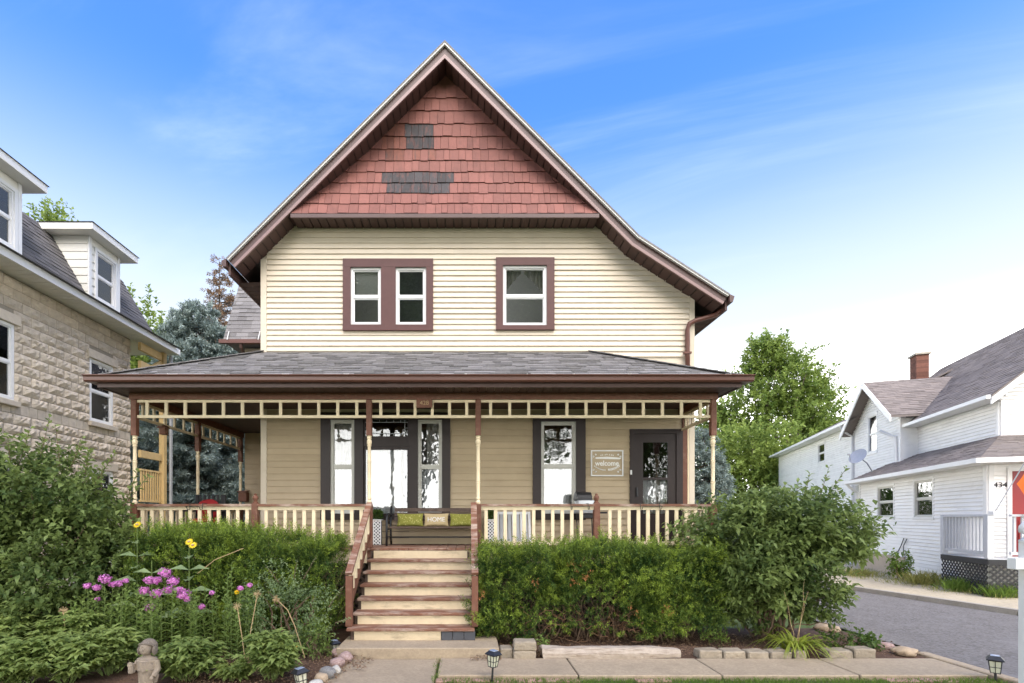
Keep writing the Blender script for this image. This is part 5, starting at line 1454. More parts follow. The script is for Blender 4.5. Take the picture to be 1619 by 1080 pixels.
for k in range(nsl):
    a = x0 + .05 + (x1 - x0 - .1) * k / nsl
    MB().hexa(lbar(a + .008, a + (x1 - x0 - .1) / nsl - .008, DECK + .061, zt_ - .051, .006, .012)).build('slat', 'white_vinyl' if k % 2 else 'slat_grey', sp)
# grill
gr = thing('grill', (PX(920, 9.2), 9.2, DECK), 'small silver grill with black lid behind the railing', 'grill')
gx0, gx1 = PX(911, 9.2), PX(936, 9.2); gz0, gz1 = PZ(812, 9.2), PZ(791, 9.2)
MB().bbox(gx0, gx1, 9.02, 9.36, gz0, gz1, .012).build('firebox', 'silver_metal', gr)
lid = MB()
nseg = 10
for i in range(nseg + 1):
    t = math.pi * i / nseg
    for xx in (gx0 - .02, gx1 - .04): lid.v.append((xx, 9.19 - .17 * math.cos(t), gz1 + .002 + .15 * math.sin(t)))
for i in range(nseg): lid.f.append((2 * i, 2 * i + 1, 2 * i + 3, 2 * i + 2))
lid.f += [tuple(2 * i for i in range(nseg + 1)), tuple(2 * i + 1 for i in range(nseg, -1, -1))]
lid.build('lid', 'black_metal', gr)
MB().bbox(gx1 + .001, gx1 + .24, 9.05, 9.33, gz0 + .0, gz0 + .03, .006).build('side_shelf', 'black_metal', gr)
MB().bbox(gx0 + .02, gx1 - .02, 9.04, 9.34, gz0 - .09, gz0 - .001, .01).build('drip_pan', 'black_metal', gr)
for x in (gx0 + .03, gx1 + .02):
    for yv in (9.06, 9.32): MB().tube([(x, yv, gz0 - .002), (x + .03, yv, DECK + .002)], .011, 6).build('leg', 'black_metal', gr)
# welcome sign
wsY = YW - .03
ws = thing('welcome_sign', (PX(960, wsY), wsY, PZ(753, wsY)), 'white framed welcome sign with leafy wreath on the wall by the door', 'sign')
a, b, c, d = PX(934, wsY), PX(985, wsY), PZ(753, wsY), PZ(712, wsY)
fr = MB()
for q_ in ((a, a + .022, c, d), (b - .022, b, c, d), (a + .022, b - .022, d - .022, d), (a + .022, b - .022, c, c + .022)): fr.box(q_[0], q_[1], wsY - .028, wsY + .0, q_[2], q_[3])
fr.build('frame', 'white_vinyl', ws)
MB().box(a + .022, b - .022, wsY - .008, wsY - .002, c + .022, d - .022).build('board', 'siding_tan', ws)
cxs, czs = (a + b) / 2, (c + d) / 2
text_obj('lettering', 'welcome', 'white_print', ws, (cxs, wsY - .0095, czs - .005), .135, .001, xscale=.92, bold=.003)
MB().add([(a + .09, wsY - .010, czs + .085), (b - .06, wsY - .010, czs + .075), (b - .03, wsY - .010, czs + .105), (cxs, wsY - .010, czs + .125), (a + .09, wsY - .010, czs + .115)], [(0, 1, 2, 3, 4)]).build('brush_stroke', 'white_print', ws)
lf = MB(); q_ = random.Random(8)
def leafmark(x, z, ang_, s_):
    dx, dz = math.cos(ang_) * s_, math.sin(ang_) * s_; nx_, nz_ = -dz * .32, dx * .32
    lf.add([(x, wsY - .0105, z), (x + dx * .5 + nx_, wsY - .0105, z + dz * .5 + nz_), (x + dx, wsY - .0105, z + dz), (x + dx * .5 - nx_, wsY - .0105, z + dz * .5 - nz_)], [(0, 1, 2, 3)])
for k in range(9):
    for sg in (1, -1):
        t = k / 8; x = cxs + sg * (.02 + .20 * t); z = czs - .13 + .075 * t * t
        leafmark(x, z, (.5 if sg > 0 else math.pi - .5) + .5, .035); leafmark(x, z, (.2 if sg > 0 else math.pi - .2) - .6 * sg, .03)
for k in range(7):
    t = k / 6; x = cxs - .12 + .24 * t; z = czs + .15 - .03 * abs(t - .5)
    leafmark(x, z, 1.2 + .6 * q_.random(), .035)
for (sx, sz) in ((-1, 1), (1, 1), (-1, -1), (1, -1)):
    for k in range(4): leafmark(cxs + sx * (.19 + .022 * k), czs + sz * (.16 - .018 * k), math.atan2(sz * (1 if k % 2 else .3), sx * (.3 if k % 2 else 1)), .045)
lf = lf.build('leaf_marks', 'white_print', ws); lf['kind'] = 'stuff'
# mailbox on the porch wall, bird house, red chair
mbx = thing('mailbox', tuple(P(383, 792, 12.1)), 'brown wooden mailbox hung beside the dark porch doorway', 'mailbox')
A_ = P(376, 793, 12.2); B_ = P(389, 778, 12.2)
MB().bbox(A_.x, B_.x, 12.22, 12.38, A_.z, B_.z, .006).build('box', 'brown_wood', mbx)
MB().hexa([(A_.x - .015, 12.19, B_.z), (B_.x + .015, 12.19, B_.z), (B_.x + .015, 12.38, B_.z + .03), (A_.x - .015, 12.38, B_.z + .03), (A_.x - .015, 12.19, B_.z + .02), (B_.x + .015, 12.19, B_.z + .02), (B_.x + .015, 12.38, B_.z + .05), (A_.x - .015, 12.38, B_.z + .05)]).build('lid', 'brown_wood', mbx)
bh = thing('birdhouse', tuple(P(245, 686, 9.2)), 'small brown birdhouse hanging under the porch edge', 'birdhouse')
c = P(245, 681, 9.2); c.x = XPL
MB().bbox(c.x - .055, c.x + .055, c.y - .055, c.y + .055, c.z - .075, c.z + .05, .006).build('box', 'brown_wood_worn', bh)
MB().prism([(c.x - .085, c.z + .045), (c.x + .085, c.z + .045), (c.x, c.z + .115)], c.y - .085, c.y + .085).build('roof', 'brown_wood', bh)
MB().tube([(c.x, c.y, c.z + .11), (c.x, c.y, 3.49)], .004, 4).build('wire', 'black_metal', bh)
rc = thing('porch_chair', (PX(295, 9.3), 9.3, DECK), 'dark slatted porch chair with red cushion behind the left railing', 'chair')
x0, x1, yv = -5.2, -4.68, 9.1
for (x, y) in ((x0, yv), (x1, yv), (x0, yv + .5), (x1, yv + .5)): MB().box(x - .025, x + .025, y - .025, y + .025, DECK + .001, DECK + (.62 if y == yv else .95)).build('leg', 'black_wood', rc)
MB().box(x0, x1, yv - .02, yv + .5, DECK + .34, DECK + .38).build('seat', 'black_wood', rc)
for x in (x0, x1): MB().box(x - .04, x + .04, yv - .04, yv + .47, DECK + .6205, DECK + .65).build('armrest', 'black_wood', rc)
for k in range(6):
    x = x0 + .05 + k * .085; MB().box(x - .02, x + .02, yv + .49, yv + .515, DECK + .39, DECK + .95).build('back_slat', 'black_wood', rc)
MB().blob(((x0 + x1) / 2, yv + .22, DECK + .44), .25, .24, .06, 3, .03, 3).build('seat_cushion', 'red_fabric', rc, smooth=True)
MB().blob(((x0 + x1) / 2, yv + .42, DECK + .66), .24, .07, .20, 4, .03, 3).build('back_cushion', 'red_fabric', rc, smooth=True)
# flower box hooks left on the railings
for (pxa, pxb, lab) in ((300, 320, 'black wire box holder hung on the left porch railing near the red chair'), (903, 930, 'black wire box holder hung on the right porch railing near the grill'), (1013, 1043, 'black wire box holder hung on the porch railing before the storm door')):
    t = thing('rail_hook', (PX((pxa + pxb) / 2, 8.33), 8.33, ZRAIL), lab, 'rail hook', 'wire holders on the porch railing')
    for p_ in (pxa, pxb):
        x = PX(p_, 8.33)
        MB().tube([(x, 8.47, ZRAIL - .06), (x, 8.47, ZRAIL + .008), (x, 8.333, ZRAIL + .008), (x, 8.333, ZRAIL - .09), (x, 8.26, ZRAIL - .09), (x, 8.22, ZRAIL - .04)], .006, 5).build('hook', 'black_metal', t)
    MB().tube([(PX(pxa, 8.33), 8.22, ZRAIL - .04), (PX(pxb, 8.33), 8.22, ZRAIL - .04)], .005, 5).build('bar', 'black_metal', t)

# ------------------------------------------------------------------ garden things: lights, edging, log, rocks, statue
def solar(x, y, zc, label, h=.36, s=1.0, tilt=0.0):
    t = thing('solar_light', (x, y, -.02), label, 'garden light', 'solar path lights')
    M_ = Matrix.Translation((x, y, -.03)) @ Matrix.Rotation(tilt, 4, 'Y') @ Matrix.Scale(s, 4)
    def part(mb, n_, m_): return mb.xf(M_).build(n_, m_, t)
    part(MB().tube([(0, 0, 0), (0, 0, h)], .012, 6), 'stake', 'black_metal')
    k = h
    part(MB().lathe([(.045, 0), (.052, .015), (.066, .14)], (0, 0, k), 4), 'lens', 'pale_lens')
    cg_ = MB()
    for a_ in range(8):
        an = math.pi / 4 * a_ + math.pi / 8 * 0
        r0, r1 = (.052, .075) if a_ % 2 == 0 else (.040, .056)
        cg_.tube([(r0 * math.cos(an), r0 * math.sin(an), k), (r1 * math.cos(an), r1 * math.sin(an), k + .142)], .004, 4)
    for z_, r_ in ((.005, .052), (.07, .064), (.14, .075)):
        cg_.tube([(r_ * math.cos(math.pi / 2 * j), r_ * math.sin(math.pi / 2 * j), k + z_) for j in range(5)], .004, 4)
    part(cg_, 'cage', 'black_metal')
    part(MB().lathe([(.098, 0), (.104, .010), (.060, .045), (.058, .05)], (0, 0, k + .145), 4), 'cap', 'black_metal')
    part(MB().lathe([(.054, 0), (.052, .004)], (0, 0, k + .1955), 4), 'panel', 'solar_panel')
solar(PX(778, 5.62), 5.62, 0, 'black lantern path light on the lawn edge before the front steps', .17, .95, .05)
solar(PX(1574, 5.6), 5.60, 0, 'black lantern path light on the lawn beside the driveway', .10, 1.0, -.02)
solar(PX(478, 5.30), 5.30, 0, 'tilted black lantern path light among the plants left of the walk', .05, 1.0, -.12)
solar(-1.80, 6.72, 0, 'black path light half hidden by leaves left of the steps', .02, .9)
def rough_block(x0, x1, y0, y1, z0, z1, seed):
    bm = bmesh.new()
    bmesh.ops.create_cube(bm, size=1.0, matrix=Matrix.Translation(((x0 + x1) / 2, (y0 + y1) / 2, (z0 + z1) / 2)) @ Matrix.Diagonal((x1 - x0, y1 - y0, z1 - z0, 1)))
    bmesh.ops.bevel(bm, geom=bm.edges[:], offset=.014, segments=1, affect='EDGES')
    bmesh.ops.subdivide_edges(bm, edges=bm.edges[:], cuts=2, use_grid_fill=True)
    for v in bm.verts: v.co += Vector(mnoise.noise_vector(v.co * 14 + Vector((seed, 0, 0)))) * .010
    bm.verts.index_update()
    mb = MB(); mb.add([v.co[:] for v in bm.verts], [[v.index for v in f.verts] for f in bm.faces]); bm.free()
    return mb
EB = [(1106, 1143), (1145, 1180), (1182, 1217), (1219, 1254), (1256, 1276), (1312, 1351), (1353, 1389)]
ord_ = ['first', 'second', 'third', 'fourth', 'fifth', 'sixth', 'seventh']
for i, (p0_, p1_) in enumerate(EB):
    yf = 6.44
    yj = rnd.uniform(-.015, .02); o = rough_block(PX(p0_, yf) + rnd.uniform(0, .012), PX(p1_, yf) - rnd.uniform(0, .012), yf + yj, yf + yj + .2, -.03, .095 + rnd.uniform(-.022, .02), i * 5).build('edging_block', 'edging_block', None)
    tag(o, ord_[i] + ' tan edging block right of the log along the walk', 'edging block', 'edging blocks along the walk')
for (p0_, p1_, za, zb, yf, lab) in ((812, 848, -.03, .105, 6.38, 'lower block of the short stack beside the concrete step'), (813, 848, .106, .225, 6.385, 'upper block of the short stack beside the concrete step'), (791, 811, -.03, .115, 6.46, 'small edging block between the concrete step and the block stack')):
    o = rough_block(PX(p0_, yf), PX(p1_, yf), yf, yf + .2, za, zb, p0_).build('edging_block', 'edging_block', None)
    tag(o, lab, 'edging block', 'edging blocks along the walk')
# weathered split log
lg = MB(); xa_, xb_ = PX(857, 6.40), PX(1079, 6.40); n = 26; rr_ = random.Random(2)
secs = [(-.085, 0.0), (.085, 0.0), (.10, .05), (.085, .11), (.02, .135), (-.06, .125), (-.095, .06)]
for i in range(n + 1):
    t = i / n; x = xa_ + (xb_ - xa_) * t
    k = 1 - .35 * max(0, t - .8) * 3 - .06 * math.sin(9 * t)
    lift = .0 + .03 * max(0, t - .75)
    for (dy, dz) in secs:
        j_ = mnoise.noise(Vector((x * 2.2, dy * 20, dz * 20))) * .018 + mnoise.noise(Vector((x * 9, dy * 40, dz * 40))) * .008
        lg.v.append((x + (rr_.uniform(-.02, .02) if i in (0, n) else 0), 6.50 + dy * k + j_, .004 + lift + max(0, dz * k + j_ * (1 if dz > 0 else 0))))
ns_ = len(secs)
for i in range(n):
    for k in range(ns_): lg.f.append((i * ns_ + k, i * ns_ + (k + 1) % ns_, (i + 1) * ns_ + (k + 1) % ns_, (i + 1) * ns_ + k))
lg.f += [tuple(range(ns_ - 1, -1, -1)), tuple(n * ns_ + k for k in range(ns_))]
o = lg.build('split_log', 'log_wood', None)
tag(o, 'long weathered grey split log edging the planting bed', 'log')
# boulders
RK = [(538, 1031, 13, 9, 'rock_pink', 'speckled pink boulder nearest the concrete step left of the walk'), (546, 1039, 12, 9, 'rock_pink', 'pale pink boulder second from the concrete step'),
      (533, 1047, 12, 9, 'rock_pink', 'mauve boulder third in the row left of the walk'), (530, 1059, 9, 8, 'rock_white', 'small white boulder between the mauve and grey ones'),
      (519, 1063, 13, 11, 'rock_grey', 'smooth dark grey boulder left of the walk'), (508, 1073, 12, 10, 'rock_tan', 'orange tan boulder beside the grey one'), (499, 1082, 12, 9, 'rock_white', 'whitish boulder nearest the viewer left of the walk')]
for i, (px, py, w, h_, m_, lab) in enumerate(RK):
    Yr = EYE * F / (py + h_ * .75 - CY); k = Yr / F
    o = MB().blob((PX(px, Yr), Yr, h_ * k * .8 - .01), w * k, w * k * .9, h_ * k, i + 1, .10, 3, 1.3).build('boulder', m_, None, smooth=True)
    tag(o, lab, 'boulder', 'boulders along the front walk')
RK2 = [(1243, 1020, 10, 7, 'rock_grey', 'dark grey rock behind the edging beside the daylily'), (1231, 1026, 7, 5, 'rock_white', 'pale rock just left of the daylily'), (1302, 990, 13, 7, 'rock_tan', 'brown flat rock under the lilac by the driveway'),
       (1318, 993, 9, 6, 'rock_tan', 'brown rock at the driveway corner of the bed'), (1378, 1012, 14, 6, 'rock_grey', 'flat grey rock along the driveway edge of the bed'), (1400, 1020, 13, 7, 'rock_pink', 'pinkish rock along the driveway edge of the bed'), (1430, 1028, 17, 8, 'rock_tan', 'large tan rock at the corner of bed and driveway')]
for i, (px, py, w, h_, m_, lab) in enumerate(RK2):
    Yr = EYE * F / (py + h_ * .75 - CY); k = Yr / F
    o = MB().blob((PX(px, Yr), Yr, h_ * k * .6 - .01), w * k, w * k * .8, h_ * k, i + 21, .16, 3, 1.7).build('garden_rock', m_, None, smooth=True)
    tag(o, lab, 'rock', 'rocks edging the right bed')
# statue: robed figure, one continuous stone surface
sx, sy = 0.0, 0.0
stt = thing('garden_statue', (PX(233, 5.2), 5.2, -.02), 'weathered stone statue of a robed figure among the peonies', 'statue')
sb_ = MB()
body = [(.085, -.05), (.085, .0), (.075, .03), (.072, .10), (.078, .18), (.082, .24), (.088, .275), (.082, .295), (.045, .312), (.030, .322), (.030, .345)]
sb_.lathe(body, (sx, sy, 0), 24, 1.0, .72)
for k in range(8):                                   # folds of the robe
    z = .215 + k * .011
    sb_.tube([(sx + .085 * math.sin(a_) * (1 - .02 * k), sy - .062 * math.cos(a_) - .004, z - .018 * math.cos(a_)) for a_ in np.linspace(-1.2, 1.2, 9)], .0042, 5)
sb_.tube([(sx - .078, sy, .27), (sx - .098, sy - .02, .215), (sx - .092, sy - .055, .19)], [.024, .022, .02], 10)
sb_.bbox(sx - .122, sx - .078, sy - .082, sy - .030, .175, .262, .010)      # raised sleeve and hand
for k in range(4): sb_.tube([(sx - .117 + k * .011, sy - .078, .24), (sx - .117 + k * .011, sy - .074, .272 + (.006 if k in (1, 2) else 0))], .0055, 6)
sb_.tube([(sx + .08, sy, .275), (sx + .098, sy - .012, .20), (sx + .088, sy - .055, .150)], [.026, .025, .022], 10)
sb_.blob((sx + .078, sy - .066, .135), .018, .014, .024, 2, .05, 2)
sb_.tube([(sx + .09, sy - .02, .16), (sx + .085, sy - .02, .09)], [.026, .012], 8)
sb_.blob((sx, sy - .022, .382), .048, .050, .060, 1, .02, 3)                 # head
hr_ = MB(); hr_.blob((sx, sy + .024, .394), .074, .052, .066, 3, .02, 3)                 # bobbed hair
for s_ in (-1, 1): hr_.blob((sx + s_ * .064, sy + .004, .362), .017, .038, .046, 5, .02, 2)
sb_.blob((sx, sy - .074, .378), .0075, .009, .015, 1, 0, 2)                  # nose
for s_ in (-1, 1):
    sb_.tube([(sx + s_ * (.010 + .004 * j), sy - .068 + .0014 * j * j * .6, .394 - .0015 * (j - 2) ** 2 * .3) for j in range(5)], .0045, 5)   # closed eyes
sb_.tube([(sx + .0040 * j, sy - .0690 + .0009 * j * j, .357) for j in range(-4, 5)], .005, 5)                                           # mouth
hr_.tube([(sx + .058 * math.sin(a_), sy - .05 * math.cos(a_), .400 + .030 * math.cos(a_)) for a_ in np.linspace(-1.5, 1.5, 11)], .012, 8); sb_.blob((sx, sy - .064, .412), .008, .012, .012, 2, 0, 2)
sb_.xf(Matrix.Translation((PX(233, 5.2), 5.2, -.0)) @ Matrix.Scale(1.19, 4))
hr_.xf(Matrix.Translation((PX(233, 5.2), 5.2, -.0)) @ Matrix.Scale(1.19, 4))
ho_ = hr_.build('hair', 'statue_hair', stt)
rm = ho_.modifiers.new('remesh', 'REMESH'); rm.mode = 'VOXEL'; rm.voxel_size = .004; rm.use_smooth_shade = True
so_ = sb_.build('figure', 'statue_stone', stt)
rm = so_.modifiers.new('remesh', 'REMESH'); rm.mode = 'VOXEL'; rm.voxel_size = .0036; rm.use_smooth_shade = True
# ------------------------------------------------------------------ plants
def twigs_to_leaves(L, base, tip, per, llen, lwid, tint, spread=.9, droop=.15, opp=True, start=.15, tipgain=.3, sizevar=.25):
    """leaves along straight twigs base->tip; leaf axis leans out from the twig"""
    r = L.r; N = len(base)
    d = unit(tip - base)
    t = np.linspace(start, 1.0, per)[None, :] + r.uniform(-.04, .04, (N, per))
    pos = base[:, None, :] + (tip - base)[:, None, :] * t[..., None]
    side = unit(np.cross(d, r.normal(0, 1, (N, 3))))
    other = np.cross(d, side)
    ph = np.arange(per)[None, :] * (2.4 if not opp else 1.57) + r.uniform(0, 6.28, (N, 1))
    out = side[:, None, :] * np.cos(ph)[..., None] + other[:, None, :] * np.sin(ph)[..., None]
    if opp: out = out * np.where(np.arange(per) % 2 == 0, 1, -1)[None, :, None]
    ax = d[:, None, :] * (1 - spread * .5) + out * spread + np.array([0, 0, .12]) + r.normal(0, .18, (N, per, 3))
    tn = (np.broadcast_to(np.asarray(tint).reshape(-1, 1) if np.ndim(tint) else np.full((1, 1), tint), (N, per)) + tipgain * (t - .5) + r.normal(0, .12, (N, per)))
    n = N * per
    s = 1 + r.normal(0, sizevar, n).clip(-.5, .6)
    L.add(pos.reshape(n, 3), ax.reshape(n, 3), llen * s, lwid * s, tn.reshape(n), .22, droop)
def clump_noise(p, f, seed): return np.array([mnoise.noise(Vector((q[0] * f, q[1] * f, q[2] * f + seed))) for q in p])
def shell_points(r, n, c, rad, inner=.55, zmin=None, lump=.18, seed=0, f=1.6, power=.5):
    d = unit(r.normal(0, 1, (n, 3)))
    k = inner + (1 - inner) * r.uniform(0, 1, n) ** power
    k = k * (1 + lump * clump_noise(d * 1.0 + seed, f, seed) * 2)
    p = d * k[:, None] * np.array(rad) + np.array(c)
    if zmin is not None: m = p[:, 2] > zmin; p, d = p[m], d[m]
    return p, d
def stems_mesh(base, targets, r0, r1, m, name, parent, bend=.25, n=5, seed=0, jag=.04):
    q = random.Random(seed); mb = MB()
    for b, t in zip(base, targets):
        b = Vector(b); t = Vector(t); pts_ = []
        for i in range(n + 1):
            u_ = i / n; p_ = b.lerp(t, u_); p_.z += bend * (t - b).length * math.sin(math.pi * u_) * .3
            if 0 < i < n: p_ += Vector((q.uniform(-jag, jag), q.uniform(-jag, jag), q.uniform(-jag, jag)))
            pts_.append(p_)
        mb.tube(pts_, [r0 + (r1 - r0) * i / n for i in range(n + 1)], 5, False)
    return mb.build(name, m, parent)
def shrub(name, label, c, rad, base, ntw, per, llen, lwid, leafm, seed, zmin=.25, sprouts=(), lump=.18, inner=.5, tint0=.35, twlen=.28, cat='shrub', group=None, nst=22, squash=None, lobes=None):
    t = thing(name, base, label, cat, group)
    L = Leaves(seed); r = L.r
    if lobes:
        vol = [a_[1][0] * a_[1][2] for a_ in lobes]; pr = [shell_points(r, int(ntw * v_ / sum(vol)), a_[0], a_[1], inner, zmin, lump, seed + k_) for k_, (a_, v_) in enumerate(zip(lobes, vol))]
        p = np.concatenate([a_[0] for a_ in pr]); d = np.concatenate([a_[1] for a_ in pr])
    else: p, d = shell_points(r, ntw, c, rad, inner, zmin, lump, seed)
    gaps = clump_noise(p, 3.2, seed + 21) < -.10
    keep = ~(gaps & (r.uniform(0, 1, len(p)) < .8)); p, d = p[keep], d[keep]
    if squash is not None: keep = squash(p); p, d = p[keep], d[keep]
    out = unit(d * np.array([1, 1, .7]) + np.array([0, 0, .45]) + r.normal(0, .35, (len(p), 3)))
    ln = twlen * r.uniform(.6, 1.3, len(p))
    lay = clump_noise(p, 2.3, seed + 9)
    tint = tint0 + .5 * lay + r.normal(0, .10, len(p))
    twigs_to_leaves(L, p - out * ln[:, None] * .6, p + out * ln[:, None] * .4, per, llen, lwid, tint)
    for (bx, by, bz, tx, ty, tz) in sprouts:                       # long upright shoots above the crown
        b = np.array([[bx, by, bz]]); tp = np.array([[tx, ty, tz]])
        twigs_to_leaves(L, b, tp, 22, llen * .8, lwid * .8, np.array([tint0 + .25]), spread=.75, start=.05)
    L.build('foliage', leafm, t, base)
    sel = r.choice(len(p), min(nst, len(p)), replace=False)
    bs = [(base[0] + r.uniform(-.22, .22), base[1] + r.uniform(-.15, .15), base[2]) for _ in sel]
    s = stems_mesh(bs, [tuple(p[i] * .9 + np.array(base) * .1) for i in sel], .016, .004, 'twig', 'stems', t, .5, 6, seed)
    s['kind'] = 'stuff'
    if sprouts: 
        s = stems_mesh([q_[:3] for q_ in sprouts], [q_[3:] for q_ in sprouts], .006, .002, 'twig', 'shoots', t, 0, 3, seed, .005); s['kind'] = 'stuff'
    return t
# big lilac at the left edge
spL = []
for (px0, py0, px1, py1) in ((60, 745, 78, 660), (30, 735, 47, 680), (112, 740, 130, 695), (95, 740, 88, 672), (150, 765, 183, 715), (18, 740, 12, 690), (195, 800, 235, 752), (200, 790, 218, 745), (135, 750, 140, 712), (75, 750, 62, 705), (160, 775, 162, 735)):
    a, b = P(px0, py0, 7.2), P(px1, py1, 7.15); spL.append((*a, *b))
shrub('lilac_bush', 'large dense lilac bush at the left edge beside the porch', (-6.15, 7.35, 1.45), (1.30, 1.0, 1.30), (-6.15, 7.35, -.02), 4200, 9, .098, .048, 'leaf_lilac', 31, .12, spL, .22, .45, .40,
      lobes=[((-6.2, 7.4, 1.2), (1.25, .95, 1.15)), ((-6.35, 7.3, 2.15), (.8, .7, .75)), ((-5.55, 7.25, 1.75), (.6, .6, .6)), ((-5.2, 7.2, 1.0), (.55, .5, .7)), ((-6.9, 7.2, 1.8), (.7, .6, .9)), ((-6.0, 6.9, .8), (.8, .6, .7))])
spR = []
for (px0, py0, px1, py1) in ((1300, 800, 1338, 740), (1290, 805, 1311, 738), (1270, 800, 1280, 748), (1255, 800, 1262, 762), (1185, 810, 1190, 770), (1165, 815, 1172, 780), (1330, 830, 1372, 822), (1335, 850, 1398, 845), (1340, 860, 1388, 858), (1325, 840, 1386, 805), (1215, 805, 1216, 775), (1330, 890, 1340, 955)):
    a, b = P(px0, py0, 7.3), P(px1, py1, 7.2); spR.append((*a, *b))
shrub('lilac_bush', 'round leafy lilac bush right of the hedge beside the driveway', (4.48, 7.35, 1.27), (1.30, .95, 1.05), (4.5, 7.4, -.02), 4400, 9, .094, .042, 'leaf_lilac', 33, .12, spR, .22, .42, .47, nst=46,
      lobes=[((4.30, 7.45, 1.38), (1.10, .85, .74)), ((5.05, 7.2, 1.55), (.74, .6, .50)), ((3.98, 7.3, 1.52), (.55, .55, .42)), ((4.85, 7.1, .80), (.48, .42, .46)), ((4.65, 7.3, 1.88), (.85, .7, .32)), ((5.35, 7.1, 1.42), (.38, .4, .22)), ((4.15, 7.0, .95), (.55, .35, .40)), ((4.1, 7.6, .70), (.80, .45, .55))])
# yew hedges: feathery sprigs of needles
def yew(name, label, boxes, seed, n, base, tint0=.28, bare=None, dead=()):
    """sprigs over the outer skin of rounded boxes (x0,x1,y0,y1,z0,z1)"""
    t = thing(name, base, label, 'hedge')
    L = Leaves(seed); r = L.r
    P_, D_ = [], []
    for (x0, x1, y0, y1, z0, z1) in boxes:
        c = np.array([(x0 + x1) / 2, (y0 + y1) / 2, (z0 + z1) / 2]); h_ = np.array([(x1 - x0) / 2, (y1 - y0) / 2, (z1 - z0) / 2])
        m = int(n * h_[0] * 2 / sum(b[1] - b[0] for b in boxes))
        q_ = r.uniform(-1, 1, (m, 3))
        ax = r.choice(3, m, p=[.14, .5, .36]); sg = np.where(r.uniform(0, 1, m) < .5, -1, 1)
        sg = np.where((ax == 2), 1, np.where((ax == 1) & (r.uniform(0, 1, m) < .75), -1, sg))
        q_[np.arange(m), ax] = sg * (1 - r.uniform(0, .38, m) ** 1.6)
        d = unit(np.sign(q_) * np.abs(q_) ** 4)
        rr = np.linalg.norm(np.abs(q_) ** 5, axis=1) ** .2
        q_ = q_ / np.maximum(rr, .6)[:, None] * np.minimum(rr, 1)[:, None]
        p = c + q_ * h_
        p = p + d * (.16 * clump_noise(p, 2.6, seed) + .12 * clump_noise(p, 6, seed + 3))[:, None]
        P_.append(p); D_.append(d)
    p = np.concatenate(P_); d = np.concatenate(D_)
    if bare is not None: k = ~bare(p, r); p, d = p[k], d[k]
    gaps = clump_noise(p, 5.0, seed + 31) < -.12; kp = ~(gaps & (r.uniform(0, 1, len(p)) < .6)); p, d = p[kp], d[kp]
    N = len(p)
    axis = unit(d + np.array([0, 0, .55]) + r.normal(0, .42, (N, 3)))
    ln = r.uniform(.09, .21, N)
    lay = clump_noise(p, 3.0, seed + 5)
    young = (clump_noise(p, 5.0, seed + 8) > .17) & (r.uniform(0, 1, N) < .75)
    tint = np.where(young, .74, .26) + .25 * lay + r.normal(0, .10, N) + (tint0 - .28)
    twigs_to_leaves(L, p - axis * ln[:, None] * .35, p + axis * ln[:, None] * .65, 15, .040, .0115, tint, spread=.9, droop=0, opp=True, start=.02, tipgain=.35, sizevar=.15)
    # feathery shoots standing out of the top and front
    ks = int(N * .05); top = p[:, 2] > np.quantile(p[:, 2], .72); ti = r.choice(np.where(top)[0], ks)
    sh = unit(np.stack([r.normal(0, .45, ks), r.normal(-.15, .45, ks), np.ones(ks)], 1)) * r.uniform(.14, .30, (ks, 1))
    twigs_to_leaves(L, p[ti], p[ti] + sh, 26, .042, .0115, .55 + r.normal(0, .2, ks), spread=.8, droop=0, opp=True, start=.0, tipgain=.5, sizevar=.15)
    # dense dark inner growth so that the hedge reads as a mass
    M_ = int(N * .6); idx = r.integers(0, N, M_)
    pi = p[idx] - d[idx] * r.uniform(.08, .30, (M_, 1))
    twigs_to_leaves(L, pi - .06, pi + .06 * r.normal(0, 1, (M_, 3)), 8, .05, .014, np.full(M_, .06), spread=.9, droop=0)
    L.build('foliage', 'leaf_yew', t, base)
    nb = 70; q_ = random.Random(seed)
    bs, ts = [], []
    for k in range(nb):
        b = boxes[k % len(boxes)]; x = q_.uniform(b[0] + .15, b[1] - .15)
        bs.append((x, q_.uniform((b[2] + b[3]) / 2 - .2, (b[2] + b[3]) / 2 + .2), -.02)); ts.append((x + q_.uniform(-.5, .5), q_.uniform(b[2] + .05, b[3] - .1), q_.uniform(b[4] + .25, b[5] - .15)))
    s = stems_mesh(bs, ts, .014, .004, 'twig', 'branches', t, .3, 6, seed, .06); s['kind'] = 'stuff'
    if dead:
        Ld = Leaves(seed + 40); 
        for (pp) in dead:
            m = 5; b = np.repeat(np.array([pp]), m, 0) + Ld.r.normal(0, .03, (m, 3))
            tp = b + unit(Ld.r.normal(0, 1, (m, 3)) + np.array([0, -1, .3])) * .09
            twigs_to_leaves(Ld, b, tp, 10, .03, .008, np.full(m, .6), droop=0)
        Ld.build('dead_sprigs', 'leaf_dead', t, base)
    return t
yew('yew_hedge', 'spreading yew hedge left of the front steps', [(-4.75, -3.3, 6.95, 8.15, .15, 1.58), (-3.5, -1.9, 6.95, 8.15, .15, 1.46)], 41, 7400, (-3.3, 7.6, -.02), .32)
fy = 7.0
deadp = [tuple(P(px, py, fy - .05)) for px, py in ((905, 897), (917, 895), (905, 921), (1003, 966), (767, 942), (848, 925), (930, 910), (1055, 968))]
yew('yew_hedge', 'clipped yew hedge right of the front steps with browning twigs', [(.12, 1.55, 6.98, 8.1, .12, 1.30), (1.3, 2.75, 6.95, 8.1, .15, 1.36), (2.4, 3.60, 7.0, 8.1, .12, 1.33)], 43, 9000, (1.8, 7.6, -.02), .28,
    bare=lambda p, r: (p[:, 2] < .58 + .14 * np.sin(p[:, 0] * 4 + 1)) & (p[:, 0] > .95) & (p[:, 0] < 2.45) & (r.uniform(0, 1, len(p)) < .82), dead=deadp)
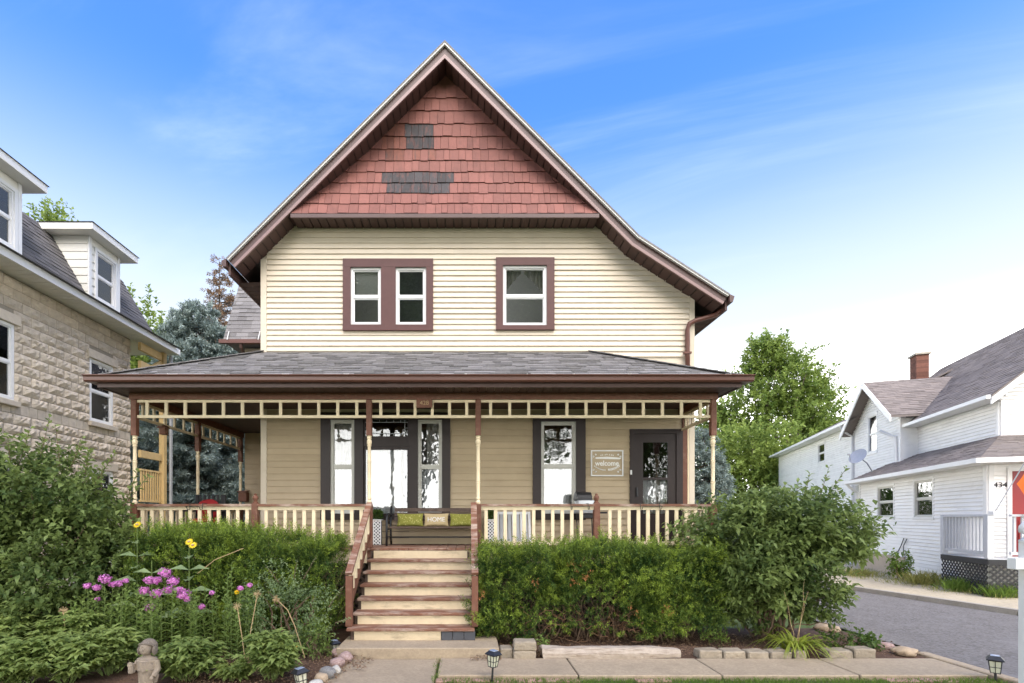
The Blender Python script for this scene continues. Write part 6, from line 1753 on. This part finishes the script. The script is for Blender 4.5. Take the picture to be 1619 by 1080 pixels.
# bare lower twigs of the right hedge
q_ = random.Random(3); bs, ts = [], []
for k in range(120):
    x = q_.uniform(.7, 2.9); y = q_.uniform(7.0, 7.4); z = q_.uniform(.03, .45)
    bs.append((x, y, z)); ts.append((x + q_.uniform(-.3, .3), y + q_.uniform(-.12, .05), z + q_.uniform(-.05, .22)))
hedge2 = [o for o in bpy.data.objects if o.name.startswith('yew_hedge')][-1]
s = stems_mesh(bs, ts, .005, .002, 'dead_twig', 'bare_twigs', hedge2, .2, 4, 5, .03); s['kind'] = 'stuff'
# fallen leaves and chips on the beds
def litter(name, label, areas, n, m, size, seed, z):
    L = Leaves(seed); r = L.r; ps = []
    for (x0, x1, y0, y1, k) in areas:
        mct = int(n * k); ps.append(np.stack([r.uniform(x0, x1, mct), r.uniform(y0, y1, mct), z + r.uniform(0, .05, mct)], 1))
    p = np.concatenate(ps); N = len(p)
    d = r.normal(0, 1, (N, 3)) * np.array([1, 1, .25])
    L.add(p, d, size * r.uniform(.5, 1.4, N), size * .5 * r.uniform(.4, 1.2, N), r.uniform(0, 1, N), .2, .1)
    tag(L.build(name, m, None, tuple(p.mean(0))), label, 'litter', kind='stuff')
litter('mulch_chips', 'brown wood chips and dry leaves strewn over the planting beds', [(.45, 6.0, 6.5, 7.6, .6), (-3.2, -1.65, 5.2, 6.9, .4)], 9000, 'leaf_spruce_brown', .03, 61, .01)
litter('dry_leaves', 'rust coloured dry leaves on the walk by the boulders and step', [(-1.75, -1.45, 5.2, 6.45, .5), (-1.5, -1.2, 5.9, 6.42, .2), (.05, .42, 6.30, 6.42, .15), (.40, .8, 6.5, 7.0, .15)], 500, 'leaf_spruce_brown', .045, 62, .005)
# ---- flower bed on the left
def peony(x, y, h, rad, seed, label, tint=.45, n=26, leafm='leaf_peony'):
    t = thing('peony_plant', (x, y, -.02), label, 'plant', 'peony clumps in the left bed')
    L = Leaves(seed); r = L.r; bs, ts = [], []
    for k in range(n):
        a = r.uniform(0, 6.283); q = rad * r.uniform(.1, 1) ** .6
        tip = np.array([x + q * math.cos(a), y + q * math.sin(a) * .8, h * (1 - .45 * (q / rad) ** 2) * r.uniform(.75, 1.05)])
        b = np.array([x + q * .2 * math.cos(a), y + q * .2 * math.sin(a), 0.0])
        bs.append(tuple(b)); ts.append(tuple(tip))
        for f in np.linspace(.45, 1.0, 5):
            c = b + (tip - b) * f
            for w in range(3):
                an = a + w * 2.1 + r.uniform(-.4, .4) + f * 2.4
                pet = c + np.array([math.cos(an), math.sin(an), .35]) * .06
                for s_, l_ in ((0, .165), (.6, .135), (-.6, .135), (1.2, .10), (-1.2, .10)):
                    ax = np.array([math.cos(an + s_), math.sin(an + s_), .25 + r.normal(0, .15)])
                    L.add(pet[None], ax[None], l_ * r.uniform(.8, 1.15), .052, tint + .35 * (f - .6) + r.normal(0, .14), .18, .22, up=np.array([[0, 0, 1.0]]) + r.normal(0, .2, (1, 3)))
    L.build('foliage', leafm, t, (x, y, 0))
    s = stems_mesh(bs, ts, .005, .003, 'stem_green', 'stems', t, .1, 3, seed, .01); s['kind'] = 'stuff'
for i, (px, py, Y, h, rad, lab) in enumerate(((35, 1060, 5.35, .48, .42, 'peony clump in the lower left corner'), (110, 1055, 5.5, .50, .42, 'peony clump second from the left corner'), (172, 1060, 5.75, .50, .36, 'peony clump just left of the statue'),
        (295, 1065, 5.55, .44, .36, 'peony clump just right of the statue'), (430, 1060, 5.55, .52, .28, 'peony clump near the boulders'), (365, 1078, 5.5, .18, .10, 'small seedling plant between two peony clumps'), (-50, 1050, 5.7, .55, .42, 'peony clump cut by the left picture edge'),
        (120, 1000, 6.4, .62, .40, 'taller peony clump in front of the left lilac'), (20, 1010, 6.45, .6, .4, 'peony clump under the left lilac at the picture edge'))):
    peony(PX(px, Y), Y, h, rad, 70 + i, lab, .42 + .06 * (i % 3), 26 if rad > .2 else 5)
def spike_leaves(L, x, y, h, n, ll, lw, tint, lean=(0, 0), start=.1):
    r = L.r; t = np.linspace(start, 1, n); an = np.arange(n) * 2.399 + r.uniform(0, 6)
    pos = np.stack([x + lean[0] * t, y + lean[1] * t, h * t], 1)
    ax = np.stack([np.cos(an), np.sin(an), .35 + .5 * t], 1)
    L.add(pos, ax, ll * (1.15 - .55 * t), lw, tint + .2 * t + r.normal(0, .1, n), .15, .2, up=np.tile([0, 0, 1.0], (n, 1)) + r.normal(0, .15, (n, 3)))
def flower_head(t, c, rad, m, seed, name='flower_head', n=90):
    L = Leaves(seed); r = L.r
    d = unit(r.normal(0, 1, (n, 3))); d[:, 2] = d[:, 2] * .8 + .2
    p = np.array(c) + d * rad * np.array([1, 1, 1.0]) * r.uniform(.55, 1.05, (n, 1))
    tang = unit(np.cross(d, r.normal(0, 1, (n, 3))))
    L.add(p - tang * .014, tang, .028, .024, r.uniform(0, 1, n), .15, 0, up=d)
    return L.build(name, m, t, c)
def phlox(label, heads, Y, seed, extra, faded=()):
    """clump of leafy stems; heads are photo positions of the blooms"""
    c0 = P(sum(h_[0] for h_ in heads) / len(heads), 1000, Y)
    t = thing('phlox_plant', (c0.x, Y, -.02), label, 'flowers', 'phlox clumps in the left bed')
    L = Leaves(seed); r = L.r; bs, ts = [], []
    for i, h_ in enumerate(heads):
        yy = Y + r.uniform(-.10, .10); top = P(h_[0], h_[1], yy)
        bx = top.x * .75 + c0.x * .25
        spike_leaves(L, bx, yy, top.z - .01, 28, .13, .030, .42, (top.x - bx, 0)); bs.append((bx, yy, 0)); ts.append((top.x, yy, top.z))
        if i not in faded: flower_head(t, (top.x, yy, top.z), .050 * h_[2] * .95, 'petal_phlox', seed * 50 + i, n=int(60 + 40 * h_[2]))
    for k in range(extra):
        x = c0.x + r.uniform(-.42, .42); yy = Y + r.uniform(-.2, .2); hh = r.uniform(.58, .92)
        spike_leaves(L, x, yy, hh, 26, .135, .032, .44, (r.uniform(-.08, .08), r.uniform(-.05, .05))); bs.append((x, yy, 0)); ts.append((x, yy, hh))
    L.build('foliage', 'leaf_phlox', t, (c0.x, Y, 0))
    s = stems_mesh(bs, ts, .004, .0025, 'stem_green', 'stems', t, 0, 3, seed, .004); s['kind'] = 'stuff'
phlox('pink phlox clump in front of the left lilac', [(138, 927, 1.0), (153, 930, 1.1), (166, 917, 1.6), (178, 925, 1), (188, 924, 1.1), (199, 919, .8), (154, 948, .7)], 6.55, 81, 28)
phlox('pink phlox clump with the most blooms behind the statue', [(236, 919, 1.4), (248, 919, 1.4), (261, 907, 1.7), (274, 920, 1.5), (228, 935, 1.4), (247, 940, 1.5), (266, 934, 1.5), (284, 934, 1.2), (290, 941, 1.8), (237, 962, 1.4), (296, 948, .9)], 6.35, 82, 30)
phlox('tall leafy phlox with small pale blooms before the left yew', [(319, 960, .9), (335, 938, .7), (380, 931, .8), (395, 926, .7), (360, 905, .4), (340, 925, .3), (366, 890, .3)], 6.4, 83, 30, faded=(4, 5, 6))
def cup_plant(label, px, Y, head_py, leaves, seed, n_heads=1, lean=0.0):
    top = P(px, head_py, Y); t = thing('cup_plant', (top.x, Y, -.02), label, 'flowers', 'tall yellow flowered plants')
    MB().tube([(top.x - lean, Y, 0), (top.x - lean * .4, Y, top.z * .5), (top.x, Y, top.z)], [.008, .007, .005], 6).build('stalk', 'stem_green', t)
    L = Leaves(seed); r = L.r
    for k, f in enumerate(np.linspace(.35, .86, leaves)):
        for sg in (0, math.pi):
            an = k * 1.57 + sg + .3; an = an if k % 2 else (0.15 + sg)
            ax = np.array([[math.cos(an), math.sin(an) * .8, .28]])
            L.add(np.array([[top.x - lean * (1 - f), Y, top.z * f]]), ax, .40 * (1.15 - .55 * f), .125 * (1.1 - .4 * f), .5 + r.normal(0, .15), .12, .22, up=np.array([[0, -.6, 1.0]]))
    L.build('foliage', 'leaf_cup', t, (top.x, Y, 0))
    for k in range(n_heads):
        c = np.array(top) + np.array([(0, .062, -.055)[k], -.02 * k, (.03, -.015, -.05)[k]])
        Lp = Leaves(seed + 7 + k); a = np.linspace(0, 6.283, 15)[:-1]
        nrm_ = unit(np.array([[.1 * (k - .5), -.75, .55]]))[0]; u1 = unit(np.cross(nrm_, [[0, 0, 1.0]]))[0]; u2 = np.cross(nrm_, u1)
        ax = np.cos(a)[:, None] * u1 + np.sin(a)[:, None] * u2
        Lp.add(np.repeat(c[None], 14, 0), ax, .060, .022, Lp.r.uniform(0, 1, 14), .1, 0, up=np.repeat(nrm_[None], 14, 0))
        Lp.build('petals', 'petal_yellow', t, tuple(c))
        MB().blob(tuple(c + nrm_ * .006), .022, .022, .016, k, .05, 2).build('flower_eye', 'dead_stem', t, smooth=True)
cup_plant('tall yellow cup flower before the porch corner post', 217, 6.9, 833, 6, 91, 1)
cup_plant('yellow cup flower on a tall stalk before the left yew', 299, 6.75, 860, 6, 92, 2)
cup_plant('short budding cup flower between the two tall ones', 240, 6.8, 886, 5, 93, 0)
def yellow_bloom(label, px, py, Y, m, seed):
    c = P(px, py, Y); t = thing('yellow_bloom', (c.x, Y, -.02), label, 'flowers')
    MB().tube([(c.x + .03, Y, -.02), (c.x + .02, Y, c.z * .5), tuple(c)], .003, 5).build('stalk', 'stem_green', t)
    flower_head(t, tuple(c), .032, m, seed, 'petals', 40)
    L = Leaves(seed); spike_leaves(L, c.x + .02, Y, max(c.z - .06, .05), 14, .09, .03, .45); L.build('foliage', 'leaf_phlox', t, (c.x, Y, 0))
yellow_bloom('small golden bloom among the phlox before the left yew', 375, 937, 6.35, 'petal_yellow', 95)
yellow_bloom('small orange bloom low beside the dried stalk', 467, 1023, 5.9, 'petal_orange', 96)
def dry_stalk(label, pts_, Y, seed, head=True):
    P3 = [P(a, b, Y) for a, b in pts_]; P3[0].z = max(P3[0].z, -.02)
    t = thing('dried_stalk', tuple(P3[0]), label, 'dried stalk', 'dried allium stalks')
    MB().tube(P3, .005, 5).build('stalk', 'dead_stem', t)
    if head:
        mb = MB(); q = random.Random(seed); c = P3[-1]
        for k in range(40):
            d = Vector((q.gauss(0, 1), q.gauss(0, 1), q.gauss(0, 1))).normalized() * .05
            mb.tube([c, c + d], .0015, 3, False)
        o = mb.build('seed_head', 'dead_stem', t); o['kind'] = 'stuff'
dry_stalk('dry stalk with round seed head leaning right of the tall phlox', [(391, 1052), (396, 1000), (407, 939)], 6.0, 1)
dry_stalk('dry stalk with seed head at the middle of the tall phlox', [(391, 1078), (383, 1010), (375, 958)], 5.75, 2)
dry_stalk('bent dry stalk curving down beside the rose', [(482, 1040), (466, 990), (455, 965), (437, 947)], 6.2, 3)
dry_stalk('faded seed head at the left end of the phlox', [(104, 1010), (102, 985), (100, 965)], 6.3, 4)
dry_stalk('thin dry cane leaning over the left yew', [(312, 907), (340, 885), (385, 867)], 6.78, 5, False)
# loose shrub rose left of the steps
shrub('rose_shrub', 'loose small leaved rose shrub left of the steps', (-2.45, 6.62, .52), (.66, .42, .62), (-2.45, 6.62, -.02), 620, 9, .036, .022, 'leaf_rose', 101, .06,
      [(*P(440, 920, 6.5), *P(420, 895, 6.4)), (*P(480, 915, 6.5), *P(500, 880, 6.45)), (*P(465, 915, 6.5), *P(470, 885, 6.4)), (*P(530, 985, 6.4), *P(553, 978, 6.35)), (*P(520, 960, 6.4), *P(540, 930, 6.35))], .2, .35, .45, .22, nst=16)
shrub('leafy_weed', 'low bushy weed behind the boulders by the step', (-1.98, 6.5, .22), (.28, .22, .26), (-1.98, 6.5, -.02), 150, 9, .05, .016, 'leaf_phlox', 102, .03, (), .2, .3, .5, .18, cat='plant', nst=8)
# daylily
def lily(label, x, y, n, ll, seed, m='leaf_lily', w=.022):
    t = thing('daylily', (x, y, -.02), label, 'plant')
    r = np.random.default_rng(seed); mb = MB(); T_ = []
    for k in range(n):
        an = r.uniform(0, 6.283); l = ll * r.uniform(.6, 1.1); up_ = r.uniform(.65, 1.25); b = Vector((x + r.normal(0, .05), y + r.normal(0, .05), 0)); k0 = len(mb.v); ns = 7
        d = Vector((math.cos(an), math.sin(an), 0)); sd = Vector((-d.y, d.x, 0))
        for i in range(ns + 1):
            u_ = i / ns; p_ = b + d * (l * .85 * u_ ** 1.25) + Vector((0, 0, l * up_ * (u_ - .95 * u_ ** 2.6)))
            ww = w * (1 - u_ ** 3) * .5 + .001
            mb.v.append(tuple(p_ - sd * ww)); mb.v.append(tuple(p_ + sd * ww)); T_ += [r.uniform(.1, 1)] * 0 + [0.35 + .5 * (k % 5) / 5] * 2
        for i in range(ns): mb.f.append((k0 + 2 * i, k0 + 2 * i + 1, k0 + 2 * i + 3, k0 + 2 * i + 2))
    o = mb.build('blades', m, t)
    at = o.data.attributes.new('tint', 'FLOAT', 'POINT'); at.data.foreach_set('value', np.array(T_, dtype=np.float32))
    return t
dl = lily('arching yellow green daylily clump before the right lilac', PX(1262, 6.62), 6.70, 95, .62, 5)
s = stems_mesh([tuple(P(1258, 1020, 6.7)), tuple(P(1262, 1020, 6.7)), tuple(P(1255, 1020, 6.7))], [tuple(P(1278, 935, 6.65)), tuple(P(1272, 915, 6.65)), tuple(P(1240, 935, 6.65))], .004, .002, 'dead_stem', 'spent_stalks', dl, .1, 5, 4, .02); s['kind'] = 'stuff'
shrub('low_groundcover', 'low green groundcover between the daylily and the driveway', (PX(1335, 6.9), 6.9, .10), (.42, .3, .14), (PX(1335, 6.9), 6.9, -.02), 200, 8, .06, .03, 'leaf_dark', 105, .02, (), .2, .2, .45, .12, cat='plant', nst=6)
shrub('low_groundcover', 'small green seedling beside the block stack', (PX(858, 6.6), 6.62, .12), (.07, .07, .12), (PX(858, 6.6), 6.62, -.02), 26, 6, .04, .03, 'leaf_phlox', 106, .02, (), .2, .2, .55, .08, cat='plant', nst=4)
# weeds by the white house
def weed_clump(label, px, py, Y, rad, h, seed, m='leaf_weed', n=420):
    c = P(px, py, Y); L = Leaves(seed); r = L.r
    p = np.stack([c.x + r.normal(0, rad * .45, n), c.y + r.normal(0, rad * .3, n), np.full(n, .03)], 1)
    d = np.stack([r.normal(0, .35, n), r.normal(0, .35, n), np.ones(n)], 1)
    L.add(p, d, h * r.uniform(.5, 1.1, n), .014, r.uniform(.1, .9, n), .1, .25, up=r.normal(0, 1, (n, 3)))
    tag(L.build('weed_clump', m, None, (c.x, c.y, .02)), label, 'weeds', 'weed clumps along the white house')
weed_clump('dry yellow grass clump at the far end of the foundation', 1360, 910, 15.2, .55, .42, 111)
weed_clump('tall grassy weed clump against the white side wall', 1462, 915, 13.2, .6, .62, 112)
weed_clump('green weed clump at the left corner of the black lattice', 1522, 928, 12.0, .42, .55, 113, 'leaf_grass')
weed_clump('green weed clump in front of the black lattice', 1582, 935, 11.2, .40, .50, 114, 'leaf_grass')
shrub('wall_sapling', 'small upright sapling against the foundation of the white house', (PX(1424, 14.2), 14.2, .55), (.28, .25, .42), (PX(1424, 14.2), 14.2, 0), 130, 8, .09, .045, 'leaf_grass', 115, .05, (), .2, .3, .6, .2, cat='plant', nst=6)

# ------------------------------------------------------------------ trees
def tree(name, label, base, h, crown_c, crown_r, n_cl, per, lsz, leafm, seed, tint0=.4, trunk_r=.22, group=None, lump=.3, inner=.35, nl=26, lobes=None):
    """broadleaf: tapered trunk, limbs reaching into the crown, leaf clusters spread through lobed volumes"""
    t = thing(name, base, label, 'tree', group)
    L = Leaves(seed); r = L.r; q = random.Random(seed)
    cc = np.array(crown_c); cr = np.array(crown_r)
    lob = lobes or [(tuple(cc + unit(r.normal(0, 1, (1, 3)))[0] * cr * .55), tuple(cr * r.uniform(.40, .62))) for _ in range(11)] + [(tuple(cc), tuple(cr * .7))]
    allp = []
    for (c, rr) in lob:
        m = int(n_cl / len(lob)); p, d = shell_points(r, m, c, rr, inner, None, lump, seed, 2.0)
        allp.append(np.concatenate([p, d], 1))
    a = np.concatenate(allp); p, d = a[:, :3], a[:, 3:]
    lay = clump_noise(p, .9, seed + 2); N = len(p)
    axis = unit(d + np.array([0, 0, .3]) + r.normal(0, .5, (N, 3)))
    ln = lsz * 3.2 * r.uniform(.6, 1.3, N)
    twigs_to_leaves(L, p - axis * ln[:, None] * .5, p + axis * ln[:, None] * .5, per, lsz, lsz * .62, tint0 + .5 * lay + r.normal(0, .12, N), droop=0)
    L.build('crown', leafm, t, tuple(cc))
    b = Vector(base); top = Vector(crown_c) + Vector((0, 0, crown_r[2] * .5))
    mid_ = b.lerp(top, .5) + Vector((q.uniform(-.3, .3), q.uniform(-.3, .3), 0))
    tk = MB().tube([b - Vector((0, 0, .1)), b.lerp(mid_, .5), mid_, mid_.lerp(top, .6), top], [trunk_r * 1.25, trunk_r, trunk_r * .75, trunk_r * .4, trunk_r * .1], 10).build('trunk', 'bark', t, smooth=True)
    sel = r.choice(N, nl, replace=False); bs, ts = [], []
    for i in sel:
        f = q.uniform(.25, .85); bs.append(tuple(b.lerp(mid_, f * 1.3) if f < .75 else mid_.lerp(top, (f - .75) * 3))); ts.append(tuple(p[i]))
    s = stems_mesh(bs, ts, trunk_r * .32, .02, 'bark', 'limbs', t, .25, 6, seed, .15); s['kind'] = 'stuff'
    return t
def spruce(name, label, base, h, rad, seed, leafm='leaf_spruce', dens=1.0, z0=.3, tint0=.45, brown_top=0.0, pw=.85, ns=.11):
    t = thing(name, base, label, 'tree')
    L = Leaves(seed); r = L.r; b = np.array(base); bs, ts = [], []
    Lb = Leaves(seed + 1) if brown_top else None
    nb = int(430 * dens)
    zs_ = z0 + (h - z0) * (1 - r.uniform(0, 1, nb) ** .75)
    for z in zs_:
        f = (z - z0) / (h - z0); l = rad * (1 - f) ** pw * r.uniform(.75, 1.08) + .12
        an = r.uniform(0, 6.283)
        d = np.array([math.cos(an), math.sin(an), 0]); p0 = b + np.array([0, 0, z]); sag = -.22 * (1 - f) + .25 * f
        tip = p0 + d * l + np.array([0, 0, l * sag]); bs.append(tuple(p0)); ts.append(tuple(tip))
        nsp = max(6, int(l * 17)); u_ = r.uniform(.18, 1.0, nsp) ** .8
        pos = p0 + (tip - p0) * u_[:, None] + r.normal(0, .05, (nsp, 3))
        sd = np.array([-d[1], d[0], 0]); sg = np.where(r.uniform(0, 1, nsp) < .5, -1, 1)
        ax = unit(d * .75 + sd * (sg * r.uniform(.1, 1.1, nsp))[:, None] + np.array([0, 0, .06]) + r.normal(0, .22, (nsp, 3)))
        ln = (.16 + .22 * (1 - u_)) * r.uniform(.7, 1.25, nsp)
        tg = Lb if (brown_top and z > brown_top) else L
        if tg is Lb and tg is not None: k_ = r.uniform(0, 1, nsp) < .5; pos, ax, ln, u_ = pos[k_], ax[k_], ln[k_], u_[k_]; nsp = len(pos)
        tint = tint0 + .25 * r.normal(0, 1) * .6 + r.normal(0, .12, nsp)
        if nsp: twigs_to_leaves(tg, pos, pos + ax * ln[:, None], 11, ns, ns * .30, tint, spread=.75, droop=0, opp=False, start=.0, tipgain=.4, sizevar=.1)
    L.build('needles', leafm, t, base) if L.V else None
    if Lb and Lb.V: Lb.build('browned_needles', 'leaf_spruce_brown', t, base)
    MB().tube([(base[0], base[1], base[2] - .1), (base[0], base[1], h * .5), (base[0], base[1], h)], [.05 + h * .016, .02 + h * .006, .008], 8).build('trunk', 'bark', t, smooth=True)
    s = stems_mesh(bs, ts, .022, .006, 'bark', 'limbs', t, 0, 3, seed, .02); s['kind'] = 'stuff'
    return t
spruce('blue_spruce', 'broad silver blue spruce behind the porch on the left', (PX(312, 19), 19.2, -.05), 10.0, 3.3, 121, dens=2.0, tint0=.5, pw=.55, ns=.14)
spruce('spruce_tree', 'taller thin spruce with browned top behind the blue spruce', (PX(338, 23), 23.5, -.05), 14.1, 2.7, 123, dens=1.5, tint0=.30, brown_top=9.4, ns=.13)
spruce('blue_spruce', 'blue spruce seen through the right end of the porch', (PX(1118, 17), 17.2, -.05), 4.9, 1.5, 125, dens=.8, tint0=.45)
tg_ = 'leafy trees behind the houses'
def lobe_list(Y, rows): return [((PX(px, Y), Y + dy, PZ(py, Y)), (rx / F * Y, rx * .9 / F * Y, rz / F * Y)) for px, py, rx, rz, dy in rows]
tree('maple_tree', 'large round maple behind the driveway on the right', (PX(1215, 42), 42, -.05), 17, (PX(1215, 42), 42, 11), (6, 4.5, 6), 5200, 9, .25, 'leaf_maple', 131, .42, .4, tg_,
     lobes=lobe_list(42, [(1232, 600, 62, 68, 0), (1182, 640, 50, 56, 0), (1286, 648, 48, 58, 0), (1165, 700, 54, 64, 0), (1235, 690, 66, 74, -1), (1262, 615, 48, 52, 0), (1290, 705, 46, 56, 0), (1210, 565, 32, 34, 0), (1140, 680, 36, 44, 1), (1310, 690, 30, 40, 1)]))
tree('maple_tree', 'bright green lower tree in front of the large maple', (PX(1190, 35), 35, -.05), 9, (PX(1190, 35), 35, 5.5), (4, 3, 4), 3000, 9, .21, 'leaf_maple', 133, .66, .2, tg_,
     lobes=lobe_list(35, [(1165, 715, 48, 46, 0), (1215, 708, 48, 46, 0), (1255, 735, 44, 44, 0), (1185, 765, 54, 46, -.4), (1235, 770, 50, 44, -.4), (1150, 780, 40, 42, 0), (1135, 730, 34, 44, 0), (1275, 780, 34, 36, 2)]))
tree('garden_tree', 'light green tree between the stone house and the blue spruce', (PX(235, 22), 22, -.05), 9, (PX(238, 22), 22, 6.0), (2.2, 2.0, 5.4), 3600, 9, .18, 'leaf_maple', 135, .55, .2, tg_)
tree('garden_tree', 'tree whose top shows above the mansard roof', (PX(75, 24), 25, -.05), 14.0, (PX(66, 24), 25, 13.0), (2.0, 1.8, 4.4), 2200, 9, .18, 'leaf_maple', 137, .5, .25, tg_)
tree('garden_tree', 'dark green tree low behind the left porch', (PX(270, 27), 28, -.05), 8, (PX(290, 28), 28, 4.2), (4.2, 2.0, 4.2), 1700, 9, .2, 'leaf_dark', 139, .4, .2, tg_)
# backdrop of trees far behind
fw = Leaves(151); r = fw.r; n = 5200
xx = r.uniform(-75, 80, n); hh = 5.5 + 3.0 * np.array([mnoise.noise(Vector((x * .09, 0, 4))) for x in xx]) + 1.6 * np.array([mnoise.noise(Vector((x * .4, 0, 9))) for x in xx])
p = np.stack([xx, r.uniform(62, 78, n), r.uniform(0, 1, n) ** .7 * hh], 1)
ax = unit(r.normal(0, 1, (n, 3)) + np.array([0, -.5, .4]))
twigs_to_leaves(fw, p - ax * .5, p + ax * .5, 8, .55, .4, .35 + .3 * clump_noise(p, .25, 5), droop=0)
tag(fw.build('distant_wood', 'leaf_dark', None, (0, 70, 0)), 'distant line of trees behind the houses', 'trees', kind='stuff')
# street trees behind the viewer, mirrored in the window panes
tree('street_tree', 'street tree behind the viewer seen only in window reflections', (-3.2, -7.5, -.05), 17, (-.6, -7.2, 10.8), (8.0, 3.2, 7.0), 6400, 8, .34, 'leaf_dark', 161, .4, .38, 'street trees')
tree('street_tree', 'second street tree behind the viewer seen only in reflections', (10.0, -9.0, -.05), 16, (10.0, -9.0, 9.4), (5.8, 3.0, 6.4), 4200, 8, .34, 'leaf_dark', 163, .4, .36, 'street trees')
